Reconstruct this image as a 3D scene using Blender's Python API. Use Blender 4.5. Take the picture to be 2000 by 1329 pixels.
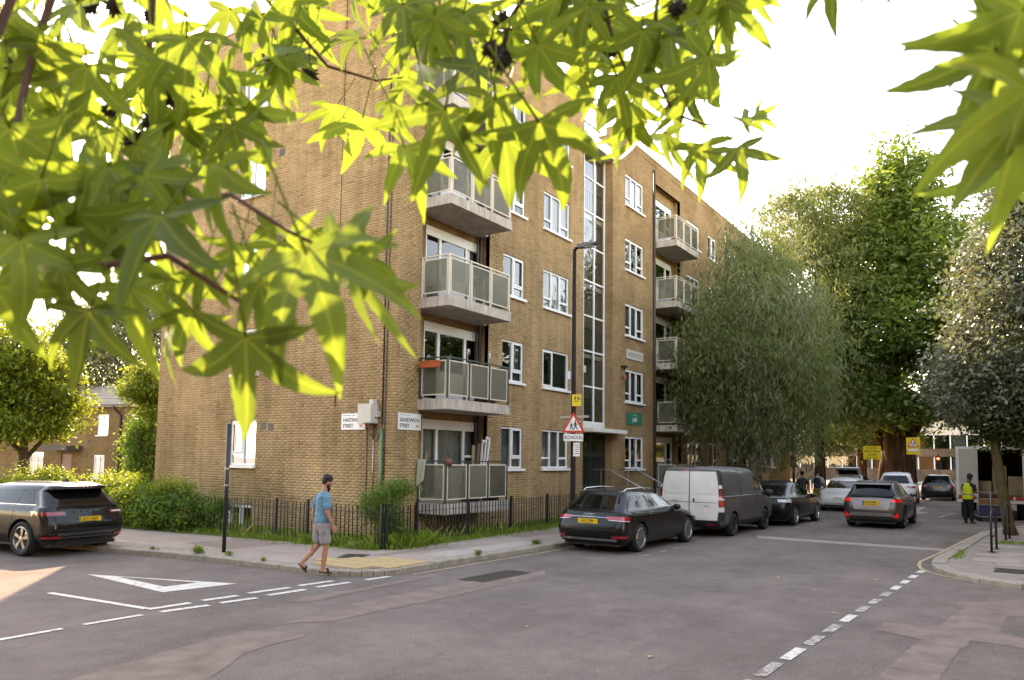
import bpy, bmesh, math, random
import numpy as np
from mathutils import Vector, Matrix
for o in list(bpy.data.objects): bpy.data.objects.remove(o)
SC = bpy.context.scene
COL = SC.collection
RND = random.Random(7)
rad = math.radians

# ---------------------------------------------------------------- camera
CAM_F, CAM_CY = 1517.02, 777.2
CAM_C = np.array([-14.8265, -13.278, 2.15])
_a, _b, _r = rad(33.3058), rad(4.4806), rad(0.72966)
FW = np.array([math.cos(_a)*math.cos(_b), math.sin(_a)*math.cos(_b), math.sin(_b)])
RT = np.array([math.sin(_a), -math.cos(_a), 0.0])
UP = np.cross(RT, FW)
RT, UP = RT*math.cos(_r)+UP*math.sin(_r), -RT*math.sin(_r)+UP*math.cos(_r)
cd = bpy.data.cameras.new('camera'); cam = bpy.data.objects.new('camera', cd); COL.objects.link(cam)
cd.sensor_width = 36; cd.lens = CAM_F/2000*36; cd.shift_y = (CAM_CY-664.5)/2000
cd.clip_start = 0.05; cd.clip_end = 3000
cd.dof.use_dof = True; cd.dof.focus_distance = 19.0; cd.dof.aperture_fstop = 7.1
M = Matrix.Identity(4)
for i in range(3):
    M[i][0], M[i][1], M[i][2], M[i][3] = RT[i], UP[i], -FW[i], CAM_C[i]
cam.matrix_world = M; SC.camera = cam

# ---------------------------------------------------------------- sky, sun, exposure
SUN_AZ, SUN_EL = 50.0, 33.6          # azimuth from +X towards +Y
w = bpy.data.worlds.new('World'); SC.world = w; w.use_nodes = True
nt = w.node_tree; nt.nodes.clear()
sky = nt.nodes.new('ShaderNodeTexSky'); sky.sky_type = 'NISHITA'; sky.sun_disc = False
sky.sun_elevation = rad(SUN_EL); sky.sun_rotation = rad(90-SUN_AZ)
sky.air_density = 1.0; sky.dust_density = 0.4; sky.ozone_density = 0.6; sky.altitude = 30
bg = nt.nodes.new('ShaderNodeBackground'); bg.inputs['Strength'].default_value = 0.15
wo = nt.nodes.new('ShaderNodeOutputWorld')
nt.links.new(sky.outputs[0], bg.inputs[0]); nt.links.new(bg.outputs[0], wo.inputs[0])
sd = bpy.data.lights.new('sun', 'SUN'); sd.energy = 2.1; sd.angle = rad(0.53); sd.color = (1.0, 0.96, 0.90)
sun = bpy.data.objects.new('sun', sd); COL.objects.link(sun)
sv = Vector((math.cos(rad(SUN_AZ))*math.cos(rad(SUN_EL)), math.sin(rad(SUN_AZ))*math.cos(rad(SUN_EL)), math.sin(rad(SUN_EL))))
sun.rotation_euler = sv.to_track_quat('Z', 'Y').to_euler(); sun.location = sv*200
SC.view_settings.view_transform = 'Standard'; SC.view_settings.look = 'None'
SC.view_settings.gamma = 1.0; SC.view_settings.use_curve_mapping = False
SC.view_settings.exposure = 3.15
SC.view_settings.use_white_balance = True; SC.view_settings.white_balance_temperature = 10800; SC.view_settings.white_balance_tint = 20
SC.render.engine = 'CYCLES'
SC.cycles.max_bounces = 7; SC.cycles.diffuse_bounces = 3; SC.cycles.glossy_bounces = 3
SC.cycles.transmission_bounces = 5; SC.cycles.transparent_max_bounces = 10
SC.cycles.use_denoising = True; SC.cycles.sample_clamp_indirect = 6
SC.cycles.caustics_reflective = False; SC.cycles.caustics_refractive = False

# ---------------------------------------------------------------- helpers
WORK = bpy.data.scenes.new('workbench')      # modifiers are evaluated here, then the results are linked to the scene
def baked(*obs):
    for o in obs: WORK.collection.objects.link(o)
    with bpy.context.temp_override(scene=WORK, view_layer=WORK.view_layers[0]):
        dg = bpy.context.evaluated_depsgraph_get(); dg.update()
        me = bpy.data.meshes.new_from_object(obs[0].evaluated_get(dg))
    for o in obs: bpy.data.objects.remove(o)
    return me
def at(u, v, dep):                       # a photo ray at a given depth (metres)
    return Vector(CAM_C + (FW + RT*(u-1000)/CAM_F - UP*(v-CAM_CY)/CAM_F)*dep)
def put(o, parent=None):
    COL.objects.link(o)
    if parent is not None: o.parent = parent
    return o
def tag(o, label, cat, group=None):
    o['label'] = label; o['category'] = cat
    if group: o['group'] = group
    return o
def empty(name, loc=(0, 0, 0), rz=0.0, label=None, cat=None, group=None):
    o = put(bpy.data.objects.new(name, None)); o.location = loc; o.rotation_euler = (0, 0, rz)
    o.empty_display_size = .2
    if label: tag(o, label, cat, group)
    return o
def struct(o): o['kind'] = 'structure'; return o
def stuff(o): o['kind'] = 'stuff'; return o
def copy_tree(o, parent=None):
    c = o.copy(); COL.objects.link(c); c.parent = parent
    for ch in list(o.children): copy_tree(ch, c)
    return c

class MB:
    """collects polygons; build() links them as one mesh object"""
    def __init__(s): s.v = []; s.f = []; s.m = []; s.mi = 0
    def add(s, vs, fs):
        b = len(s.v); s.v += [tuple(p) for p in vs]
        s.f += [tuple(b+i for i in f) for f in fs]; s.m += [s.mi]*len(fs); return s
    def box(s, x0, x1, y0, y1, z0, z1):
        v = [(x, y, z) for z in (z0, z1) for y in (y0, y1) for x in (x0, x1)]
        return s.add(v, [(0, 2, 3, 1), (4, 5, 7, 6), (0, 1, 5, 4), (2, 6, 7, 3), (0, 4, 6, 2), (1, 3, 7, 5)])
    def quad(s, a, b, c, d): return s.add([a, b, c, d], [(0, 1, 2, 3)])
    def prism(s, poly, z0, z1, axis='z'):
        n = len(poly)
        f = {'z': lambda p, h: (p[0], p[1], h), 'y': lambda p, h: (p[0], h, p[1]), 'x': lambda p, h: (h, p[0], p[1])}[axis]
        v = [f(p, z0) for p in poly]+[f(p, z1) for p in poly]
        fs = [tuple(range(n))[::-1], tuple(range(n, 2*n))]+[(i, (i+1) % n, n+(i+1) % n, n+i) for i in range(n)]
        return s.add(v, fs)
    def tube(s, pts, r, n=8, cap=True):
        pts = [Vector(p) for p in pts]
        rs = r if hasattr(r, '__len__') else [r]*len(pts)
        v = []; ref = None
        for i, p in enumerate(pts):
            d = (pts[min(i+1, len(pts)-1)]-pts[max(i-1, 0)])
            if d.length < 1e-9: d = Vector((0, 0, 1))
            d.normalize()
            if ref is None: ref = d.orthogonal().normalized()
            ref = (ref-d*ref.dot(d))
            ref = ref.normalized() if ref.length > 1e-6 else d.orthogonal().normalized()
            q = d.cross(ref)
            for k in range(n):
                a = 2*math.pi*k/n
                v.append(p+(ref*math.cos(a)+q*math.sin(a))*rs[i])
        fs = []
        for i in range(len(pts)-1):
            for k in range(n):
                k2 = (k+1) % n
                fs.append((i*n+k, i*n+k2, (i+1)*n+k2, (i+1)*n+k))
        if cap:
            fs.append(tuple(range(n))[::-1]); fs.append(tuple((len(pts)-1)*n+k for k in range(n)))
        return s.add(v, fs)
    def lathe(s, prof, n=24, axis='z', c=(0, 0, 0), close=False):
        v = []; m = len(prof)
        for k in range(n):
            a = 2*math.pi*k/n; ca, sa = math.cos(a), math.sin(a)
            for r, h in prof:
                p = {'z': (r*ca, r*sa, h), 'y': (r*ca, h, r*sa), 'x': (h, r*ca, r*sa)}[axis]
                v.append((p[0]+c[0], p[1]+c[1], p[2]+c[2]))
        fs = []
        for k in range(n):
            k2 = (k+1) % n
            for j in range(m if close else m-1):
                j2 = (j+1) % m
                fs.append((k*m+j, k2*m+j, k2*m+j2, k*m+j2))
        return s.add(v, fs)
    def mesh(s, name='m', mats=(), smooth=False, angle=None):
        me = bpy.data.meshes.new(name); me.from_pydata(s.v, [], s.f)
        for m in (mats if isinstance(mats, (list, tuple)) else [mats]): me.materials.append(m)
        if len(me.materials) > 1: me.polygons.foreach_set('material_index', s.m)
        if smooth or angle:
            me.polygons.foreach_set('use_smooth', [True]*len(me.polygons))
            if angle: me.set_sharp_from_angle(angle=rad(angle))
        me.update(); return me
    def build(s, name, mats, parent=None, smooth=False, angle=None, loc=None, rot=None):
        o = put(bpy.data.objects.new(name, s.mesh(name, mats, smooth, angle)), parent)
        if loc is not None: o.location = loc
        if rot is not None: o.rotation_euler = rot
        return o
def share(name, me, parent, loc=(0, 0, 0), rot=(0, 0, 0), sc=(1, 1, 1)):
    o = put(bpy.data.objects.new(name, me), parent); o.location = loc; o.rotation_euler = rot; o.scale = sc; return o
def np_mesh(name, V, F, mats, smooth=False, attrs=None):
    """fast mesh: V (n,3), F (m,k) equal-sized polygons; attrs {name: per-face floats}"""
    V = np.asarray(V, np.float32); F = np.asarray(F, np.int32); m, k = F.shape
    me = bpy.data.meshes.new(name); me.vertices.add(len(V)); me.vertices.foreach_set('co', V.ravel())
    me.loops.add(m*k); me.loops.foreach_set('vertex_index', F.ravel())
    me.polygons.add(m); me.polygons.foreach_set('loop_start', np.arange(0, m*k, k, dtype=np.int32))
    me.polygons.foreach_set('loop_total', np.full(m, k, np.int32))
    if smooth: me.polygons.foreach_set('use_smooth', np.ones(m, bool))
    for a, d in (attrs or {}).items():
        at_ = me.attributes.new(a, 'FLOAT', 'FACE'); at_.data.foreach_set('value', np.asarray(d, np.float32))
    for mm in (mats if isinstance(mats, (list, tuple)) else [mats]): me.materials.append(mm)
    me.update(calc_edges=True); return me
def text(name, body, size, mat_, parent=None, loc=(0, 0, 0), rot=(0, 0, 0), ext=0.0008, sx=1.0, align='CENTER', bold=0.0):
    c = bpy.data.curves.new(name, 'FONT'); c.body = body; c.size = size; c.extrude = ext; c.offset = bold
    c.align_x = align; c.align_y = 'CENTER'; c.resolution_u = 3; c.materials.append(mat_)
    me = baked(bpy.data.objects.new('t', c))
    o = put(bpy.data.objects.new(name, me), parent); o.location = loc; o.rotation_euler = rot; o.scale = (sx, 1, 1); return o

# ---------------------------------------------------------------- materials
MATS = {}
def S(h):                                # sRGB hex -> linear
    h = h.lstrip('#'); c = [int(h[i:i+2], 16)/255 for i in (0, 2, 4)]
    return tuple(((x+0.055)/1.055)**2.4 if x > 0.04045 else x/12.92 for x in c)
class N:
    def __init__(s, name):
        s.m = bpy.data.materials.new(name); s.m.use_nodes = True; s.t = s.m.node_tree; s.t.nodes.clear()
        s.out = s.n('OutputMaterial')
    def n(s, k, **kw):
        x = s.t.nodes.new('ShaderNode'+k)
        for a, b in kw.items(): setattr(x, a, b)
        return x
    def l(s, a, b): s.t.links.new(a, b)
    def pos(s, sc=(1, 1, 1)):
        g = s.n('NewGeometry'); m = s.n('Mapping'); m.inputs['Scale'].default_value = sc; s.l(g.outputs['Position'], m.inputs[0]); return m.outputs[0]
    def obj(s, sc=(1, 1, 1)):
        g = s.n('TexCoord'); m = s.n('Mapping'); m.inputs['Scale'].default_value = sc; s.l(g.outputs['Object'], m.inputs[0]); return m.outputs[0]
    def noise(s, vec, scale, detail=4, rough=.55):
        x = s.n('TexNoise'); x.inputs['Scale'].default_value = scale; x.inputs['Detail'].default_value = detail; x.inputs['Roughness'].default_value = rough
        if vec is not None: s.l(vec, x.inputs['Vector'])
        return x.outputs['Fac']
    def ramp(s, fac, stops):
        x = s.n('ValToRGB'); e = x.color_ramp.elements
        while len(e) < len(stops): e.new(.5)
        for i, (p, c) in enumerate(stops):
            e[i].position = p; e[i].color = (*c, 1) if len(c) == 3 else c
        s.l(fac, x.inputs[0]); return x.outputs[0]
    def mix(s, fac, a, b, mode='MIX'):
        x = s.n('MixRGB', blend_type=mode)
        for i, q in ((0, fac), (1, a), (2, b)):
            if isinstance(q, (int, float)): x.inputs[i].default_value = q
            elif isinstance(q, tuple): x.inputs[i].default_value = (*q, 1)
            else: s.l(q, x.inputs[i])
        return x.outputs[0]
    def math(s, op, a, b=None):
        x = s.n('Math', operation=op)
        for i, q in enumerate((a, b)):
            if q is None: continue
            if isinstance(q, (int, float)): x.inputs[i].default_value = q
            else: s.l(q, x.inputs[i])
        return x.outputs[0]
    def bump(s, h, strength, dist=.01):
        x = s.n('Bump'); x.inputs['Strength'].default_value = strength; x.inputs['Distance'].default_value = dist; s.l(h, x.inputs['Height']); return x.outputs[0]
    def bsdf(s, col, rough=.6, metal=0., spec=.5, normal=None, coat=0., **kw):
        x = s.n('BsdfPrincipled')
        for k, q in (('Base Color', col), ('Roughness', rough), ('Metallic', metal), ('Specular IOR Level', spec), ('Coat Weight', coat)):
            if isinstance(q, tuple): x.inputs[k].default_value = (*q, 1)
            elif isinstance(q, (int, float)): x.inputs[k].default_value = q
            else: s.l(q, x.inputs[k])
        if coat: x.inputs['Coat Roughness'].default_value = kw.pop('coat_rough', .04)
        for k, q in kw.items(): x.inputs[k].default_value = q
        if normal is not None: s.l(normal, x.inputs['Normal'])
        return x.outputs[0]
    def done(s, sh): s.l(sh, s.out.inputs[0]); MATS[s.m.name] = s.m; return s.m
def plain(name, col, rough=.6, metal=0., var=.15, scale=3., bump=0., bscale=60., spec=.5, coat=0., co='obj', **kw):
    if name in MATS: return MATS[name]
    s = N(name); vec = s.pos() if co == 'pos' else s.obj()
    c = col
    if var:
        lo = tuple(x*(1-var) for x in col); hi = tuple(min(1, x*(1+var)) for x in col)
        c = s.ramp(s.noise(vec, scale, 5, .62), [(.28, lo), (.72, hi)])
    nm = s.bump(s.noise(vec, bscale, 3), bump) if bump else None
    return s.done(s.bsdf(c, rough, metal, spec, nm, coat, **kw))
def lamp_mat(name, col, strength):
    s = N(name); e = s.n('Emission'); e.inputs[0].default_value = (*col, 1); e.inputs[1].default_value = strength; return s.done(e.outputs[0])

def brick_mat():
    s = N('stock_brick'); a = s.n('Attribute'); a.attribute_name = 'tint'
    p = s.pos()
    c = s.ramp(a.outputs['Fac'], [(.0, S('#7e674f')), (.12, S('#9a7c5b')), (.4, S('#ae8f6b')), (.7, S('#b69671')), (.9, S('#bd9c77')), (1., S('#d2ad74'))])
    soot = s.ramp(s.noise(p, .55, 6, .6), [(.36, (.76, .73, .68)), (.62, (1.06, 1.04, 1.0))])
    c = s.mix(1., c, soot, 'MULTIPLY')
    streak = s.ramp(s.noise(s.pos((2.2, 2.2, .18)), 1.6, 5, .6), [(.3, (.66, .64, .6)), (.58, (1, 1, 1))])
    c = s.mix(.85, c, streak, 'MULTIPLY')
    g = s.ramp(s.noise(p, 38, 4, .7), [(.25, (.74, .72, .7)), (.7, (1.08, 1.08, 1.08))])
    c = s.mix(.75, c, g, 'MULTIPLY')
    return s.done(s.bsdf(c, .92, spec=.15, normal=s.bump(s.noise(p, 130, 4), .5, .006)))
def brick_tex(name, ax, c1=S('#917352'), c2=S('#a2835f'), cm=S('#897a66'), sc=1.0):
    """brick wall seen from too far away to tell its bricks apart; ax = wall runs along x or y"""
    s = N(name); g = s.n('NewGeometry'); sp = s.n('SeparateXYZ'); s.l(g.outputs['Position'], sp.inputs[0])
    cb = s.n('CombineXYZ'); s.l(sp.outputs[0 if ax == 'x' else 1], cb.inputs[0]); s.l(sp.outputs[2], cb.inputs[1])
    b = s.n('TexBrick'); s.l(cb.outputs[0], b.inputs['Vector'])
    b.inputs['Scale'].default_value = 1.0; b.inputs['Brick Width'].default_value = .225*sc; b.inputs['Row Height'].default_value = .075*sc
    b.inputs['Mortar Size'].default_value = .006; b.inputs['Color1'].default_value = (*c1, 1); b.inputs['Color2'].default_value = (*c2, 1); b.inputs['Mortar'].default_value = (*cm, 1)
    p = s.pos()
    c = s.mix(1., b.outputs['Color'], s.ramp(s.noise(p, .55, 6, .6), [(.36, (.68, .64, .58)), (.62, (1.06, 1.04, 1.0))]), 'MULTIPLY')
    c = s.mix(.7, c, s.ramp(s.noise(p, 16, 4, .7), [(.25, (.72, .7, .68)), (.7, (1.08, 1.08, 1.08))]), 'MULTIPLY')
    return s.done(s.bsdf(c, .92, spec=.15, normal=s.bump(b.outputs['Fac'], -.4, .01)))
def glass_mat(name, tint=(.02, .025, .025), refl=1.0):
    """window pane: fresnel mirror over clear, lightly tinted glass"""
    s = N(name); f = s.n('Fresnel'); f.inputs[0].default_value = 1.52
    fac = s.math('MINIMUM', s.math('MULTIPLY', f.outputs[0], 1.7*refl), 1.0)
    gl = s.n('BsdfGlossy'); gl.inputs['Roughness'].default_value = .015; gl.inputs[0].default_value = (.95, .97, 1, 1)
    nb = s.bump(s.noise(s.pos(), 1.3, 2), .05, .05); s.l(nb, gl.inputs['Normal'])
    tr = s.n('BsdfTransparent'); tr.inputs[0].default_value = (*tint, 1)
    mx = s.n('MixShader'); s.l(fac, mx.inputs[0]); s.l(tr.outputs[0], mx.inputs[1]); s.l(gl.outputs[0], mx.inputs[2])
    return s.done(mx.outputs[0])
def leaf_mat(name, lo, hi, trans, tw=.45, rough=.45, spec=.4, attr=False, vein=None):
    s = N(name)
    if attr:
        a = s.n('Attribute'); a.attribute_name = 'tint'; fac = a.outputs['Fac']
    else:
        oi = s.n('ObjectInfo'); fac = oi.outputs['Random']
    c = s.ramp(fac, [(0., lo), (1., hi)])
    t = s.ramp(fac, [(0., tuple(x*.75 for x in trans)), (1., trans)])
    n1 = s.ramp(s.noise(s.pos(), 22 if vein else 3., 4), [(.3, (.8, .82, .75)), (.7, (1.1, 1.08, 1.05))])
    c = s.mix(1., c, n1, 'MULTIPLY'); t = s.mix(1., t, n1, 'MULTIPLY')
    if vein:
        va = s.n('Attribute'); va.attribute_name = 'vein'
        vf = s.math('POWER', va.outputs['Fac'], 14.0)
        c = s.mix(s.math('MULTIPLY', vf, .7), c, vein); t = s.mix(s.math('MULTIPLY', vf, .55), t, tuple(x*1.05 for x in vein))
    pb = s.bsdf(c, rough, spec=spec)
    tl = s.n('BsdfTranslucent'); s.l(t, tl.inputs[0])
    mx = s.n('MixShader'); mx.inputs[0].default_value = tw; s.l(pb, mx.inputs[1]); s.l(tl.outputs[0], mx.inputs[2])
    return s.done(mx.outputs[0])
def asphalt():
    s = N('asphalt'); p = s.pos()
    big = s.ramp(s.noise(p, .35, 5, .6), [(.3, S('#675c56')), (.52, S('#746862')), (.75, S('#80736c'))])
    mid = s.ramp(s.noise(p, 2.3, 6, .7), [(.3, (.84, .83, .83)), (.7, (1.1, 1.1, 1.1))])
    fine = s.ramp(s.noise(p, 48, 4, .85), [(.34, (.42, .41, .40)), (.5, (1, 1, 1)), (.66, (1.6, 1.57, 1.53))])
    v = s.n('TexVoronoi'); v.inputs['Scale'].default_value = .55; s.l(p, v.inputs['Vector']); v.feature = 'DISTANCE_TO_EDGE'
    wv = s.n('VectorMath', operation='ADD'); nz = s.n('TexNoise'); nz.inputs['Scale'].default_value = 1.5; s.l(p, nz.inputs['Vector'])
    s.l(p, wv.inputs[0]); s.l(nz.outputs['Color'], wv.inputs[1]); s.l(wv.outputs[0], v.inputs['Vector'])
    crack = s.ramp(v.outputs['Distance'], [(.0, (.6, .59, .58)), (.012, (1, 1, 1))])
    oil = s.ramp(s.noise(s.pos((.25, 1.6, 1)), .9, 5, .65), [(.3, (.74, .73, .73)), (.55, (1, 1, 1))])
    c = s.mix(1., big, mid, 'MULTIPLY'); c = s.mix(.8, c, fine, 'MULTIPLY'); c = s.mix(.3, c, crack, 'MULTIPLY'); c = s.mix(.5, c, oil, 'MULTIPLY')
    return s.done(s.bsdf(c, .92, spec=.08, normal=s.bump(s.noise(p, 60, 4, .85), .8, .012)))
def worn_paint(name, col, under=S('#625c5a'), wear=.42):
    s = N(name); p = s.pos()
    f = s.ramp(s.noise(p, 9, 8, .75), [(wear-.07, (0, 0, 0)), (wear+.06, (1, 1, 1))])
    fine = s.ramp(s.noise(p, 120, 3, .8), [(.3, (.72, .72, .72)), (.6, (1, 1, 1))])
    return s.done(s.bsdf(s.mix(.7, s.mix(f, under, col), fine, 'MULTIPLY'), .75, spec=.3, normal=s.bump(s.noise(p, 170, 3), .4, .008)))

BRICK = brick_mat()
BRICKX = brick_tex('brickwork_along_street', 'x'); BRICKY = brick_tex('brickwork_side', 'y')
MORTAR = plain('mortar', S('#8a7a60'), .95, var=.2, scale=5, bump=.4, co='pos')
ASPHALT = asphalt()
WHITEP = worn_paint('white_road_paint', S('#c9c2b7'), S('#71645b'), wear=.42)
FADEDP = worn_paint('faded_road_paint', S('#b0a89d'), S('#71645b'), wear=.50)
YELLOWP = worn_paint('yellow_road_paint', S('#b9a47a'), S('#706155'), wear=.45)
PINKP = plain('red_asphalt', S('#7c6b63'), .92, var=.24, scale=2.6, spec=.08, bump=.8, bscale=150, co='pos')
GREYP = plain('new_asphalt_patch', S('#63574d'), .88, var=.14, scale=2, bump=.5, bscale=150, co='pos')
PAVE = plain('pavement_asphalt', S('#96857a'), .92, var=.2, scale=1.1, bump=.6, bscale=70, co='pos', spec=.1)
PAVE2 = plain('pavement_repair', S('#867569'), .92, var=.16, scale=3, bump=.6, bscale=70, co='pos', spec=.1)
PAVE3 = plain('pale_pavement_repair', S('#a2948a'), .92, var=.16, scale=3, bump=.5, bscale=70, co='pos', spec=.1)
BUFF = plain('buff_tactile_paving', S('#a98c62'), .9, var=.18, scale=6, bump=.3, co='pos')
SLAB = plain('paving_slab', S('#8e8177'), .88, var=.2, scale=2.2, bump=.3, bscale=90, co='pos')
GRANITE = plain('granite_kerb', S('#8b8072'), .82, var=.3, scale=7, bump=.4, bscale=80, co='pos')
UPVC = plain('white_window_frame', S('#dcd9d6'), .42, var=.06, scale=2)
def stained():
    s = N('painted_concrete'); p = s.pos(); c = s.ramp(s.noise(p, 2.4, 5, .62), [(.28, S('#a09385')), (.72, S('#c2b6aa'))])
    st = s.ramp(s.noise(s.pos((9, 9, .5)), 1.5, 5, .7), [(.34, (.5, .47, .42)), (.56, (1, 1, 1))]); c = s.mix(.75, c, st, 'MULTIPLY')
    return s.done(s.bsdf(c, .85, spec=.3, normal=s.bump(s.noise(p, 30, 3), .25)))
CONC = stained()
WHITEW = plain('white_painted_panel', S('#d0cac2'), .6, var=.08)
IRON = plain('black_iron', S('#1b1b1d'), .45, var=.25, scale=12, spec=.5)
GREENI = plain('dark_green_iron', S('#2c3a33'), .45, var=.2, scale=12)
CREAM = plain('cream_panel_frame', S('#c9bca8'), .55, var=.12, scale=6)
GLASS = glass_mat('window_glass', (.80, .84, .82))
GLASSD = glass_mat('dark_window_glass', (.35, .38, .37), 1.2)
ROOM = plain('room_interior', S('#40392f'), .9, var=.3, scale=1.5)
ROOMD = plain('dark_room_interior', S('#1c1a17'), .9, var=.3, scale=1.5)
ROOMG = plain('stair_hall_wall', S('#cabfae'), .85, var=.1)
STONE = plain('dark_soil', S('#3a2f24'), .95, var=.3, scale=8, bump=.5, co='pos')
BLACKM = plain('matt_black', S('#141414'), .6, var=.1)
STEEL = plain('galvanised_steel', S('#9a9a98'), .38, .85, var=.15, scale=8)
def curtain_mat(name, col):
    s = N(name); d = s.n('BsdfDiffuse'); t = s.n('BsdfTranslucent')
    wv = s.n('TexWave'); wv.inputs['Scale'].default_value = 4.2; wv.inputs['Distortion'].default_value = 2.5; wv.bands_direction = 'DIAGONAL'; s.l(s.pos((1, 1, .04)), wv.inputs['Vector'])
    c = s.ramp(wv.outputs['Fac'], [(0, tuple(x*.72 for x in col)), (1, col)])
    s.l(c, d.inputs[0]); s.l(c, t.inputs[0]); mx = s.n('MixShader'); mx.inputs[0].default_value = .3
    s.l(d.outputs[0], mx.inputs[1]); s.l(t.outputs[0], mx.inputs[2]); return s.done(mx.outputs[0])
CURT = curtain_mat('net_curtain', S('#c8c8c2')); CURTG = curtain_mat('grey_green_curtain', S('#9aa59f')); CURTB = curtain_mat('teal_curtain', S('#2f4650'))
def frosted():
    s = N('obscured_glass'); p = s.n('BsdfPrincipled'); p.inputs['Base Color'].default_value = (*S('#a9a797'), 1)
    p.inputs['Roughness'].default_value = .22; p.inputs['Transmission Weight'].default_value = .0
    tr = s.n('BsdfTranslucent'); tr.inputs[0].default_value = (*S('#b4b2a2'), 1)
    cl = s.n('BsdfTransparent'); cl.inputs[0].default_value = (*S('#c6c2b4'), 1)
    oi = s.n('ObjectInfo'); s.l(s.ramp(s.math('ADD', s.math('MULTIPLY', s.noise(s.pos(), 1.6, 3), .6), s.math('MULTIPLY', oi.outputs['Random'], .5)), [(.25, S('#8f8c80')), (.8, S('#c6c0b0'))]), p.inputs['Base Color'])
    m1 = s.n('MixShader'); m1.inputs[0].default_value = .4; s.l(p.outputs[0], m1.inputs[1]); s.l(tr.outputs[0], m1.inputs[2])
    m2 = s.n('MixShader'); m2.inputs[0].default_value = .68; s.l(m1.outputs[0], m2.inputs[1]); s.l(cl.outputs[0], m2.inputs[2])
    return s.done(m2.outputs[0])
FROST = frosted()
# ================================================================ ground, road, pavements
g = MB(); g.quad((-600, -600, -.35), (900, -600, -.35), (900, 900, -.35), (-600, 900, -.35))
struct(g.build('ground', plain('earth', S('#4a4238'), .95, var=.3, scale=.3, co='pos')))
road = MB()
road.quad((-120, -90, 0), (260, -90, 0), (260, 160, 0), (-120, 160, 0))
road = struct(road.build('road', ASPHALT))
def sheet(name, polys, mat_, z, parent):
    m = MB()
    for p in polys: m.add([(x, y, z) for x, y in p], [tuple(range(len(p)))])
    o = m.build(name, mat_, parent)
    bm = bmesh.new(); bm.from_mesh(o.data); bmesh.ops.recalc_face_normals(bm, faces=bm.faces)
    for f in bm.faces:
        if f.normal.z < 0: f.normal_flip()
    bm.to_mesh(o.data); bm.free(); return o
def wobble(poly, amp=.03, step=.13, seed=1):
    r = random.Random(seed); out = []
    for i, a in enumerate(poly):
        b = poly[(i+1) % len(poly)]; L = math.dist(a, b); n = max(1, int(L/step))
        for k in range(n):
            t = k/n; j = amp if k else amp*.5
            out.append((a[0]+(b[0]-a[0])*t+r.uniform(-j, j), a[1]+(b[1]-a[1])*t+r.uniform(-j, j)))
    return out
# repairs of red and fresh asphalt (real patches with their own outlines)
Z1, Z2 = .004, .008
sheet('red_patch', [wobble([(-10.7, -5.62), (-9.44, -5.36), (-8.51, -5.2), (-8.28, -5.5), (-8.2, -6.05), (-9.18, -6.12), (-10.0, -6.65), (-12.5, -7.6), (-12.6, -6.3)], seed=2)], PINKP, Z1, road)
sheet('red_patch', [wobble([(-7.95, -5.27), (-6.3, -5.0), (-3.9, -5.05), (-1.7, -5.48), (-2.3, -5.82), (-5.05, -5.78), (-7.5, -5.66)], seed=3)], PINKP, Z1, road)
sheet('red_patch', [wobble([(-6.85, -4.05), (-5.4, -4.12), (-3.2, -4.05), (-3.2, -4.3), (-5.5, -4.35), (-6.7, -4.37)], seed=4)], PINKP, Z1, road)
sheet('red_patch', [wobble([(-6.9, -11.95), (-5.62, -12.0), (-3.92, -12.18), (-3.65, -11.61), (-3.06, -11.62), (-2.89, -12.28), (-1.12, -12.47), (-.83, -12.0), (-.62, -12.5), (.5, -13.4), (-1.2, -13.6), (-1.54, -13.04), (-2.83, -12.94), (-3.4, -13.6), (-3.8, -13.6), (-3.6, -12.68), (-4.65, -12.56), (-6.9, -12.45)], .02, seed=5)], PINKP, Z1, road)
sheet('pale_patch', [wobble([(8.21, -6.76), (7.92, -11.6), (7.3, -11.65), (7.45, -6.97)], .03, seed=9)], plain('pale_road_band', S('#8d7f74'), .9, var=.15, co='pos'), Z1, road)
# painted markings
def band(a, b, wd):
    a, b = Vector(a).to_2d(), Vector(b).to_2d(); d = (b-a).normalized(); n = Vector((-d.y, d.x))*wd/2
    return [tuple(a+n), tuple(b+n), tuple(b-n), tuple(a-n)]
def mark(name, polys, mat_=WHITEP): return sheet(name, polys, mat_, Z2, road)
T = [(-7.25, .68), (-6.3, -2.22), (-7.52, -2.02)]; t = [(-7.08, .02), (-6.62, -1.62), (-7.2, -1.57)]
mark('give_way_triangle', [[T[0], T[1], t[1], t[0]], [T[1], T[2], t[2], t[1]], [T[2], T[0], t[0], t[2]]])
mark('centre_line', [band((-8.57, -.72), (-8.40, -3.02), .11)])
for a, b in (((-8.42, -3.08), (-7.79, -3.12)), ((-8.42, -3.38), (-7.74, -3.48)), ((-7.57, -3.1), (-7.0, -3.16)), ((-7.53, -3.47), (-6.95, -3.54)), ((-6.77, -3.12), (-6.03, -3.2)),
             ((-6.72, -3.5), (-6.01, -3.55)), ((-5.82, -3.18), (-5.12, -3.25)), ((-5.75, -3.53), (-5.05, -3.58)), ((-4.7, -3.62), (-4.15, -3.68))):
    mark('give_way_dash', [band(a, b, .13)])
for a, b in (((-12.4, -3.45), (-11.6, -3.43)), ((-11.2, -3.43), (-9.72, -3.38)), ((-9.45, -3.36), (-8.68, -3.37))): mark('edge_line', [band(a, b, .10)])
for i in range(14):
    x0 = 3.0-i*.83; y0 = -11.52+(3.0-x0)*.055
    mark('junction_dash', [band((x0, y0), (x0-.43-.02*i, y0+.025), .125)], WHITEP if i in (0, 1, 2, 3, 7, 10) else FADEDP)
mark('turn_arrow', [[(29.0, -8.9), (24.5, -8.95), (24.5, -8.6), (22.0, -9.2), (24.5, -9.8), (24.5, -9.25), (29.0, -9.2)]], FADEDP)
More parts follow.
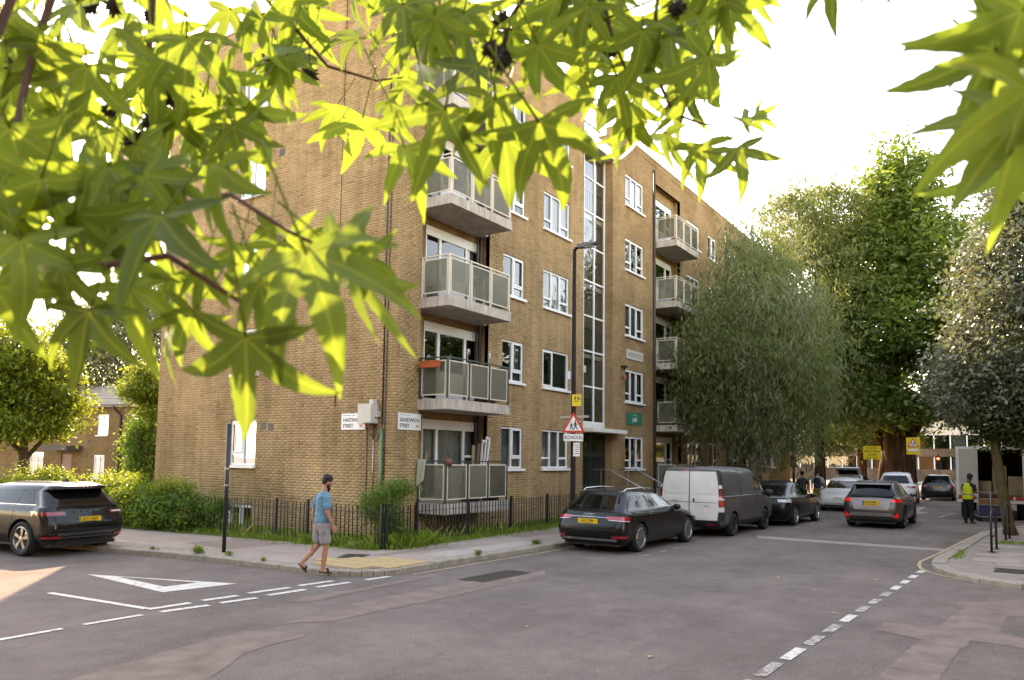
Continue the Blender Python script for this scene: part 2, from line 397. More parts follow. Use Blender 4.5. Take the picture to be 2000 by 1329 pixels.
mark('turn_arrow', [[(24.5, -10.6), (21.0, -10.3), (21.0, -10.45), (24.5, -10.75)]], FADEDP)
for i in range(3): mark('bay_dash', [band((1.6+i*.9, -6.05-i*.02), (2.0+i*.9, -6.07-i*.02), .07)], FADEDP)
for i in range(3): mark('bay_dash', [band((11.6+i*2.1, -7.0), (12.1+i*2.1, -7.02), .07)], FADEDP)
yl = [(16.5, -12.7), (14.33, -12.14), (10.5, -11.8), (7.65, -11.6), (5.6, -11.42), (4.6, -11.32), (3.91, -11.36), (3.3, -11.46), (2.9, -11.62), (2.35, -11.98), (1.86, -12.46), (1.55, -13.1), (1.5, -14.5)]
mark('yellow_line', [band(a, b, .07) for a, b in zip(yl, yl[1:])], YELLOWP)
mark('yellow_line', [band(a, b, .06) for a, b in (((-3.7, -3.85), (-1.0, -3.92)), ((-1.0, -3.92), (1.5, -4.02)))], YELLOWP)
# kerb lines
def arc(cx, cy, r, a0, a1, n): return [(cx+r*math.cos(rad(a0+(a1-a0)*i/n)), cy+r*math.sin(rad(a0+(a1-a0)*i/n))) for i in range(n+1)]
K1 = [(-10.2, 40.0), (-7.6, 19.0), (-5.78, 6.8), (-5.3, 3.4), (-4.9, .6)]+arc(-3.72, -2.55, 1.06, 180, 270, 8)+[(-1.9, -3.63), (1.9, -3.8), (9, -3.9), (40, -4.2), (80, -4.4)]
K2 = [(80, -15.2), (30, -14.6), (19.5, -14.3), (17.2, -13.4), (14.6, -12.36), (11.2, -12.02), (7.6, -11.8), (5.74, -11.66), (4.6, -11.58)]+[(3.6, -11.62), (2.8, -11.82), (2.2, -12.15), (1.72, -12.55), (1.4, -13.2), (1.3, -14.2), (1.3, -40)]
PZ = .11
def offset_poly(line, d):
    out = []
    for i, p in enumerate(line):
        a = Vector(line[max(i-1, 0)]); b = Vector(line[min(i+1, len(line)-1)]); t_ = (b-a).normalized()
        out.append((p[0]-t_.y*d, p[1]+t_.x*d))
    return out
K1i = offset_poly(K1, .28); K2i = offset_poly(K2, .28)
pv1 = struct(sheet('pavement_by_flats', [K1i+[(80, 60), (-10, 60)]], PAVE, PZ, None))
pv2 = struct(sheet('pavement_corner_right', [K2i+[(80, -40)]], plain('pavement_concrete', S('#83766c'), .95, var=.2, co='pos'), PZ-.012, None))
def kerb(line, inner, parent, maxlen=.92, lim=1e9, skip=None):
    r = random.Random(3)
    for i in range(len(line)-1):
        a, b, ai, bi = Vector(line[i]), Vector(line[i+1]), Vector(inner[i]), Vector(inner[i+1])
        L = (b-a).length; far = L > 20
        n = max(1, round(L/(6 if far else maxlen)))
        for k in range(n):
            t0, t1 = k/n+.006/L, (k+1)/n-.006/L
            p = [a.lerp(b, t0), a.lerp(b, t1), ai.lerp(bi, t1), ai.lerp(bi, t0)]
            zt = PZ+.004+r.uniform(-.006, .006)
            drop = .0
            c = (p[0]+p[1])/2
            if skip: drop = skip(c)
            zt -= drop; bv = .02
            o0, o1 = p[0].lerp(p[3], bv/.28), p[1].lerp(p[2], bv/.28)
            v = [(p[0].x, p[0].y, -.05), (p[1].x, p[1].y, -.05), (p[1].x, p[1].y, zt-bv), (p[0].x, p[0].y, zt-bv), (o1.x, o1.y, zt), (o0.x, o0.y, zt), (p[2].x, p[2].y, zt), (p[3].x, p[3].y, zt), (p[2].x, p[2].y, -.05), (p[3].x, p[3].y, -.05)]
            m = MB(); m.add(v, [(0, 1, 2, 3), (3, 2, 4, 5), (5, 4, 6, 7), (0, 3, 5, 7, 9), (1, 8, 6, 4, 2), (9, 7, 6, 8)])
            m.build('kerb_stone', GRANITE, parent)
kerb(K1, K1i, pv1, skip=lambda c: .012 if (c.x < -3.0 and c.y < -1.6) else 0)
kerb(K2, K2i, pv2, skip=lambda c: .012 if (c.x < 3.6 and c.y > -13.5) else 0)
# paving slabs of the right-hand corner
def inside(p, poly):
    c = False; j = len(poly)-1
    for i in range(len(poly)):
        if (poly[i][1] > p[1]) != (poly[j][1] > p[1]) and p[0] < (poly[j][0]-poly[i][0])*(p[1]-poly[i][1])/(poly[j][1]-poly[i][1])+poly[i][0]: c = not c
        j = i
    return c
poly2 = K2i+[(80, -40)]
SLM = []
for k in range(5):
    m = MB(); m.box(-.295, .295, -.44, .44, -.03, .0); SLM.append(m.mesh('paving_slab', [plain('paving_slab_%s' % 'abcde'[k], tuple(x*(.85+.07*k) for x in S('#8e8177')), .88, var=.2, scale=2.2, bump=.3, bscale=90, co='pos')]))
r = random.Random(5); ns = 0
for i in range(22):
    for j in range(7):
        x = 1.9+i*.6; y = -12.3-j*.89-(i % 2)*.44
        if all(inside((x+a, y+b), poly2) for a in (-.3, .3) for b in (-.44, .44)) and not (2.7 < x < 3.7 and -13.4 < y < -12.6):
            share('paving_slab', r.choice(SLM), pv2, (x, y, PZ+.001+r.uniform(-.003, .003)), (r.uniform(-.004, .004), r.uniform(-.004, .004), 0)); ns += 1
# manhole covers, drain gratings
def manhole(name, c, sx, sy, rz, label, z):
    o = empty(name, (c[0], c[1], z), rz, label, 'manhole cover')
    m = MB(); m.box(-sx/2, sx/2, -sy/2, sy/2, -.02, .004); m.build('frame', STEEL, o)
    for i in range(int(sx/.09)):
        for j in range(int(sy/.09)):
            q = MB(); x = -sx/2+.05+i*.09; y = -sy/2+.05+j*.09
            if abs(x) < sx/2-.03 and abs(y) < sy/2-.03:
                if (i+j) % 2: q.box(x-.035, x+.035, y-.01, y+.01, .004, .010)
                else: q.box(x-.01, x+.01, y-.035, y+.035, .004, .010)
                q.build('tread_bar', IRON, o)
    return o
DIRTI = plain('dirty_iron', S('#4a423a'), .7, .3, var=.3, scale=10)
def grating(c, sx, sy, rz, z, label):
    o = empty('drain_cover', (c[0], c[1], z), rz, label, 'drain cover')
    m = MB()
    m.box(-sx/2, sx/2, -sy/2, -sy/2+.04, -.02, .006); m.box(-sx/2, sx/2, sy/2-.04, sy/2, -.02, .006)
    m.box(-sx/2, -sx/2+.04, -sy/2+.04, sy/2-.04, -.02, .006); m.box(sx/2-.04, sx/2, -sy/2+.04, sy/2-.04, -.02, .006); m.build('frame', DIRTI, o)
    m = MB(); m.box(-sx/2+.04, sx/2-.04, -sy/2+.04, sy/2-.04, -.02, -.004+.006); m.build('pit', BLACKM, o)
    n = int(sx/.07)
    for i in range(1, n):
        q = MB(); x = -sx/2+sx*i/n; q.box(x-.016, x+.016, -sy/2+.04, sy/2-.04, -.01, .007); q.build('bar', DIRTI, o)
grating((-2.9, -5.15), 1.5, .55, rad(-2), .008, 'wide ribbed iron cover set in the road near the kerb')
grating((-3.08, -1.72), .62, .5, rad(25), PZ+.002, 'dark ribbed iron cover in the pavement behind the walking man')
grating((3.2, -13.05), .62, .62, 0, PZ+.002, 'square iron cover among the paving slabs by the right kerb')
# buff tactile paving at the crossing corner
base = sheet('buff_paving', [[(-4.3, -1.9), (-3.7, -1.65), (-2.95, -2.5), (-2.9, -3.3), (-3.75, -3.3), (-4.4, -2.9)]], plain('buff_joint', S('#7d6a4c'), .95, co='pos'), PZ+.003, pv1)
tb = MB(); tb.box(-.195, .195, -.195, .195, -.02, .012)
tm = tb.mesh('tile', BUFF)
for i in range(6):
    for j in range(6):
        x, y = -4.4+i*.4+.2, -3.5+j*.4+.2
        if inside((x, y), [(-4.5, -2.0), (-3.7, -1.55), (-2.9, -2.4), (-2.8, -3.4), (-3.75, -3.4), (-4.5, -2.9)]): share('paving_tile', tm, pv1, (x, y, PZ+.003))
for k, (poly, mt) in enumerate((([(-2.0, -2.6), (1.6, -2.75), (1.6, -3.4), (-2.0, -3.32)], PAVE3), ([(2.4, -1.7), (6.5, -1.75), (6.5, -2.5), (2.4, -2.4)], PAVE2), ([(-3.9, 1.2), (-2.3, 1.1), (-2.2, 2.8), (-3.8, 3.0)], PAVE2), ([(-4.35, 2.2), (-4.1, 2.2), (-4.6, 7.5), (-4.9, 7.5)], PAVE3), ([(-2.7, -1.9), (-.4, -2.0), (-.4, -2.25), (-2.6, -2.2)], PAVE2))):
    sheet('pavement_patch', [wobble(poly, .02, seed=60+k)], mt, PZ+.003, pv1)
# lawn inside the railings
LAWN = plain('lawn_soil', S('#46502a'), .95, var=.35, scale=1.5, bump=.6, bscale=25, co='pos')
struct(sheet('lawn', [[(-1.85, -1.2), (9.6, -1.05), (9.6, 0.05), (.05, .05), (.05, 10.5), (14, 10.5), (14, 30), (-7.2, 30), (-2.9, 9)], [(12.6, -1.2), (41, -1.2), (41, .1), (12.6, .1)]], LAWN, PZ+.004, None))
# ================================================================ the block of flats
FLATS = empty('apartment_block', (0, 0, 0), 0, 'five-storey yellow brick block of flats with balconies on the corner', 'building')
ZB, ZR, DEPTH, XE = -.25, 15.43, 10.3, 40.0
H = 2.7
fr_op = []          # openings on the front: (x0, x1, z0, z1)
for k in range(5):
    fr_op += [(4.79, 6.01, 1.84+k*H, 3.16+k*H), (7.19, 8.98, 1.84+k*H, 3.16+k*H)]
sd_op = [(5.36, 6.52, 1.85+k*H, 3.19+k*H) for k in range(5)]+[(5.42, 6.52, .02, .72)]
def cells(op, a0, a1, z0, z1):
    xs = sorted({a0, a1, *[q for o in op for q in o[:2]]}); zs = sorted({z0, z1, *[q for o in op for q in o[2:]]})
    xs = [x for x in xs if a0 <= x <= a1]; zs = [z for z in zs if z0 <= z <= z1]
    for i in range(len(xs)-1):
        for j in range(len(zs)-1):
            cx, cz = (xs[i]+xs[i+1])/2, (zs[j]+zs[j+1])/2
            if not any(o[0] < cx < o[1] and o[2] < cz < o[3] for o in op): yield xs[i], xs[i+1], zs[j], zs[j+1]
def wall_sheet(name, op, a0, a1, z0, z1, axis, d, mat_, rev=.13, parent=FLATS):
    """a wall skin with real openings and reveals; axis 'x': on plane y=d facing -y, axis 'y': on plane x=d facing -x"""
    P3 = (lambda a, e, z: (a, d+e, z)) if axis == 'x' else (lambda a, e, z: (d+e, a, z))
    m = MB()
    for x0, x1, y0, y1 in cells(op, a0, a1, z0, z1): m.quad(P3(x0, 0, y0), P3(x1, 0, y0), P3(x1, 0, y1), P3(x0, 0, y1))
    for x0, x1, y0, y1 in op:
        for p, q in (((x0, y0), (x1, y0)), ((x1, y0), (x1, y1)), ((x1, y1), (x0, y1)), ((x0, y1), (x0, y0))):
            m.quad(P3(p[0], 0, p[1]), P3(q[0], 0, q[1]), P3(q[0], rev, q[1]), P3(p[0], rev, p[1]))
    return m.build(name, mat_, parent)
def brick_courses(op, a0, a1, z0, z1, axis, d, seed, near=0, nearkey=None, patch=None, parent=FLATS, pitch=(.225, .075)):
    """every brick a block standing proud of the mortar; returns (V, F, tint) and builds the `near` largest as parts"""
    r = random.Random(seed); V = []; F = []; Tn = []; items = []
    nz = int((z1-z0)/pitch[1])
    for j in range(nz):
        zc0, zc1 = z0+j*pitch[1]+.005, z0+(j+1)*pitch[1]-.005; zm = (zc0+zc1)/2
        cuts = sorted([(o[0], o[1]) for o in op if o[2] < zm < o[3]])
        spans = []; p = a0
        for c0, c1 in cuts:
            if c0 > p: spans.append((p, min(c0, a1)))
            p = max(p, c1)
        if p < a1: spans.append((p, a1))
        off = (j % 2)*pitch[0]/2
        for s0, s1 in spans:
            n0 = math.floor((s0-a0-off)/pitch[0]); n1 = math.ceil((s1-a0-off)/pitch[0])
            for i in range(n0, n1+1):
                b0 = max(s0, a0+off+i*pitch[0]+.005); b1 = min(s1, a0+off+(i+1)*pitch[0]-.005)
                if b1-b0 < .03: continue
                tint = min(1, max(0, r.gauss(.5, .12)))
                if r.random() < .04: tint *= .45
                if patch and patch((b0+b1)/2, zm): tint = min(1, tint*.35+.68)
                items.append((b0, b1, zc0, zc1, .007+r.uniform(-.002, .003), tint))
    if near:
        items.sort(key=lambda b: nearkey((b[0]+b[1])/2, b[2])); parts, items = items[:near], items[near:]
        cache = {}
        for b0, b1, c0, c1, e, tint in parts:
            L = round(b1-b0, 2); ti = int(tint*9.99); key = (L, ti)
            if key not in cache:
                V1 = []; h = (c1-c0)/2
                s_ = -1
                base = [(-L/2, 0), (L/2, 0)]
                P3 = (lambda a, e_, z: (a, -e_, z)) if axis == 'x' else (lambda a, e_, z: (-e_, a, z))
                bv = .003
                V1 = [P3(a, 0, z) for a, z in ((-L/2, -h), (L/2, -h), (L/2, h), (-L/2, h))]+[P3(a, .008, z) for a, z in ((-L/2+bv, -h+bv), (L/2-bv, -h+bv), (L/2-bv, h-bv), (-L/2+bv, h-bv))]
                F1 = [(4, 5, 6, 7), (0, 1, 5, 4), (1, 2, 6, 5), (2, 3, 7, 6), (3, 0, 4, 7)]
                cache[key] = np_mesh('brick', V1, F1, BRICK, attrs={'tint': [ti/10+.05]*5})
            P3 = (lambda a, e_, z: (a, d-e_, z)) if axis == 'x' else (lambda a, e_, z: (d-e_, a, z))
            share('brick', cache[key], parent, P3((b0+b1)/2, e-.008, (c0+c1)/2))
    A = np.array(items); n = len(A)
    b0, b1, c0, c1, e, tint = A.T; bv = .003
    def P3(a, ee, z): return np.stack([a, d-ee, z], 1) if axis == 'x' else np.stack([d-ee, a, z], 1)
    o = np.zeros(n)
    V = np.stack([P3(b0, o, c0), P3(b1, o, c0), P3(b1, o, c1), P3(b0, o, c1), P3(b0+bv, e, c0+bv), P3(b1-bv, e, c0+bv), P3(b1-bv, e, c1-bv), P3(b0+bv, e, c1-bv)], 1).reshape(-1, 3)
    q = np.array([(4, 5, 6, 7), (0, 1, 5, 4), (1, 2, 6, 5), (2, 3, 7, 6), (3, 0, 4, 7)])
    F = (np.arange(n)[:, None, None]*8+q[None]).reshape(-1, 4)
    return V, F, np.repeat(tint, 5)
def near_d(P): return lambda a, z: math.dist(P(a, z), tuple(CAM_C))
# -- side wall (plane x = 0)
wall_sheet('side_wall', sd_op, 0.0, DEPTH, ZB, ZR-.25, 'y', 0.0, MORTAR)
V, F, t_ = brick_courses(sd_op, .0, DEPTH, ZB, ZR-.25, 'y', 0.0, 11, near=150, nearkey=near_d(lambda a, z: (0, a, z)),
    patch=lambda y, z: (1.9 < y < 4.1 and 1.0 < z < 2.05) or (7.2 < y < 8.2 and .6 < z < 3.4) or (8.4 < y < 9.4 and 3.4 < z < 5.0))
stuff(put(bpy.data.objects.new('brickwork', np_mesh('brickwork', V, F, BRICK, attrs={'tint': t_})), FLATS))
# -- front wall, corner section (plane y = 0); the balcony bay x .95-4.05 is set back
REC = .30; BX0, BX1 = .92, 4.05
op_b = [(BX0, BX1, .7, ZR-1.0)]
A1 = 10.07
wall_sheet('front_wall', fr_op+op_b, 0.0, A1, ZB, ZR-.25, 'x', 0.0, MORTAR)
V, F, t_ = brick_courses(fr_op+op_b, .0, A1, ZB, ZR-.25, 'x', 0.0, 12, near=150, nearkey=near_d(lambda a, z: (a, 0, z)))
stuff(put(bpy.data.objects.new('brickwork', np_mesh('brickwork', V, F, BRICK, attrs={'tint': t_})), FLATS))
def bal_open(x0, k): return (x0, x0+2.62, .98+k*H, 3.20+k*H)
bay = [bal_open(1.42, k) for k in range(5)]
wall_sheet('bay_wall', bay, BX0, BX1, .7, ZR-1.0, 'x', REC, BRICKX, rev=.1)
m = MB(); m.quad((BX1, 0, .7), (BX1, REC, .7), (BX1, REC, ZR-1), (BX1, 0, ZR-1)); m.quad((BX0, REC, .7), (BX0, 0, .7), (BX0, 0, ZR-1), (BX0, REC, ZR-1))
m.quad((BX0, 0, ZR-1), (BX1, 0, ZR-1), (BX1, REC, ZR-1), (BX0, REC, ZR-1)); m.quad((BX0, REC, .7), (BX1, REC, .7), (BX1, 0, .7), (BX0, 0, .7)); m.build('bay_return', BRICKY, FLATS)
# -- right section
def mirror_ops():
    o = []
    for k in range(5):
        o += [(13.65, 15.45, 1.80+k*H, 3.11+k*H), (20.6, 22.4, 1.84+k*H, 3.05+k*H), (23.7, 24.9, 1.84+k*H, 3.05+k*H), (32.6, 34.2, 1.84+k*H, 3.05+k*H), (35.1, 36.0, 1.84+k*H, 3.05+k*H)]
    return o
R_op = mirror_ops(); R_bay = [(16.62, 19.75, .7, ZR-1.0), (26.6, 29.8, .7, ZR-1.0)]
wall_sheet('front_wall', R_op+R_bay, 12.5, XE, ZB, ZR-.25, 'x', 0.0, BRICKX)
for x0, x1 in ((16.62, 19.75), (26.6, 29.8)):
    wall_sheet('bay_wall', [bal_open(x0+.2, k) for k in range(5)], x0, x1, .7, ZR-1, 'x', REC, BRICKX, rev=.1)
    m = MB(); m.quad((x1, 0, .7), (x1, REC, .7), (x1, REC, ZR-1), (x1, 0, ZR-1)); m.quad((x0, REC, .7), (x0, 0, .7), (x0, 0, ZR-1), (x0, REC, ZR-1)); m.quad((x0, 0, ZR-1), (x1, 0, ZR-1), (x1, REC, ZR-1), (x0, REC, ZR-1)); m.quad((x0, REC, .7), (x1, REC, .7), (x1, 0, .7), (x0, 0, .7)); m.build('bay_return', BRICKY, FLATS)
# stair recess returns
SR = .34
m = MB(); m.quad((12.5, 2.4, ZB), (12.5, 0, ZB), (12.5, 0, ZR-.25), (12.5, 2.4, ZR-.25)); m.quad((A1, 0, ZB), (A1, 2.4, ZB), (A1, 2.4, ZR-.25), (A1, 0, ZR-.25)); m.build('stair_return', BRICKY, FLATS)
# back, far end, roof, parapet copings
m = MB(); m.quad((XE, DEPTH, ZB), (0, DEPTH, ZB), (0, DEPTH, ZR-.25), (XE, DEPTH, ZR-.25)); m.build('rear_wall', BRICKX, FLATS)
m = MB(); m.quad((XE, 0, ZB), (XE, DEPTH, ZB), (XE, DEPTH, ZR-.25), (XE, 0, ZR-.25)); m.build('end_wall', BRICKY, FLATS)
m = MB(); m.box(.3, XE-.3, 2.45, DEPTH-.3, ZR-1.2, ZR-1.0); m.box(.3, A1-.02, .35, 2.45, ZR-1.2, ZR-1.0); m.box(12.52, XE-.3, .35, 2.45, ZR-1.2, ZR-1.0); m.build('roof', plain('roofing_felt', S('#4a4744'), .9, co='pos'), FLATS)
COPE = plain('coping_stone', S('#8f7b5c'), .85, var=.2, co='pos')
def coping(x0, x1, y0, y1):
    alongx = (x1-x0) > (y1-y0); n = max(1, int((x1-x0 if alongx else y1-y0)/1.2))
    for i in range(n):
        m = MB()
        if alongx: a, b = x0+(x1-x0)*i/n, x0+(x1-x0)*(i+1)/n; m.box(a+.004, b-.004, y0, y1, ZR-.25, ZR)
        else: a, b = y0+(y1-y0)*i/n, y0+(y1-y0)*(i+1)/n; m.box(x0, x1, a+.004, b-.004, ZR-.25, ZR)
        m.build('coping', BRICKX if alongx else BRICKY, FLATS)
coping(-.012, A1, -.012, .32); coping(12.5, XE, -.012, .32); coping(-.012, .32, .325, DEPTH); coping(.325, XE, DEPTH-.3, DEPTH+.01)
m = MB(); m.box(-.03, A1+.01, -.03, .33, ZR, ZR+.05); m.box(12.49, XE, -.03, .33, ZR, ZR+.05); m.box(-.03, .33, .332, DEPTH+.02, ZR, ZR+.05); m.build('coping_cap', COPE, FLATS)

# -- windows: frame (part) > panes, sill, curtain, room (sub-parts)
def window(x0, x1, z0, z1, axis, d, style, curtain=None, seed=0, sill=True, parent=FLATS, dark=False, deep=1.2):
    """style: fractions of the vertical divisions, with a flag for a low hopper pane"""
    r = random.Random(seed); fr = .062; dep = .07
    inset = d+.035
    P3 = (lambda a, e, z: (a, e, z)) if axis == 'x' else (lambda a, e, z: (e, a, z))
    def bx(m, a0, a1, e0, e1, c0, c1):
        if axis == 'x': m.box(a0, a1, e0, e1, c0, c1)
        else: m.box(e0, e1, a0, a1, c0, c1)
    m = MB(); e0, e1 = inset, inset+dep
    bx(m, x0, x1, e0, e1, z0, z0+fr); bx(m, x0, x1, e0, e1, z1-fr*1.5, z1); bx(m, x0, x0+fr, e0, e1, z0+fr, z1-fr*1.5); bx(m, x1-fr, x1, e0, e1, z0+fr, z1-fr*1.5)
    W = x1-x0-2*fr; xs = [x0+fr+W*q for q in style['v']]; panes = []
    edges = [x0+fr]+xs+[x1-fr]
    for x in xs: bx(m, x-.032, x+.032, e0-.004, e1, z0+fr, z1-fr*1.5)
    for i in range(len(edges)-1):
        a, b = edges[i]+(.032 if i else 0), edges[i+1]-(.032 if i < len(edges)-2 else 0)
        lo, hi = z0+fr, z1-fr*1.5
        if i in style.get('hopper', ()):
            zt = lo+(hi-lo)*.24; bx(m, a, b, e0-.004, e1, zt-.035, zt+.035)
            panes += [(a, b, lo, zt-.035), (a, b, zt+.035, hi)]
        else: panes.append((a, b, lo, hi))
        if i in style.get('case', ()):
            f2 = .04; lo2 = lo if i not in style.get('hopper', ()) else zt+.035
            bx(m, a, b, e0-.02, e0-.004, lo2, lo2+f2); bx(m, a, b, e0-.02, e0-.004, hi-f2, hi); bx(m, a, a+f2, e0-.02, e0-.004, lo2+f2, hi-f2); bx(m, b-f2, b, e0-.02, e0-.004, lo2+f2, hi-f2)
    f = m.build('window', UPVC, parent)
    for a, b, c0, c1 in panes:
        q = MB(); e = inset+.04+r.uniform(-.004, .004); tl = r.uniform(-.006, .006)
        q.quad(P3(a, e+tl, c0), P3(b, e-tl, c0), P3(b, e-tl, c1), P3(a, e+tl, c1)); q.build('pane', GLASS, f)
    if sill:
        q = MB(); bx(q, x0-.04, x1+.05, d-.10, d+.034, z0-.075, z0-.004); q.build('sill', UPVC, f)
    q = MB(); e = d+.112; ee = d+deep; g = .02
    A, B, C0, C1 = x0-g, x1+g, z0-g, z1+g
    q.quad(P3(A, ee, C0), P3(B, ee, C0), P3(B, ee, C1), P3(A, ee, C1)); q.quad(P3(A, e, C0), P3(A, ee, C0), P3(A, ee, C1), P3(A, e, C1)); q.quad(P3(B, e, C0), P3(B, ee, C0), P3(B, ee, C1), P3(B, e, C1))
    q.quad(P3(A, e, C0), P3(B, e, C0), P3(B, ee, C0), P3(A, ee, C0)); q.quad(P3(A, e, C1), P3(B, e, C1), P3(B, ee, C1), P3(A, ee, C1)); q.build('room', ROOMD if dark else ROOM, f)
    if curtain:
        cm, parts = curtain
        for u0, u1 in parts:
            q = MB(); a, b = x0+(x1-x0)*u0, x0+(x1-x0)*u1; n = max(4, int((b-a)/.045)); pts = []
            for i in range(n+1):
                t = i/n; wv = .025*math.sin(t*(b-a)*42+r.uniform(-.6, .6)); pts.append((a+(b-a)*t, d+.19+wv))
            for p, p2 in zip(pts, pts[1:]): q.quad(P3(p[0], p[1], z0), P3(p2[0], p2[1], z0), P3(p2[0], p2[1], z1-.02), P3(p[0], p[1], z1-.02))
            q.build('curtain', cm, f, smooth=True)
    return f
ST2 = dict(v=[.5], hopper=(1,), case=(1,)); ST3 = dict(v=[.31, .66], hopper=(0, 2)); STB = dict(v=[.38], case=(0,))
cu = {0: (CURT, [(0, 1)]), 1: None, 2: (CURTG, [(.45, 1)]), 3: (CURT, [(0, .3), (.6, 1)]), 4: (CURTG, [(0, 1)])}
for k in range(5):
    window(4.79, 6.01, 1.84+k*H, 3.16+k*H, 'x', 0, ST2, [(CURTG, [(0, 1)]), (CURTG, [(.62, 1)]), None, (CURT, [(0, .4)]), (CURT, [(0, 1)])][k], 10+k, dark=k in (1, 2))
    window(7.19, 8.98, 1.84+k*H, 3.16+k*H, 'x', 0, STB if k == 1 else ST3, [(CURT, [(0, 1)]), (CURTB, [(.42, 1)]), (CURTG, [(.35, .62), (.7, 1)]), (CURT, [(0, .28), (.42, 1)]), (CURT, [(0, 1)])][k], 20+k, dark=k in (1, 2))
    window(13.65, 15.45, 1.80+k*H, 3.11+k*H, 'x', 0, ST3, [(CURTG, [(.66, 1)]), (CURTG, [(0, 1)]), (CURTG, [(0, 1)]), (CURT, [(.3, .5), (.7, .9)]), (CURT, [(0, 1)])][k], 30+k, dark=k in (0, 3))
    window(20.6, 22.4, 1.84+k*H, 3.05+k*H, 'x', 0, ST3, (CURT, [(0, 1)]), 40+k)
    window(23.7, 24.9, 1.84+k*H, 3.05+k*H, 'x', 0, ST2, (CURT, [(0, .4)]), 50+k)
    window(32.6, 34.2, 1.84+k*H, 3.05+k*H, 'x', 0, ST3, None, 60+k)
    window(35.1, 36.0, 1.84+k*H, 3.05+k*H, 'x', 0, dict(v=[.5]), (CURT, [(0, 1)]), 70+k)
    window(5.36, 6.52, 1.85+k*H, 3.19+k*H, 'y', 0, ST2, [(CURT, [(0, .55)]), (CURT, [(0, 1)]), None, (CURT, [(0, 1)]), (CURT, [(0, 1)])][k], 80+k)
window(5.42, 6.52, .02, .72, 'y', 0, dict(v=[.5]), None, 91, dark=True)
# balcony windows: tall door light, wide fixed light, right light with hopper
def bay_window(x0, k, seed):
    a, b, c, d_ = bal_open(x0, k); z0, z1 = c, d_; r = random.Random(seed)
    m = MB(); y0, y1 = REC+.03, REC+.1; fr = .075
    m.box(a, b, y0, y1, z1-.2, z1); m.box(a, a+fr, y0, y1, z0, z1-.2); m.box(b-fr, b, y0, y1, z0, z1-.2)
    xm1, xm2 = a+.68, a+1.92
    m.box(xm1-.05, xm1+.05, y0, y1, z0, z1-.2); m.box(xm2-.05, xm2+.05, y0, y1, z0, z1-.2)
    m.box(a+fr, xm1-.05, y0, y1, z0, z0+.1); zc = z0+.88
    m.box(xm1+.05, b-fr, y0, y1, z0, zc); m.box(xm2+.05, b-fr, y0-.004, y1, zc+.3, zc+.37)
    m.box(a+fr, xm1-.05, y0, y1, z1-.27, z1-.2); m.box(xm1+.05, xm2-.05, y0, y1, z1-.27, z1-.2); m.box(xm2+.05, b-fr, y0, y1, z1-.27, z1-.2)
    f = m.build('balcony_window', UPVC, FLATS)
    for p in ((a+fr, xm1-.05, z0+.1, z1-.27), (xm1+.05, xm2-.05, zc, z1-.27), (xm2+.05, b-fr, zc+.37, z1-.27), (xm2+.05, b-fr, zc, zc+.3)):
        q = MB(); e = REC+.065+r.uniform(-.003, .003); t = r.uniform(-.004, .004)
        q.quad((p[0], e+t, p[2]), (p[1], e-t, p[2]), (p[1], e-t, p[3]), (p[0], e+t, p[3])); q.build('pane', GLASS, f)
    q = MB(); e, ee = REC+.102, REC+2.4
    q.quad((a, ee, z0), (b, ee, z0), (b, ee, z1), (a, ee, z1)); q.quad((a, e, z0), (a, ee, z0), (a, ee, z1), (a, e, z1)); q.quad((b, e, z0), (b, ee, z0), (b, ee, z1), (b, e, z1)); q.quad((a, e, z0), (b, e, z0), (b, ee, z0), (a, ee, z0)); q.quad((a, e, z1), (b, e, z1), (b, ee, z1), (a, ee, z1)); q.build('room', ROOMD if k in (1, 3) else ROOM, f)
    if k in (0, 2, 4):
        for u0, u1 in ([(a+.1, b-.1)] if k == 0 else [(xm2, b-.1)]):
            q = MB(); n = int((u1-u0)/.05)
            pts = [(u0+(u1-u0)*i/n, REC+.2+.03*math.sin(i*1.7+r.uniform(-.4, .4))) for i in range(n+1)]
            for p, p2 in zip(pts, pts[1:]): q.quad((p[0], p[1], z0), (p2[0], p2[1], z0), (p2[0], p2[1], z1-.2), (p[0], p[1], z1-.2))
            q.build('curtain', CURT, f, smooth=True)
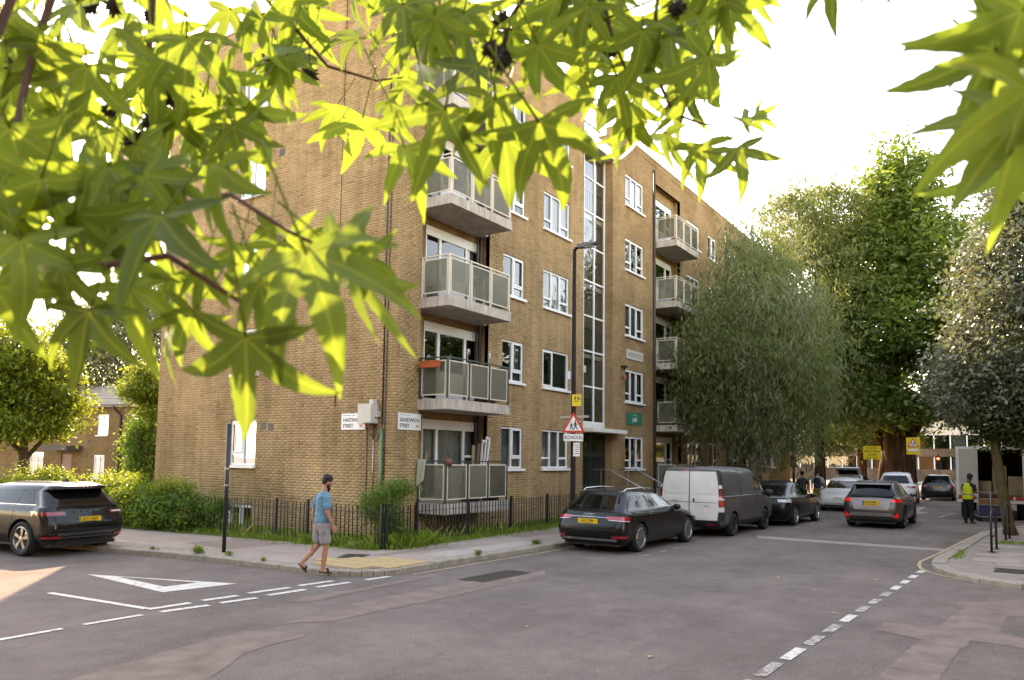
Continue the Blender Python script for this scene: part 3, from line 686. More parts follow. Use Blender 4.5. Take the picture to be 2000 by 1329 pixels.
def balcony(x0, x1, k, green, seed, full=True):
    """slab (part) > posts, rails, framed obscured-glass panels (sub-parts)"""
    r = random.Random(seed); zt = .97+k*2.7; yb, yf = REC if k else .0, -1.0
    m = MB(); m.box(x0, x1, yf, -.002, zt-.27, zt); s = m.build('balcony', CONC, FLATS)
    m = MB(); m.box(BX0+.001+(x0-.85), x1+.2, .0, REC-.001, zt-.27, zt-.004); m.build('balcony_floor', CONC, s)
    pm = GREENI if green else CREAM
    zr = zt+1.07; ft = .03; n = 3; xs = [x0+.05+(x1-x0-.1)*i/n for i in range(n+1)]
    for x in xs:
        q = MB(); q.box(x-.02, x+.02, yf+.03, yf+.07, zt-.10, zr); q.build('post', pm, s)
    for xx in (x0+.05, x1-.05):
        q = MB(); q.box(xx-.02, xx+.02, -.06, -.02, zt-.05, zr); q.build('post', pm, s)
        q = MB(); q.box(xx-.022, xx+.022, yf+.075, -.02, zr, zr+.035); q.build('rail', pm, s)
    q = MB(); q.box(x0+.028, x1-.028, yf+.028, yf+.073, zr, zr+.035); q.build('rail', pm, s)
    zp0, zp1 = zt+.10, zr-.06
    def panel(a, b, along, c, tilt=0):
        m = MB()
        def bb(m, a0, a1, c0, c1, z0, z1):
            if along == 'x': m.box(a0, a1, c0, c1, z0, z1)
            else: m.box(c0, c1, a0, a1, z0, z1)
        bb(m, a, b, c-.014, c+.014, zp0, zp0+ft); bb(m, a, b, c-.014, c+.014, zp1-ft, zp1); bb(m, a, a+ft, c-.014, c+.014, zp0+ft, zp1-ft); bb(m, b-ft, b, c-.014, c+.014, zp0+ft, zp1-ft)
        m.build('panel_frame', CREAM, s)
        q = MB(); bb(q, a+ft, b-ft, c-.004, c+.004, zp0+ft, zp1-ft); q.build('glass_panel', FROST, s)
    for i in range(n): panel(xs[i]+.05, xs[i+1]-.05, 'x', yf+.05)
    panel(yf+.1, -.09, 'y', x0+.05); panel(yf+.1, -.09, 'y', x1-.05)
    return s
for k in range(5):
    bay_window(1.42, k, 100+k); balcony(.85, 3.76, k, k < 2, 200+k)
    bay_window(16.82, k, 110+k); balcony(16.75, 19.55, k, k < 2, 210+k)
    bay_window(26.8, k, 120+k); balcony(26.7, 29.6, k, True, 220+k)
# -- stair screen
m = MB(); zs = [3.55+1.345*i for i in range(9)]; y0, y1 = SR, SR+.07
for x in (10.70, 11.57, 12.44): m.box(x-.035, x+.035, y0-.01, y1, 3.35, 14.0)
segs = ((A1+.01, 10.665), (10.735, 11.535), (11.605, 12.405))
for z in zs:
    for a, b in segs: m.box(a, b, y0, y1, z-.03, z+.03)
scr = m.build('stair_screen', UPVC, FLATS)
for i, z in enumerate(zs[:-1]):
    for a, b in segs[1:]:
        q = MB(); q.quad((a, y0+.03, z+.03), (b, y0+.03+RND.uniform(-.004, .004), z+.03), (b, y0+.03, zs[i+1]-.03), (a, y0+.03, zs[i+1]-.03)); q.build('pane', GLASS, scr)
m = MB(); m.quad((A1, 2.4, ZB), (12.5, 2.4, ZB), (12.5, 2.4, 14), (A1, 2.4, 14)); m.build('stair_wall', ROOMG, FLATS)
m = MB(); m.quad((12.49, .42, 3.3), (12.49, 2.4, 3.3), (12.49, 2.4, 14), (12.49, .42, 14)); m.build('stair_wall', ROOMG, FLATS)
for i in range(5):
    z = 3.45+i*2.7
    q = MB(); q.box(A1+.02, 12.48, .45, 1.35, z-.16, z); st = q.build('stair_landing', ROOMG, FLATS)
    q = MB(); q.box(A1+.02, 12.48, 1.6, 2.38, z+1.35-.16, z+1.35); q.build('half_landing', ROOMG, st)
    for b in range(11):
        q = MB(); x = 10.25+b*.2; q.box(x-.012, x+.012, .47, .495, z, z+.95); q.build('baluster', GREENI, st)
    q = MB(); q.box(10.2, 12.4, .462, .502, z+.95, z+1.0); q.build('handrail', GREENI, st)
m = MB(); m.box(A1+.02, 12.48, -.12, 2.4, 14.0, 14.42); m.build('stair_roof', WHITEW, FLATS)
m = MB(); m.box(A1+.02, 12.95, -.42, .3, 3.16, 3.30); m.build('porch_canopy', WHITEW, FLATS)
m = MB(); m.box(A1+.01, 12.49, .315, .4, 3.301, 3.52); m.build('porch_fascia', WHITEW, FLATS)
# dark entrance gate with bars
g = MB(); gx0, gx1, gz0, gz1, gy = A1+.02, 12.48, .93, 3.14, .30
for a, b in ((gx0, gx0+.07), (11.15, 11.25), (gx1-.07, gx1)): g.box(a, b, gy, gy+.06, gz0, gz1)
g.box(gx0+.07, 11.15, gy, gy+.06, gz0, gz0+.28); g.box(11.25, gx1-.07, gy, gy+.06, gz0, gz0+.28); g.box(gx0+.07, 11.15, gy, gy+.06, 2.25, 2.45); g.box(11.25, gx1-.07, gy, gy+.06, 2.25, 2.45)
DG = plain('dark_gate_paint', S('#1f2724'), .4, var=.15)
gate = g.build('entrance_gate', DG, FLATS)
for a, b in ((gx0+.07, 11.15), (11.25, gx1-.07)):
    for i in range(6):
        x = a+(b-a)*(i+.5)/6; q = MB(); q.box(x-.028, x+.028, gy+.01, gy+.05, gz0+.28, 2.25); q.build('bar', DG, gate)
    for i in range(2):
        q = MB(); q.quad((a+.02+(b-a)*i/2, gy+.03, 2.47), (a-.02+(b-a)*(i+1)/2, gy+.03, 2.47), (a-.02+(b-a)*(i+1)/2, gy+.03, 3.1), (a+.02+(b-a)*i/2, gy+.03, 3.1)); q.build('pane', GLASSD, gate)
m = MB(); m.box(A1+.01, 12.49, -1.2, 2.35, ZB, .93); m.box(A1+.01, 12.49, -1.5, -1.2, ZB, .76); m.box(A1+.01, 12.49, -1.8, -1.5, ZB, .59); m.box(A1+.01, 12.49, -2.1, -1.8, ZB, .42); m.box(A1+.01, 12.49, -2.4, -2.1, ZB, .26); m.build('entrance_step', CONC, FLATS)
m = MB(); m.box(A1+.02, 12.48, 1.2, 1.3, .93, 3.3); m.build('lobby_wall', ROOMD, FLATS)
# pipes, cables and small fittings on the walls
DPIPE = plain('dark_brown_pipe', S('#3b2f2a'), .5, var=.2)
def pipe(name, pts, r, mt, n=8): return MB().tube(pts, r, n).build(name, mt, FLATS, smooth=True)
pipe('downpipe', [(3.92, REC-.07, .7), (3.92, REC-.07, ZR-1.1)], .05, DPIPE); pipe('downpipe', [(3.76, REC-.06, .98), (3.76, REC-.06, ZR-1.1)], .032, DPIPE)
pipe('downpipe', [(16.5, -.07, .2), (16.5, -.07, ZR-.5)], .055, DPIPE); pipe('downpipe', [(26.45, -.07, .2), (26.45, -.07, ZR-.5)], .055, DPIPE)
pipe('cable', [(-.02, .32, .4), (-.02, .33, 3.0), (-.02, .30, 9.0), (-.02, .31, ZR)], .016, DPIPE, 6)
pipe('cable', [(-.02, .42, 3.0), (-.02, .43, 7.0), (-.02, .41, ZR)], .022, DPIPE, 6)
pipe('cable', [(-.02, .93, .4), (-.02, .94, 2.9)], .012, IRON, 6); pipe('cable', [(-.02, .70, .6), (-.02, .71, 2.95)], .016, STEEL, 6)
pipe('cable', [(-.015, 2.15, 3.5), (-.015, 2.16, 9.0), (-.015, 2.14, ZR-.3)], .010, DPIPE, 6)
pipe('cable', [(-.04, .62, 3.0), (-.07, .55, 2.72), (-.05, .47, 2.62), (-.06, .42, 2.8), (-.03, .41, 3.2)], .012, IRON, 6)
pipe('cable', [(-.04, .72, 3.0), (-.08, .66, 2.60), (-.05, .56, 2.55), (-.05, .44, 2.85)], .010, IRON, 6)
pipe('cable', [(-.04, .80, 3.0), (-.07, .82, 2.75), (-.05, .73, 2.66), (-.05, .66, 2.95)], .010, DPIPE, 6)
pipe('green_pipe', [(-.05, .40, .3), (-.05, .41, 2.88)], .042, plain('green_painted_pipe', S('#55704a'), .5, var=.2))
for y, z in ((4.67, 11.05), (4.72, 2.97), (5.05, 3.0), (4.7, 8.4), (9.2, 5.6)):
    m = MB(); m.box(-.012, .02, y-.11, y+.11, z-.11, z+.11); vb = m.build('air_vent', DPIPE, FLATS)
    for i in range(3): m = MB(); m.box(-.018, -.0125, y-.1, y+.1, z-.08+i*.06, z-.05+i*.06); m.build('slat', IRON, vb)
m = MB(); m.box(13.25, 13.45, -.22, -.01, 5.82, 5.9); m.box(13.3, 13.34, -.16, -.1, 5.7, 5.82); m.build('wall_light', IRON, FLATS)
m = MB(); m.lathe([(0, -.1), (.06, -.1), (.085, .06), (.08, .06), (.055, -.08)], 12, c=(13.35, -.12, 5.45)); m.build('hanging_pot', plain('terracotta', S('#a4583a'), .8), FLATS)
m = MB(); m.box(10.02, 10.06, -.12, -.012, 5.3, 5.55); m.build('alarm_box', WHITEW, FLATS)
# ================================================================ terrace house on the side street
def house():
    az = rad(98); A = Vector((12.3, 32.3, 0)); d = Vector((math.cos(az), math.sin(az), 0))
    o = empty('terrace_house', A, az-math.pi/2+math.pi/2, 'two-storey brown brick house with a pale tiled roof on the left', 'house')
    # local: x along the wall (leftwards in view), wall faces +y (towards the camera side)
    L, DP, ze = 17.0, 7.0, 5.25
    ops = [(2.3, 3.3, 3.3, 4.6), (2.5, 3.5, .6, 2.05), (6.6, 7.8, 3.3, 4.6), (12.5, 14, 3.3, 4.6), (5.6, 6.6, 0.1, 2.1), (8.4, 9.8, .9, 2.2)]
    m = MB()
    for x0, x1, z0, z1 in cells(ops, 0, L, -.3, ze): m.quad((x0, 0, z0), (x1, 0, z0), (x1, 0, z1), (x0, 0, z1))
    for x0, x1, z0, z1 in ops:
        for p, q in (((x0, z0), (x1, z0)), ((x1, z0), (x1, z1)), ((x1, z1), (x0, z1)), ((x0, z1), (x0, z0))): m.quad((p[0], 0, p[1]), (q[0], 0, q[1]), (q[0], -.12, q[1]), (p[0], -.12, p[1]))
    m.quad((0, 0, -.3), (0, -DP, -.3), (0, -DP, ze), (0, 0, ze)); m.quad((L, 0, -.3), (L, -DP, -.3), (L, -DP, ze), (L, 0, ze)); m.quad((0, -DP, -.3), (L, -DP, -.3), (L, -DP, ze), (0, -DP, ze))
    m.add([(0, 0, ze), (0, -DP, ze), (0, -DP/2, ze+1.55)], [(0, 1, 2)]); m.add([(L, 0, ze), (L, -DP, ze), (L, -DP/2, ze+1.55)], [(0, 1, 2)])
    m.build('wall', brick_tex('brown_house_brick', 'y', S('#634a2a'), S('#775b37')), o)
    TILE = plain('pale_roof_tile', S('#8d8178'), .85, var=.22, scale=3, co='pos')
    rf = MB(); rf.quad((-.25, .35, ze-.05), (L+.2, .35, ze-.05), (L+.2, -DP/2, ze+1.6), (-.25, -DP/2, ze+1.6)); rf.quad((-.25, -DP-.35, ze-.05), (L+.2, -DP-.35, ze-.05), (L+.2, -DP/2, ze+1.6), (-.25, -DP/2, ze+1.6)); rf = rf.build('roof', TILE, o)
    n = 11; sl = math.hypot(DP/2+.35, 1.65); tt = MB(); tt.box(-.29, .29, 0, sl/n+.06, 0, .025); tmesh = tt.mesh('roof_tile', TILE); ang = math.atan2(1.65, DP/2+.35)
    for j in range(n):
        if j*26 > 290: break
        for i in range(26):
            x = -.0+i*.6+(j % 2)*.3
            if x > 13: continue
            y = .35-(sl*j/n)*math.cos(ang); z = ze-.05+(sl*j/n)*math.sin(ang)
            share('roof_tile', tmesh, rf, (x, y, z+.015+.012*(j % 2)), (math.pi-ang+math.pi*0, 0, 0) if False else (-ang, 0, math.pi))
    m = MB(); m.box(2.7, 3.0, -1.55, -1.35, ze+.55, ze+1.05); m.build('roof_vent', IRON, rf)
    m = MB(); m.box(-.2, L+.2, .36, .48, ze-.16, ze-.04); m.build('gutter', IRON, o)
    m = MB(); m.box(-.2, L+.2, .0, .355, ze-.2, ze-.07); m.build('soffit', WHITEW, o)
    m = MB(); m.tube([(1.4, .42, ze-.12), (1.4, .3, ze-.35), (1.1, .08, ze-.75), (1.05, .08, .0)], .075, 8); m.build('downpipe', IRON, o, smooth=True)
    for i, (x0, x1, z0, z1) in enumerate(ops):
        if i == 4:
            q = MB(); q.box(x0, x1, -.1, -.05, z0, z1); q.build('front_door', plain('brown_front_door', S('#6a3a22'), .5), o); continue
        f = .07; m = MB(); m.box(x0, x1, -.1, -.04, z0, z0+f); m.box(x0, x1, -.1, -.04, z1-f, z1); m.box(x0, x0+f, -.1, -.04, z0+f, z1-f); m.box(x1-f, x1, -.1, -.04, z0+f, z1-f); xm = (x0+x1)/2; m.box(xm-.05, xm+.05, -.1, -.035, z0+f, z1-f)
        w_ = m.build('window', UPVC, o)
        for a, b in ((x0+f, xm-.05), (xm+.05, x1-f)): q = MB(); q.quad((a, -.07, z0+f), (b, -.07, z0+f), (b, -.07, z1-f), (a, -.07, z1-f)); q.build('pane', GLASSD, w_)
        q = MB(); q.box(x0-.05, x1+.05, -.03, .1, z0-.08, z0-.002); q.build('sill', WHITEW, w_)
        q = MB(); q.quad((x0, -.6, z0), (x1, -.6, z0), (x1, -.6, z1), (x0, -.6, z1)); q.build('blind', plain('dim_house_interior', S('#5c5a54'), .9), w_)
    m = MB(); m.box(4.6, 7.2, .0, 1.1, 2.3, 2.6); m.build('porch_canopy', plain('dark_porch_felt', S('#4b423e'), .9), o)
    for x, z in ((.5, 2.9), (.5, 1.9), (4.2, 2.85), (4.2, 2.0)): m = MB(); m.box(x-.12, x+.12, .002, .03, z-.12, z+.12); m.build('air_vent', IRON, o)
    return o
house()
# ---- post-war block closing the far end of the street
def far_block():
    X = 96.0; o = empty('office_block', (X, 0, 0), 0, 'low modern block with white bands and long window strips closing the street', 'building')
    BR = brick_tex('far_brown_brick', 'y', S('#5f4c40'), S('#6d594b'), S('#6a5b50')); WB = plain('pale_band', S('#b5a89c'), .8, var=.1)
    y0, y1 = -40, 34
    def slab(name, z0, z1, mt, dx=0): m = MB(); m.box(dx, 6, y0, y1, z0, z1); return m.build(name, mt, o)
    slab('ground_wall', -.3, 1.45, BR); slab('brown_band', 3.05, 4.05, BR, -.25); slab('white_band', 5.75, 8.0, WB, -.15); slab('white_band', 9.6, 11.2, WB, -.15)
    for z0, z1 in ((1.45, 3.05), (4.05, 5.75), (8.0, 9.6)):
        m = MB(); m.quad((.9, y0, z0), (.9, y1, z0), (.9, y1, z1), (.9, y0, z1)); m.build('room', ROOMD, o)
        y = y0; i = 0
        while y < y1-1.5:
            m = MB(); m.box(-.06, .06, y-.07, y+.07, z0, z1); f = m.build('window', WHITEW, o)
            q = MB(); q.quad((.02, y+.07, z0), (.02, y+1.73, z0), (.02, y+1.73, z1), (.02, y+.07, z1)); q.build('pane', GLASSD, f)
            if i % 3 == 0: q = MB(); q.quad((.3, y+.2, z0), (.3, y+1.6, z0), (.3, y+1.6, z1), (.3, y+.2, z1)); q.build('blind', CURT, f)
            y += 1.8; i += 1
    return o
far_block()
# ---- unseen terraces added opposite the flats to block low sky and darken reflections
BLACKG = plain('dark_glass', S('#14181a'), .05, var=0, spec=.7)
def opposite(name, x0, x1, y0, y1, h, axis):
    m = MB(); m.box(x0, x1, y0, y1, -.3, h); o = struct(m.build(name, BRICKX if axis == 'x' else BRICKY))
    for k in range(int(h//3)):
        L0, L1 = (x0, x1) if axis == 'x' else (y0, y1); n = int((L1-L0)//3)
        for i in range(n):
            q = MB(); a = L0+1+3*i; z = 1.0+3*k
            if axis == 'x': q.box(a, a+1.3, y1+.002, y1+.03, z, z+1.5)
            else: q.box(x1+.002, x1+.03, a, a+1.3, z, z+1.5)
            q.build('window', BLACKG, o)
opposite('unseen_terrace_opposite', 4, 64, -34, -20.5, 9.0, 'x'); opposite('unseen_terrace_west', -52, -38, -60, 30, 10.0, 'y'); opposite('unseen_terrace_south', -34, -4, -48, -33, 9.5, 'x')
# ================================================================ vehicles
def paint(name, col, metal=.0, rough=.28, coat=.55):
    if name in MATS: return MATS[name]
    s = N(name); c = s.ramp(s.noise(s.obj(), 1.4, 5, .6), [(.3, tuple(x*.86 for x in col)), (.7, tuple(min(1, x*1.1) for x in col))])
    dust = s.ramp(s.noise(s.obj(), 30, 5, .7), [(.35, (.0, .0, .0)), (.8, (1, 1, 1))])
    c = s.mix(s.math('MULTIPLY', dust, .03), c, S('#8a7f74'))
    rg = s.math('ADD', s.math('MULTIPLY', dust, .12), rough)
    return s.done(s.bsdf(c, rg, metal, .5 if max(col) > .01 else .28, None, coat))
CGLASS = plain('car_window_glass', S('#0b0d0d'), .05, var=0, spec=.32)
CGLASS2 = plain('tinted_car_glass', S('#1a201d'), .06, var=0, spec=.35)
RUBBER = plain('tyre_rubber', S('#1a1a1a'), .85, var=.2, scale=20)
PLAST = plain('black_plastic_trim', S('#161617'), .55, var=.15, scale=8)
CHROME = plain('chrome_trim', S('#c9c9c9'), .18, 1.0, var=.05)
ALLOY = plain('alloy_wheel', S('#a9a7a3'), .32, .9, var=.1)
ALLOYD = plain('dark_alloy_wheel', S('#4a4a4a'), .4, .8, var=.1)
def lens(name, col, em=0.0):
    if name in MATS: return MATS[name]
    s = N(name); return s.done(s.bsdf(col, .12, spec=.6, coat=1.0, **({'Emission Color': (*col, 1), 'Emission Strength': em} if em else {})))
REDL = lens('red_lamp_lens', S('#a3121a')); BRAKE = lens('lit_red_lamp_lens', S('#c8141c'), .06); CLEARL = lens('clear_lamp_lens', S('#c9c7c4')); DREDL = lens('dark_red_lamp_lens', S('#5d0d14'))
PLY = plain('yellow_number_plate', S('#d9a920'), .4, var=.05); PLW = plain('white_number_plate', S('#d5d3cc'), .4, var=.05); INK = plain('black_lettering', S('#101010'), .5, var=0); PGRN = plain('green_plate_flash', S('#2e8a4e'), .4, var=0); PBLU = plain('blue_plate_flash', S('#27509a'), .4, var=0)

class Body:
    """a car shell lofted through plan outlines (rings) at rising heights; x forward from the rear bumper, y to the left"""
    NR, NC, NS, NF = 7, 7, 30, 7
    def __init__(s, levels, sub=3):
        L = levels
        rings = [s.ring(l) for l in L]
        out = []; s.key = []
        for i in range(len(rings)-1):
            n = sub if not L[i].get('sharp') and not L[i+1].get('sharp') else sub
            for k in range(n):
                t = k/n
                p0 = rings[i-1] if i and not L[i].get('sharp') else rings[i]; p1, p2 = rings[i], rings[i+1]
                p3 = rings[i+2] if i+2 < len(rings) and not L[i+1].get('sharp') else rings[i+1]
                m1, m2 = (p2-p0)*.5, (p3-p1)*.5
                if p0 is p1: m1 = p2-p1
                if p3 is p2: m2 = p2-p1
                h = (2*t**3-3*t**2+1)*p1+(t**3-2*t**2+t)*m1+(-2*t**3+3*t**2)*p2+(t**3-t**2)*m2
                out.append(h); s.key.append(i+t)
        out.append(rings[-1]); s.key.append(len(rings)-1); s.R = np.array(out); s.sub = sub
    def half(s, l):
        xr, xf, w = l['xr'], l['xf'], l['w']; cr, cf = l.get('cr', .35), l.get('cf', .45); br, bf = l.get('br', .06), l.get('bf', .12); cy = l.get('cy', .28)
        pts = []
        for i in range(s.NR): y = (w-cy)*i/s.NR; pts.append((xr+br*(y/w)**2, y))
        x0, y0 = xr+br*((w-cy)/w)**2, w-cy
        for i in range(s.NC):
            a = math.pi/2*i/s.NC; q = .82
            pts.append((x0+cr*(1-math.cos(a)**q), y0+cy*math.sin(a)**q))
        xs0 = x0+cr; y1 = (w-cy); xe = xf-bf*((w-cy)/w)**2-cf
        for i in range(s.NS):
            t = i/(s.NS-1); x = xs0+(xe-xs0)*t; pts.append((x, w-l.get('taper', .03)*(2*t-1)**2*(1 if True else 0)))
        x3 = xf-bf*((w-cy)/w)**2
        for i in range(1, s.NC+1):
            a = math.pi/2*i/s.NC; q = .82
            pts.append((x3-cf*(1-math.sin(a)**q) if i < s.NC else x3, y1+cy*max(0, math.cos(a))**q-(l.get('taper', .03)*(1-i/s.NC))))
        for i in range(1, s.NF+1): y = (w-cy)*(1-i/s.NF); pts.append((xf-bf*(y/w)**2, y))
        return pts
    def ring(s, l):
        h = s.half(l); full = h+[(x, -y) for x, y in h[-2:0:-1]]
        z = l['z']; fz = l.get('dz')
        return np.array([(x, y, z+(fz(x) if fz else 0)) for x, y in full])
    # index helpers on the half ring: rear centre = 0, ... front centre = H
    @property
    def H(s): return s.NR+s.NC+s.NS+s.NC+s.NF-1
    def ev(s, lev, t):
        """point at level (float, in input levels) and ring parameter t (float index, negative = right side)"""
        n = s.R.shape[1]; j = lev*s.sub; j0 = min(int(math.floor(j)), len(s.R)-2); fj = j-j0
        t = t % n; i0 = int(math.floor(t)); ft = t-i0; i1 = (i0+1) % n; i0 %= n
        return (s.R[j0, i0]*(1-ft)+s.R[j0, i1]*ft)*(1-fj)+(s.R[j0+1, i0]*(1-ft)+s.R[j0+1, i1]*ft)*fj
    def tx(s, lev, x, side=1):
        """ring parameter on the side run where the x coordinate is x"""
        lo, hi = s.NR, s.NR+s.NC+s.NS+s.NC-1
        for _ in range(40):
            mid = (lo+hi)/2
            if s.ev(lev, mid)[0] < x: lo = mid
            else: hi = mid
        return lo*side
    def ty(s, lev, y, end='rear'):
        """ring parameter on the rear (or front) where the y coordinate is y (signed)"""
        a = abs(y); lo, hi = (0, s.NR+s.NC) if end == 'rear' else (s.H, s.NR+s.NC+s.NS-1)
        for _ in range(40):
            mid = (lo+hi)/2
            if s.ev(lev, mid)[1] < a: lo = mid
            else: hi = mid
        return lo if y >= 0 else -lo
    def tf(s, lev, y):
        """ring parameter on the front, running on past the front centre for the right-hand side"""
        t = s.ty(lev, abs(y), 'front'); return t if y >= 0 else s.R.shape[1]-t
    def patch(s, corners, off=.006, nu=10, nv=5, th=0.0):
        """surface patch between four (lev, t) corners (bottom-left, bottom-right, top-right, top-left)"""
        (l0, t0), (l1, t1), (l2, t2), (l3, t3) = corners; V = []; m = MB()
        cen = s.R.reshape(-1, 3).mean(0)
        for j in range(nv+1):
            v = j/nv
            for i in range(nu+1):
                u = i/nu
                lev = (l0*(1-u)+l1*u)*(1-v)+(l3*(1-u)+l2*u)*v; t = (t0*(1-u)+t1*u)*(1-v)+(t3*(1-u)+t2*u)*v
                p = s.ev(lev, t); e = .02
                d1 = s.ev(min(lev+e, len(s.key)//s.sub-.001), t)-s.ev(max(lev-e, 0), t); d2 = s.ev(lev, t+.1)-s.ev(lev, t-.1)
                nn = np.cross(d2, d1); q = np.linalg.norm(nn); nn = nn/q if q > 1e-9 else np.array([0, 0, 1.])
                if nn @ (p-np.array([p[0]*.6+cen[0]*.4, 0, .7])) < 0: nn = -nn
                V.append(p+nn*off)
        F = [(j*(nu+1)+i, j*(nu+1)+i+1, (j+1)*(nu+1)+i+1, (j+1)*(nu+1)+i) for j in range(nv) for i in range(nu)]
        m.add(V, F); return m
    def mesh(s, mats, arches, name='body'):
        n = s.R.shape[1]; V = s.R.reshape(-1, 3); m = MB()
        F = [(j*n+i, j*n+(i+1) % n, (j+1)*n+(i+1) % n, (j+1)*n+i) for j in range(len(s.R)-1) for i in range(n)]
        F.append(tuple(range(n))[::-1])
        m.add(V, F)
        # crowned roof cap
        top = s.R[-1]; b = len(m.v); c = top.mean(0); H_ = n//2
        rows = []
        for i in range(1, H_): rows.append((i, n-i))
        m2 = []
        for q in range(1, 5):
            m2.append([len(m.v)+i for i in range(len(rows))])
            f = q/5
            for a, bb in rows:
                p = top[a]*(1-f)+top[bb]*f; m.v.append((p[0], p[1], p[2]+.022*math.sin(math.pi*f)))
        cols = [[r_[0] for r_ in rows]]; cols = [[(len(s.R)-1)*n+a for a, _ in rows]]+m2+[[(len(s.R)-1)*n+bb for _, bb in rows]]
        for ca, cb in zip(cols, cols[1:]):
            for i in range(len(rows)-1): m.f.append((ca[i], ca[i+1], cb[i+1], cb[i])); m.m.append(0)
        k0, k1 = (len(s.R)-1)*n, (len(s.R)-1)*n+H_
        m.f.append(tuple([k0]+[c_[0] for c_ in cols])); m.f.append(tuple([k1]+[c_[-1] for c_ in cols][::-1])); m.m += [0, 0]
        me = m.mesh(name, mats)
        bm = bmesh.new(); bm.from_mesh(me); bmesh.ops.remove_doubles(bm, verts=bm.verts, dist=1e-4); bmesh.ops.recalc_face_normals(bm, faces=bm.faces); bm.to_mesh(me); bm.free()
        tmp = bpy.data.objects.new('t', me); cut = []
        for cx, cz, rr in arches:
            for sy in (1, -1):
                c_ = MB(); c_.lathe([(0, sy*.55), (rr, sy*.55), (rr*1.0, sy*1.3), (0, sy*1.3)], 28, 'y', (cx, 0, cz)); cm = c_.mesh('c', [PLAST])
                b2 = bmesh.new(); b2.from_mesh(cm); bmesh.ops.remove_doubles(b2, verts=b2.verts, dist=1e-5); bmesh.ops.recalc_face_normals(b2, faces=b2.faces); b2.to_mesh(cm); b2.free()
                co = bpy.data.objects.new('c', cm); cut.append(co)
                md = tmp.modifiers.new('b', 'BOOLEAN'); md.object = co; md.operation = 'DIFFERENCE'; md.solver = 'EXACT'; md.material_mode = 'TRANSFER'
        me2 = baked(tmp, *cut); me2.name = name
        me2.polygons.foreach_set('use_smooth', [True]*len(me2.polygons)); me2.set_sharp_from_angle(angle=rad(38)); return me2
WHEELS = {}
def wheel_meshes(r, wd, spokes, rimm):
    k = (r, wd, spokes, rimm.name)
    if k in WHEELS: return WHEELS[k]
    t = MB(); ri = r*.70
    t.lathe([(ri, -wd/2+.01), (r*.90, -wd/2), (r*.98, -wd/2+.03), (r, -wd/4), (r, wd/4), (r*.98, wd/2-.03), (r*.90, wd/2), (ri, wd/2-.01)], 36, 'y', close=True); tm = t.mesh('tyre', RUBBER, smooth=True)
    q = MB(); q.lathe([(ri, wd/2-.012), (ri*.94, wd/2-.004), (ri*.90, wd/2-.03), (ri*.88, wd/2-.12)], 36, 'y'); q.lathe([(0, wd/2-.1), (ri*.88, wd/2-.12)], 24, 'y')
    for i in range(spokes):
        a = 2*math.pi*i/spokes
        for da in (-.11, .11):
            p = []
            for rr, hw in ((ri*.16, .022), (ri*.92, .016)):
                for sg in (-1, 1):
                    aa = a+da*(rr/ri)+sg*hw/rr; p.append((rr*math.cos(aa), rr*math.sin(aa)))
            yo, yi = wd/2-.018, wd/2-.075
            v = [(x, yo, z) for x, z in p]+[(x, yi, z) for x, z in p]
            q.add(v, [(0, 1, 3, 2), (4, 6, 7, 5), (0, 2, 6, 4), (1, 5, 7, 3), (2, 3, 7, 6), (0, 4, 5, 1)])
    q.lathe([(0, wd/2-.01), (ri*.2, wd/2-.014), (ri*.22, wd/2-.06)], 16, 'y')
    dm = MB(); dm.lathe([(0, wd/2-.118), (ri*.87, wd/2-.119)], 20, 'y')
    WHEELS[k] = (tm, q.mesh('rim', rimm, angle=40), dm.mesh('brake_disc', BLACKM)); return WHEELS[k]
def add_wheels(car, xs, hw, r, wd, spokes, rimm):
    tm, rm, dm = wheel_meshes(r, wd, spokes, rimm)
    for x in xs:
        for sy in (1, -1):
            o = share('wheel', tm, car, (x, sy*(hw-wd/2), r), (0, RND.uniform(0, 6), 0 if sy > 0 else math.pi))
            share('rim', rm, o); share('brake_disc', dm, o)
def plate(car, x, z, txt, yellow=True, front=False, flash=None, y=0., tilt=0.):
    m = MB(); m.box(-.006, .006, -.26, .26, -.056, .056); p = m.build('number_plate', PLY if yellow else PLW, car, loc=(x, y, z), rot=(0, tilt, 0))
    sx = 1 if front else -1
    text('plate_lettering', txt, .092, INK, p, (sx*.0075, .0, 0), (math.pi/2, 0, math.pi/2 if front else -math.pi/2), sx=.86, bold=.0012)
    if flash:
        f_ = MB(); y0 = .26 if not front else -.26; s_ = -1 if not front else 1
        f_.box(min(sx*.0062, sx*.0072), max(sx*.0062, sx*.0072), min(y0, y0+s_*.045), max(y0, y0+s_*.045), -.056, .056); f_.build('plate_flash', flash, p)
    return p
def seam(B, car, pts, wdt=.010, mat_=BLACKM, off=.003, name='panel_gap'):
    """thin dark strip following the shell through (lev, t) points"""
    P = [B.patch([(l, t), (l, t+1e-3), (l+1e-3, t+1e-3), (l+1e-3, t)], off, 1, 1).v[0] for l, t in pts]
    m = MB(); m.tube(P, wdt/2, 5); return m.build(name, mat_, car)
def mirror_(car, x, y, z, mat_, s=1.0):
    for sy in (1, -1):
        m = MB()
        m.lathe([(.0, -.105), (.055, -.085), (.078, -.02), (.075, .04), (.05, .085), (0, .1)], 10, 'y', (0, sy*.1, 0))
        o = m.build('door_mirror', mat_, car, smooth=True, loc=(x, sy*y, z)); o.scale = (.75*s, 1.0*s, .95*s)
        q = MB(); q.box(-.03, .03, -sy*.06 if sy > 0 else .0, .0 if sy > 0 else .06, -.03, .01); q.build('mirror_arm', PLAST, o)
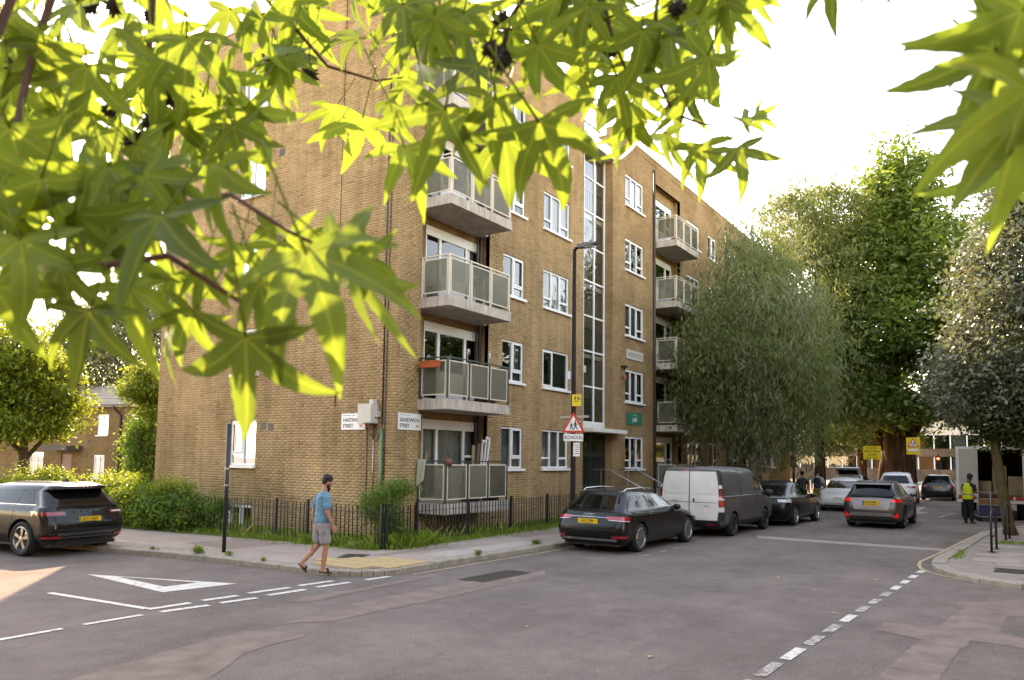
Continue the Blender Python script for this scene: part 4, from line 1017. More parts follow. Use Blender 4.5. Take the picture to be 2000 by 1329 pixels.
def handles(B, car, lev, xs, mat_=CHROME):
    for x in xs:
        for sy in (1, -1):
            t = B.tx(lev, x); t2 = B.tx(lev, x+.2)
            B.patch([(lev-.05, sy*t), (lev-.05, sy*t2), (lev+.05, sy*t2), (lev+.05, sy*t)], .022, 4, 1).build('door_handle', mat_, car)

def side_glass(B, car, l0, l1, xs, gap=.035, frame=None, glass=CGLASS, lean=(0, 0)):
    """side windows between the x positions in xs = [(x0b, x1b, x0t, x1t), ...] for both sides"""
    for sy in (1, -1):
        for x0b, x1b, x0t, x1t in xs:
            c = [(l0, sy*B.tx(l0, x0b)), (l0, sy*B.tx(l0, x1b)), (l1, sy*B.tx(l1, x1t)), (l1, sy*B.tx(l1, x0t))]
            B.patch(c, .004, 8, 4).build('side_window', glass, car, smooth=True)

# ---- black estate car parked behind the van
def place(car, x, y, heading, z=0): car.location = (x, y, z); car.rotation_euler = (0, 0, rad(heading))
def estate():
    car = empty('estate_car', label='shiny black estate car with silver roof rails parked nearest the camera', cat='car')
    P_ = paint('black_paint', S('#060606'), .0, .25, .22)
    hood = lambda x: -max(0, x-3.35)*.19
    hood2 = lambda x: -max(0, x-3.35)*.13
    B = Body([dict(z=.20, xr=.22, xf=4.5, w=.80, cr=.3, sharp=1), dict(z=.30, xr=.06, xf=4.66, w=.885, cr=.36), dict(z=.50, xr=.0, xf=4.72, w=.915, cr=.40, cf=.75), dict(z=.66, xr=.02, xf=4.70, w=.918, cr=.40, cf=.78),
              dict(z=.84, xr=.10, xf=4.62, w=.905, cr=.38, cf=.8, dz=hood), dict(z=.935, xr=.16, xf=4.50, w=.865, cr=.34, cf=.8, dz=hood, sharp=1), dict(z=.985, xr=.20, xf=3.45, w=.80, cr=.26, cf=.55, bf=.2),
              dict(z=1.30, xr=.62, xf=2.66, w=.635, cr=.24, cf=.3, bf=.12, cy=.2), dict(z=1.395, xr=.70, xf=2.38, w=.56, cr=.22, cf=.35, cy=.2), dict(z=1.43, xr=.86, xf=2.15, w=.46, cr=.2, cf=.3, cy=.18)])
    share('body', B.mesh([P_, PLAST], [(1.0, .34, .385), (3.83, .34, .385)]), car)
    add_wheels(car, (1.0, 3.83), .90, .335, .225, 10, ALLOY)
    # glass
    y = .62; B.patch([(6.12, B.ty(6.12, -.70)), (6.12, B.ty(6.12, .70)), (7.0, B.ty(7, .56)), (7.0, B.ty(7, -.56))], .005, 14, 5).build('rear_window', CGLASS, car, smooth=True)
    B.patch([(6.05, B.tf(6.05, .66)), (6.05, B.tf(6.05, -.66)), (7.0, B.tf(7, -.52)), (7.0, B.tf(7, .52))], .005, 14, 5).build('windscreen', CGLASS, car, smooth=True)
    side_glass(B, car, 6.08, 7.0, [(.62, 1.16, 1.0, 1.22), (1.22, 2.12, 1.28, 2.0), (2.2, 3.05, 2.06, 2.45)])
    for sy in (1, -1):   # chrome line round the side glass and roof rails
        seam(B, car, [(6.04, sy*B.tx(6.04, x)) for x in (.55, 1.2, 2.0, 3.1)], .016, CHROME, .008, 'chrome_strip')
        seam(B, car, [(6.04, sy*B.tx(6.04, .55)), (6.5, sy*B.tx(6.5, .74)), (7.08, sy*B.tx(7.08, 1.0)), (7.08, sy*B.tx(7.08, 1.9)), (6.95, sy*B.tx(6.95, 2.5)), (6.06, sy*B.tx(6.06, 3.12))], .014, CHROME, .008, 'chrome_strip')
        m = MB(); m.tube([(.78, sy*.535, 1.40), (.9, sy*.545, 1.455), (1.6, sy*.56, 1.475), (2.3, sy*.545, 1.45), (2.42, sy*.54, 1.395)], .015, 6); m.build('roof_rail', CHROME, car, smooth=True)
        # lamps
        t0, t1 = B.ty(3.6, sy*.45), B.ty(3.6, sy*.78)
        B.patch([(3.7, t0), (3.45, sy*B.tx(3.45, .42)), (4.12, sy*B.tx(4.12, .44)), (4.1, t0)], .006, 10, 3).build('tail_light', REDL, car, smooth=True)
        B.patch([(3.55, sy*(abs(t0)+.8)), (3.42, sy*B.tx(3.42, .36)), (3.5, sy*B.tx(3.5, .36)), (3.62, sy*(abs(t0)+.8))], .008, 8, 1).build('reflector', CLEARL, car)
        B.patch([(1.35, B.ty(1.35, sy*.62)), (1.35, sy*B.tx(1.35, .30)), (1.6, sy*B.tx(1.6, .30)), (1.6, B.ty(1.6, sy*.62))], .006, 6, 1).build('reflector', REDL, car)
        f0 = B.ty(3.4, sy*.5, 'front'); B.patch([(3.3, f0), (3.3, sy*B.tx(3.3, 4.15)), (4.0, sy*B.tx(4.0, 4.1)), (3.9, f0)], .006, 8, 2).build('headlight', CLEARL, car)
    # bumper trims, hatch line, badge, wiper
    B.patch([(1.0, B.ty(1, -.72)), (1.0, B.ty(1, .72)), (1.28, B.ty(1.28, .72)), (1.28, B.ty(1.28, -.72))], .008, 14, 1).build('bumper_strip', CHROME, car, smooth=True)
    B.patch([(.15, B.ty(.15, -.8)), (.15, B.ty(.15, .8)), (.98, B.ty(.98, .8)), (.98, B.ty(.98, -.8))], .004, 14, 2).build('lower_bumper', PLAST, car, smooth=True)
    seam(B, car, [(2.3, B.ty(2.3, y)) for y in np.linspace(-.72, .72, 11)]); seam(B, car, [(3.9, B.ty(3.9, y)) for y in np.linspace(-.44, .44, 9)], .012, CHROME, .008, 'chrome_strip')
    for sy in (1, -1):
        seam(B, car, [(2.3, B.ty(2.3, sy*.72)), (3.2, B.ty(3.2, sy*.78)), (3.6, B.ty(3.6, sy*.80))])
        for x in (1.22, 2.16, 3.2): seam(B, car, [(l, sy*B.tx(l, x+dx)) for l, dx in ((1.2, .12 if x < 1.3 else 0), (2.5, .02), (4.0, 0), (5.6, .0))], .008)
        seam(B, car, [(4.2, sy*B.tx(4.2, x)) for x in np.linspace(.6, 4.2, 10)], .01, P_, .0, 'shoulder_line')
    handles(B, car, 4.0, (1.38, 2.35), P_)
    plate(car, .032, .735, 'LV12 ZBV', tilt=-.06)
    m = MB()
    for i in range(4): m.lathe([(.034, -.004), (.041, 0), (.034, .004), (.030, 0)], 16, 'x', (.09, .075*(i-1.5)*.95, .865), close=True)
    m.build('ring_badge', CHROME, car, smooth=True)
    text('model_badge', 'TDI', .05, CHROME, car, (.075, -.55, .70), (math.pi/2, 0, -math.pi/2))
    mirror_(car, 3.0, .83, .98, P_)
    m = MB(); m.tube([(.27, 0, 1.03), (.30, .3, 1.05), (.33, .48, 1.07)], .012, 5); m.build('rear_wiper', BLACKM, car)
    m = MB(); m.box(.2, 4.4, -.72, .72, .17, .21); m.build('underside', BLACKM, car)
    place(car, 1.32, -4.79, -2.0); return car
estate()

# ---- black sports utility car at the left edge
def suv():
    car = empty('utility_car', label='black sport utility car parked on the side street, cut by the left edge', cat='car')
    P_ = paint('gloss_black_paint', S('#070708'), .0, .2, .28)
    hood = lambda x: -max(0, x-3.5)*.12
    B = Body([dict(z=.26, xr=.20, xf=4.4, w=.82, sharp=1), dict(z=.36, xr=.05, xf=4.58, w=.91, cr=.34), dict(z=.56, xr=.0, xf=4.64, w=.938, cr=.36, cf=.7), dict(z=.74, xr=.03, xf=4.64, w=.94, cr=.38, cf=.75),
              dict(z=.93, xr=.12, xf=4.6, w=.93, cr=.38, cf=.75, dz=hood), dict(z=1.02, xr=.14, xf=4.5, w=.885, cr=.36, cf=.75, dz=hood, sharp=1), dict(z=1.06, xr=.16, xf=3.55, w=.83, cr=.3, cf=.5, bf=.2),
              dict(z=1.36, xr=.46, xf=2.75, w=.67, cr=.3, cf=.3, bf=.14, cy=.22, sharp=1), dict(z=1.375, xr=.27, xf=2.72, w=.665, cr=.42, cf=.3, bf=.14, cy=.25), dict(z=1.45, xr=.29, xf=2.45, w=.61, cr=.36, cf=.35, cy=.24), dict(z=1.50, xr=.5, xf=2.2, w=.5, cr=.3, cf=.3, cy=.2)])
    share('body', B.mesh([P_, PLAST], [(.9, .36, .42), (3.66, .36, .42)]), car)
    add_wheels(car, (.9, 3.66), .925, .362, .235, 5, ALLOY)
    B.patch([(6.15, B.ty(6.15, -.70)), (6.15, B.ty(6.15, .70)), (6.95, B.ty(6.95, .58)), (6.95, B.ty(6.95, -.58))], .005, 14, 5).build('rear_window', CGLASS, car, smooth=True)
    B.patch([(6.05, B.tf(6.05, .68)), (6.05, B.tf(6.05, -.68)), (7.0, B.tf(7, -.55)), (7.0, B.tf(7, .55))], .005, 14, 5).build('windscreen', CGLASS2, car, smooth=True)
    side_glass(B, car, 6.05, 7.0, [(.72, 1.2, .92, 1.16), (1.26, 2.1, 1.22, 1.95), (2.18, 3.1, 2.02, 2.5)], glass=CGLASS2)
    for sy in (1, -1):
        B.patch([(3.55, B.ty(3.55, sy*.50)), (3.5, sy*B.tx(3.5, .58)), (4.1, sy*B.tx(4.1, .66)), (3.98, B.ty(3.98, sy*.50))], .006, 12, 3).build('tail_light', DREDL, car, smooth=True)
        B.patch([(3.68, B.ty(3.68, sy*.56)), (3.68, sy*B.tx(3.68, .50)), (3.86, sy*B.tx(3.86, .52)), (3.86, B.ty(3.86, sy*.56))], .011, 10, 1).build('light_bar', CLEARL if sy < 0 else REDL, car, smooth=True)
        B.patch([(1.15, B.ty(1.15, sy*.62)), (1.15, sy*B.tx(1.15, .26)), (1.4, sy*B.tx(1.4, .26)), (1.4, B.ty(1.4, sy*.62))], .006, 6, 1).build('reflector', REDL, car)
        for x in (1.18, 2.14, 3.2): seam(B, car, [(l, sy*B.tx(l, x+dx)) for l, dx in ((1.3, .2 if x < 1.2 else 0), (2.6, .06), (4.0, 0), (5.5, 0))], .008)
        seam(B, car, [(6.0, sy*B.tx(6.0, x)) for x in (.6, 1.3, 2.1, 3.2)], .014, CHROME, .008, 'chrome_strip')
        seam(B, car, [(2.0, B.ty(2.0, sy*.70)), (3.0, B.ty(3.0, sy*.74)), (3.5, B.ty(3.5, sy*.76))])
    B.patch([(.1, B.ty(.1, -.84)), (.1, B.ty(.1, .84)), (1.7, B.ty(1.7, .84)), (1.7, B.ty(1.7, -.84))], .004, 16, 3).build('lower_bumper', plain('dark_grey_bumper', S('#4a4648'), .42, .3, var=.1), car, smooth=True)
    B.patch([(.2, B.ty(.2, -.62)), (.2, B.ty(.2, .62)), (.5, B.ty(.5, .62)), (.5, B.ty(.5, -.62))], .012, 12, 1).build('bumper_strip', STEEL, car, smooth=True)
    seam(B, car, [(2.0, B.ty(2.0, y)) for y in np.linspace(-.70, .70, 11)])
    handles(B, car, 4.1, (1.4, 2.4), P_)
    plate(car, .03, .755, 'DL71 AXN', flash=PGRN)
    for i in range(5):
        q = MB(); q.box(-.004, .004, -.022, .022, -.02, .02); q.build('badge_letter', CHROME, car, loc=(.105, .30-.15*i, .925))
    m = MB(); m.prism([(0, 0), (.16, .005), (.12, .03), (.05, .07)], -.02, .02, 'y'); m.build('roof_aerial', BLACKM, car, loc=(.8, 0, 1.518), rot=(0, 0, 0))
    mirror_(car, 3.05, .86, 1.06, P_)
    m = MB(); m.box(.2, 4.3, -.75, .75, .2, .27); m.build('underside', BLACKM, car)
    place(car, -5.76, 3.38, 98); return car
suv()

# ---- silver panel van
def van():
    car = empty('panel_van', label='silver grey panel van with two rear doors parked ahead of the black estate', cat='van')
    P_ = paint('silver_grey_paint', S('#514e4b'), .3, .5, .2)  # the van's silver, darkened to the shaded tone of its sides
    PW = paint('silver_paint_lit_doors', S('#dad1c9'), .0, .5, .15)  # same silver made paler: light reflecting off the rear doors, put into the colour
    hood = lambda x: -max(0, x-4.1)*.22
    B = Body([dict(z=.30, xr=.12, xf=4.75, w=.88, cr=.1, cy=.12, sharp=1), dict(z=.40, xr=.02, xf=4.92, w=.955, cr=.12, cy=.13, cf=.5), dict(z=.70, xr=.0, xf=4.98, w=.975, cr=.12, cy=.13, cf=.6), dict(z=.98, xr=.0, xf=4.95, w=.975, cr=.12, cy=.13, cf=.6, dz=hood),
              dict(z=1.14, xr=.01, xf=4.86, w=.965, cr=.12, cy=.13, cf=.6, dz=hood, sharp=1), dict(z=1.19, xr=.015, xf=4.32, w=.945, cr=.12, cy=.13, cf=.45, bf=.25), dict(z=1.55, xr=.035, xf=3.85, w=.90, cr=.12, cy=.13, cf=.4, bf=.2),
              dict(z=1.84, xr=.07, xf=3.35, w=.835, cr=.13, cy=.14, cf=.35, bf=.15), dict(z=1.93, xr=.13, xf=3.05, w=.76, cr=.14, cy=.16, cf=.35), dict(z=1.965, xr=.25, xf=2.85, w=.64, cr=.14, cy=.16, cf=.35)])
    share('body', B.mesh([P_, PLAST], [(1.02, .34, .40), (4.0, .34, .40)]), car)
    add_wheels(car, (1.02, 4.0), .955, .335, .21, 8, ALLOYD)
    # rear doors: two leaves, left a little wider
    def R(l, y): return (l, B.ty(l, y))
    for y0, y1 in ((-.80, -.012), (.012, .80)):
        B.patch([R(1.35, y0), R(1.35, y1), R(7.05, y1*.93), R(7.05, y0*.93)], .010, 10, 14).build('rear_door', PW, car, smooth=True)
        ym = (y0+y1)/2; hw = abs(y1-y0)/2-.07
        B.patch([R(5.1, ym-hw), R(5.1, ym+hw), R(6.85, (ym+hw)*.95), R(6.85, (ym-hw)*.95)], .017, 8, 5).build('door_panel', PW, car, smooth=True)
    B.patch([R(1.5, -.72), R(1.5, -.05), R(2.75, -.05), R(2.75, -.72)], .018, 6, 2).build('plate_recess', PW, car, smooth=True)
    seam(B, car, [(l, 0.0) for l in (1.3, 2.5, 4, 5, 6, 7.1)], .016, BLACKM, .016)
    seam(B, car, [R(3.02, y) for y in np.linspace(-.80, .80, 9)], .012, PLAST, .012)
    B.patch([R(7.12, .02), R(7.12, .25), R(7.42, .25), R(7.42, .02)], .012, 4, 1).build('high_brake_light', REDL, car)
    B.patch([R(.25, -.86), R(.25, .86), R(1.28, .86), R(1.28, -.86)], .03, 12, 2).build('rear_bumper', PLAST, car, smooth=True)
    B.patch([R(.75, -.75), R(.75, -.52), R(1.0, -.52), R(1.0, -.75)], .036, 4, 1).build('reflector', REDL, car)
    for sy in (1, -1):
        B.patch([(1.3, B.ty(1.3, sy*.83)), (1.3, sy*B.tx(1.3, .28)), (7.3, sy*B.tx(7.3, .34)), (7.3, B.ty(7.3, sy*.76))], .007, 6, 16).build('corner_trim', PLAST, car, smooth=True)
        for l0, l1, mt in ((2.1, 2.55, CLEARL), (2.6, 3.4, REDL), (3.45, 3.8, CLEARL), (3.85, 4.9, REDL), (4.95, 5.5, DREDL), (5.55, 5.8, CLEARL)):
            B.patch([(l0, B.ty(l0, sy*.845)), (l0, sy*B.tx(l0, .13)), (l1, sy*B.tx(l1, .14)), (l1, B.ty(l1, sy*.835))], .016, 4, 2).build('tail_light', mt, car, smooth=True)
        seam(B, car, [(l, sy*B.tx(l, 1.62)) for l in (1.0, 3, 5, 6.2, 7.2)], .014); seam(B, car, [(l, sy*B.tx(l, 2.9)) for l in (1.0, 3, 4.6)], .012)
        # pressed side panels and window-shaped recesses
        for x0, x1 in ((.42, 1.5), (1.75, 2.75)):
            seam(B, car, [(5.15, sy*B.tx(5.15, x0)), (5.15, sy*B.tx(5.15, x1)), (6.7, sy*B.tx(6.7, x1)), (6.7, sy*B.tx(6.7, x0)), (5.15, sy*B.tx(5.15, x0))], .012, P_, .003, 'pressed_panel')
        B.patch([(.2, sy*B.tx(.2, 1.45)), (.2, sy*B.tx(.2, 3.55)), (1.15, sy*B.tx(1.15, 3.55)), (1.15, sy*B.tx(1.15, 1.45))], .008, 10, 2).build('lower_trim', PLAST, car, smooth=True)
        c = [(5.2, sy*B.tx(5.2, 2.98)), (5.2, sy*B.tx(5.2, 3.95)), (6.95, sy*B.tx(6.95, 3.1)), (6.95, sy*B.tx(6.95, 2.98))]
        B.patch(c, .004, 8, 5).build('side_window', CGLASS2, car, smooth=True)
    B.patch([(5.05, B.tf(5.05, .78)), (5.05, B.tf(5.05, -.78)), (7.0, B.tf(7, -.68)), (7.0, B.tf(7, .68))], .005, 12, 5).build('windscreen', CGLASS, car, smooth=True)
    mirror_(car, 3.75, .98, 1.18, PLAST, 1.5)
    m = MB(); m.box(-.012, .0, -.13, .13, -.028, .028); p = m.build('dealer_plate', PLW, car, loc=(-.012, .42, 1.03)); text('dealer_lettering', 'VEHICLES', .042, INK, p, (-.0135, 0, 0), (math.pi/2, 0, -math.pi/2))
    text('model_badge', 'TRAFIC', .06, plain('badge_grey', S('#5a4a48'), .4, .5, var=0), car, (-.02, -.52, .885), (math.pi/2, 0, -math.pi/2))
    m = MB(); m.box(-.03, -.008, -.16, -.12, 1.0, 1.09); m.build('door_handle', PLAST, car)
    m = MB(); m.box(.15, 4.7, -.8, .8, .26, .31); m.build('underside', BLACKM, car)
    place(car, 6.62, -5.28, -1.6); return car
van()

# ---- the other cars, one builder with its own proportions for each kind
def simple_car(label, pos, heading, paintm, L=4.3, W=1.8, Ht=1.5, kind='hatch', rim=ALLOY, plates=None, tail=REDL, sub=2, belt=.95, front_open=False, spokes=6, glass=CGLASS, seams=True):
    car = empty('parked_car' if 'moving' not in label and 'driving' not in label else 'moving_car', label=label, cat='car', group='cars on the far stretch of the street')
    w = W/2; b = belt; xw = L*.72 if kind != 'saloon' else L*.70
    hood = lambda x: -max(0, x-xw)*.16
    rr = {'hatch': (.12, .50), 'suv': (.10, .42), 'coupe': (.05, .95), 'lift': (.05, 1.05)}[kind]
    B = Body([dict(z=.22, xr=.18, xf=L-.2, w=w*.88, sharp=1), dict(z=.32, xr=.05, xf=L-.04, w=w*.97), dict(z=.55, xr=.0, xf=L, w=w, cr=.38, cf=.7), dict(z=b-.15, xr=.05, xf=L-.03, w=w, cr=.4, cf=.75, dz=hood),
              dict(z=b-.02, xr=.10, xf=L-.1, w=w*.955, cr=.36, cf=.75, dz=hood, sharp=1), dict(z=b+.03, xr=.13, xf=xw+.05, w=w*.89, cr=.3, cf=.5, bf=.2),
              dict(z=Ht-.13, xr=rr[1]+.05, xf=L*.56, w=w*.70, cr=.28, cf=.3, bf=.14, cy=.2), dict(z=Ht-.03, xr=rr[1]+.25, xf=L*.50, w=w*.62, cr=.24, cf=.35, cy=.2), dict(z=Ht, xr=rr[1]+.45, xf=L*.45, w=w*.5, cr=.2, cf=.3, cy=.18)], sub)
    R_ = .33 if kind != 'suv' else .36; xa = (.95, L-.88)
    share('body', B.mesh([paintm, PLAST], [(xa[0], R_, R_+.05), (xa[1], R_, R_+.05)]), car)
    add_wheels(car, xa, w-.01, R_, .22, spokes, rim)
    B.patch([(5.1, B.ty(5.1, -w*.78)), (5.1, B.ty(5.1, w*.78)), (5.95, B.ty(5.95, w*.62)), (5.95, B.ty(5.95, -w*.62))], .005, 10, 4).build('rear_window', glass, car, smooth=True)
    B.patch([(5.05, B.tf(5.05, w*.76)), (5.05, B.tf(5.05, -w*.76)), (5.97, B.tf(5.97, -w*.6)), (5.97, B.tf(5.97, w*.6))], .005, 10, 4).build('windscreen', glass, car, smooth=True)
    side_glass(B, car, 5.05, 5.97, [(rr[1]+.35, L*.42, rr[1]+.7, L*.42-.05), (L*.42+.07, xw-.25, L*.42+.02, L*.53)], glass=glass)
    for sy in (1, -1):
        B.patch([(3.05, B.ty(3.05, sy*w*.60)), (3.0, sy*B.tx(3.0, .46)), (3.8, sy*B.tx(3.8, .5)), (3.7, B.ty(3.7, sy*w*.55))], .006, 8, 3).build('tail_light', tail, car, smooth=True)
        B.patch([(2.9, B.ty(2.9, sy*w*.55, 'front')), (2.9, sy*B.tx(2.9, L-.55)), (3.6, sy*B.tx(3.6, L-.62)), (3.5, B.ty(3.5, sy*w*.55, 'front'))], .006, 8, 2).build('headlight', CLEARL, car, smooth=True)
        if seams:
            for x in (L*.30, L*.45, xw-.05): seam(B, car, [(l, sy*B.tx(l, x)) for l in (1.2, 2.5, 3.5, 4.6)], .008)
    B.patch([(.15, B.ty(.15, -w*.85)), (.15, B.ty(.15, w*.85)), (1.35, B.ty(1.35, w*.85)), (1.35, B.ty(1.35, -w*.85))], .004, 10, 2).build('lower_bumper', PLAST, car, smooth=True)
    B.patch([(.3, B.tf(.3, w*.7)), (.3, B.tf(.3, -w*.7)), (1.2, B.tf(1.2, -w*.7)), (1.2, B.tf(1.2, w*.7))], .005, 10, 2).build('front_grille', PLAST, car, smooth=True)
    rt, ft = plates or (None, None)
    if rt: plate(car, .02, (.55+b)/2+.02, rt, flash=PBLU)
    if ft: plate(car, L+.012, .58, ft, yellow=False, front=True)
    mirror_(car, xw-.45, w*.93, b+.03, paintm)
    m = MB(); m.box(.2, L-.25, -w*.8, w*.8, .17, .23); m.build('underside', BLACKM, car)
    place(car, *pos, heading); return car, B
BLK = paint('black_hatch_paint', S('#080809'), .0, .26, .25); WHT = paint('white_car_paint', S('#d9d5d0'), .0, .3); GRY = paint('bronze_grey_paint', S('#4d4642'), .6, .34); NVY = paint('dark_blue_black_paint', S('#14161d'), .3, .26)
simple_car('black hatchback with clear white tail lamps parked ahead of the silver van', (11.95, -5.85), -3, BLK, 4.45, 1.75, 1.48, 'coupe', plates=('LB60 OYK', None), tail=CLEARL, spokes=5)
c, B = simple_car('bronze grey crossover driving away along the middle of the road', (13.35, -9.02), -1, GRY, 4.36, 1.80, 1.55, 'suv', rim=ALLOYD, plates=('RV18 BHE', None), tail=BRAKE, belt=1.02)
m = MB(); m.prism([(.35, 1.44), (.42, 1.49), (.95, 1.54), (.95, 1.51), (.45, 1.45)], -.58, .58, 'y'); m.build('roof_spoiler', GRY, c)
m = MB(); m.prism([(.10, 1.06), (.12, 1.12), (.36, 1.14), (.36, 1.09)], -.66, .66, 'y'); m.build('tailgate_spoiler', BLACKM, c)
B.patch([(2.2, B.ty(2.2, -.52)), (2.2, B.ty(2.2, .52)), (3.9, B.ty(3.9, .62)), (3.9, B.ty(3.9, -.62))], .012, 8, 3).build('tailgate_panel', paint('pale_bronze_paint', S('#7d6f69'), .5, .34), c, smooth=True)
plate(c, .012, .86, 'RV18 BHE', flash=PBLU)
for sy in (1, -1):
    B.patch([(1.25, B.ty(1.25, sy*.66)), (1.25, B.ty(1.25, sy*.80)), (2.0, B.ty(2.0, sy*.80)), (1.7, B.ty(1.7, sy*.72))], .012, 3, 2).build('reflector', BRAKE, c)
B.patch([(1.45, B.ty(1.45, -.7)), (1.45, B.ty(1.45, .7)), (1.9, B.ty(1.9, .62)), (1.9, B.ty(1.9, -.62))], .012, 10, 1).build('bumper_strip', plain('matt_silver_trim', S('#8d8580'), .4, .6), c, smooth=True)
simple_car('white hatchback facing the camera, parked behind the black hatchback', (25.9, -6.2), 183, WHT, 4.1, 1.75, 1.46, 'hatch', plates=(None, 'GJ14 KXA'))
c, B = simple_car('white hatchback with its tailgate raised behind the white oncoming car', (30.6, -5.3), 4, WHT, 4.2, 1.78, 1.50, 'hatch', plates=('LS15 FVN', None))
m = MB(); m.prism([(.75, 1.50), (.70, 1.55), (-.25, 1.92), (-.30, 1.88), (.62, 1.48)], -.62, .62, 'y'); tg = m.build('open_tailgate', WHT, c)
m = MB(); m.prism([(.5, 1.50), (-.1, 1.75), (-.1, 1.735), (.5, 1.485)], -.48, .48, 'y'); m.build('tailgate_glass', CGLASS, c)
m = MB(); m.quad((.24, -.66, .62), (.24, .66, .62), (.66, .58, 1.42), (.66, -.58, 1.42)); m.build('boot_opening', BLACKM, c)
simple_car('white sport utility car beyond the bronze crossover', (29.55, -7.75), 3, WHT, 4.5, 1.85, 1.68, 'suv', rim=ALLOYD, plates=('FN67 ZLU', None), belt=1.05)
simple_car('dark blue car with silver bumper strip waiting far up the street', (37.2, -9.0), 0, NVY, 4.4, 1.82, 1.50, 'hatch', plates=('WJ19 UFA', None))
simple_car('dark red car half hidden by the lorry far up the street', (44.5, -11.9), 2, paint('dark_red_paint', S('#4a1214'), .3, .28), 4.3, 1.78, 1.48, 'hatch', tail=BRAKE, plates=('KP13 HSD', None))
simple_car('dark grey car parked in the shade behind the two pedestrians', (38.5, -4.6), 178, paint('slate_paint', S('#30343a'), .5, .3), 4.3, 1.78, 1.46, 'hatch', plates=(None, 'LO11 CRN'))

# ---- delivery lorry with its back open
def lorry():
    o = empty('delivery_lorry', label='white box lorry with its rear open to a red-lined load space', cat='lorry')
    W_ = paint('lorry_white_paint', S('#c9c4bc'), .0, .45, .3); RD = plain('red_load_lining', S('#a8231a'), .5, var=.2); GREYD = plain('lorry_grey_door', S('#a9a698'), .6, var=.12)
    w = 1.16; zf, zt = .88, 2.82; L = 6.0
    m = MB(); m.box(.03, L, w-.05, w, zf, zt); m.build('side_panel', W_, o); m = MB(); m.box(.03, L, -w, -w+.05, zf, zt); m.build('side_panel', W_, o)
    m = MB(); m.box(.03, L, -w+.051, w-.051, zt-.06, zt-.002); m.build('box_roof', W_, o); m = MB(); m.box(.02, L, -w+.051, w-.051, zf, zf+.08); m.build('load_floor', plain('load_floor_ply', S('#4b3d2e'), .8), o)
    m = MB(); m.box(L-.06, L-.001, -w+.051, w-.051, zf+.08, zt-.06); m.build('bulkhead', plain('load_space_brown', S('#7a6c58'), .8), o)
    for sy in (1, -1):
        m = MB(); m.box(.1, L-.1, min(sy*(w-.055), sy*(w-.075)), max(sy*(w-.055), sy*(w-.075)), zf+.081, zt-.07); m.build('lining', RD, o)
        m = MB(); m.box(-.03, .029, min(sy*(w-.1), sy*(w+.01)), max(sy*(w-.1), sy*(w+.01)), zf-.1, zt+.04); m.build('door_post', WHITEW, o)
    m = MB(); m.box(-.03, .029, -w+.101, w-.101, zt-.08, zt+.04); m.build('door_header', WHITEW, o)
    m = MB(); m.box(-.012, .02, .42, w-.105, zf-.02, zt-.085); d = m.build('closed_door', GREYD, o)
    m = MB(); m.lathe([(0, -.02), (.09, -.018), (.09, 0), (0, 0)], 12, 'x', (-.012, .72, 1.62)); m.build('door_lock', BLACKM, d)
    m = MB(); m.box(-.02, .3, -w, w, .66, .78); m.build('rear_beam', WHITEW, o)
    LOAD = plain('stacked_load', S('#8d7a5c'), .85, var=.3, scale=2)  # pale boxes added near the opening to catch light in the dark interior
    for y0, z1, x0 in ((-1.05, 1.7, .5), (-.52, 2.1, .65), (.0, 1.5, .45)):
        m = MB(); m.box(x0, x0+.6, y0, y0+.48, zf+.082, z1); m.build('load', LOAD, o)
    for sy in (1, -1):
        m = MB(); m.box(-.035, -.0205, min(sy*.55, sy*1.12), max(sy*.55, sy*1.12), .785, .93); m.build('tail_light', REDL, o)
        m = MB(); m.box(-.036, -.022, min(sy*.72, sy*.80), max(sy*.72, sy*.80), .795, .92); m.build('indicator', CLEARL, o)
    m = MB(); m.box(.25, L+.2, -.45, .45, .5, .86); m.build('chassis', BLACKM, o)
    m = MB(); m.prism([(L+.15, .55), (L+1.75, .55), (L+1.95, .9), (L+1.85, 1.35), (L+1.5, 2.25), (L+.15, 2.3)], -1.02, 1.02, 'y'); m.build('cab', W_, o)
    for sy in (1, -1):
        m = MB(); m.prism([(L+.5, 1.4), (L+1.7, 1.4), (L+1.42, 2.1), (L+.5, 2.12)], min(sy*1.021, sy*1.03), max(sy*1.021, sy*1.03), 'y'); m.build('cab_window', CGLASS, o)
    add_wheels(o, (1.15, L+1.0), 1.08, .42, .26, 8, ALLOYD)
    place(o, 21.0, -12.2, 0)
lorry()
# ---- white van far right
c, B = simple_car('white van at the right edge of the picture beyond the lorry', (33.0, -16.2), 178, WHT, 4.9, 1.95, 1.95, 'suv', belt=1.15, plates=(None, 'EK68 VTA'))
c['category'] = 'van'; c.name = 'parked_van'
# ================================================================ railings
bb = MB(); bb.box(-.009, .009, -.009, .009, 0, .92); BARM = bb.mesh('bar', IRON)
pb = MB(); pb.box(-.03, .03, -.03, .03, 0, 1.0); pb.box(-.036, .036, -.036, .036, 1.0, 1.012); POSTM = pb.mesh('post', IRON)
def railing(a, b, label, posts, gaps=()):
    a, b = Vector((*a, PZ)), Vector((*b, PZ)); L = (b-a).length; d = (b-a)/L; az = math.atan2(d.y, d.x)
    o = empty('iron_railing', a, az, label, 'railings', 'black railings round the flats')
    r = random.Random(int(L*100)); n = int(L/.135)
    for i in range(n):
        x = (i+.5)*L/n
        if any(abs(x-p) < .05 for p in posts): continue
        share('bar', BARM, o, (x, r.uniform(-.004, .004), .02), (r.gauss(0, .012), r.gauss(0, .012), 0), (1, 1, 1+r.gauss(0, .008)))
    for x in posts: share('post', POSTM, o, (x, 0, -.01), (r.gauss(0, .006), r.gauss(0, .01), 0))
    for z in (.13, .78):
        m = MB(); m.box(0, L, -.018, .018, z-.005, z+.005); m.build('rail', IRON, o)
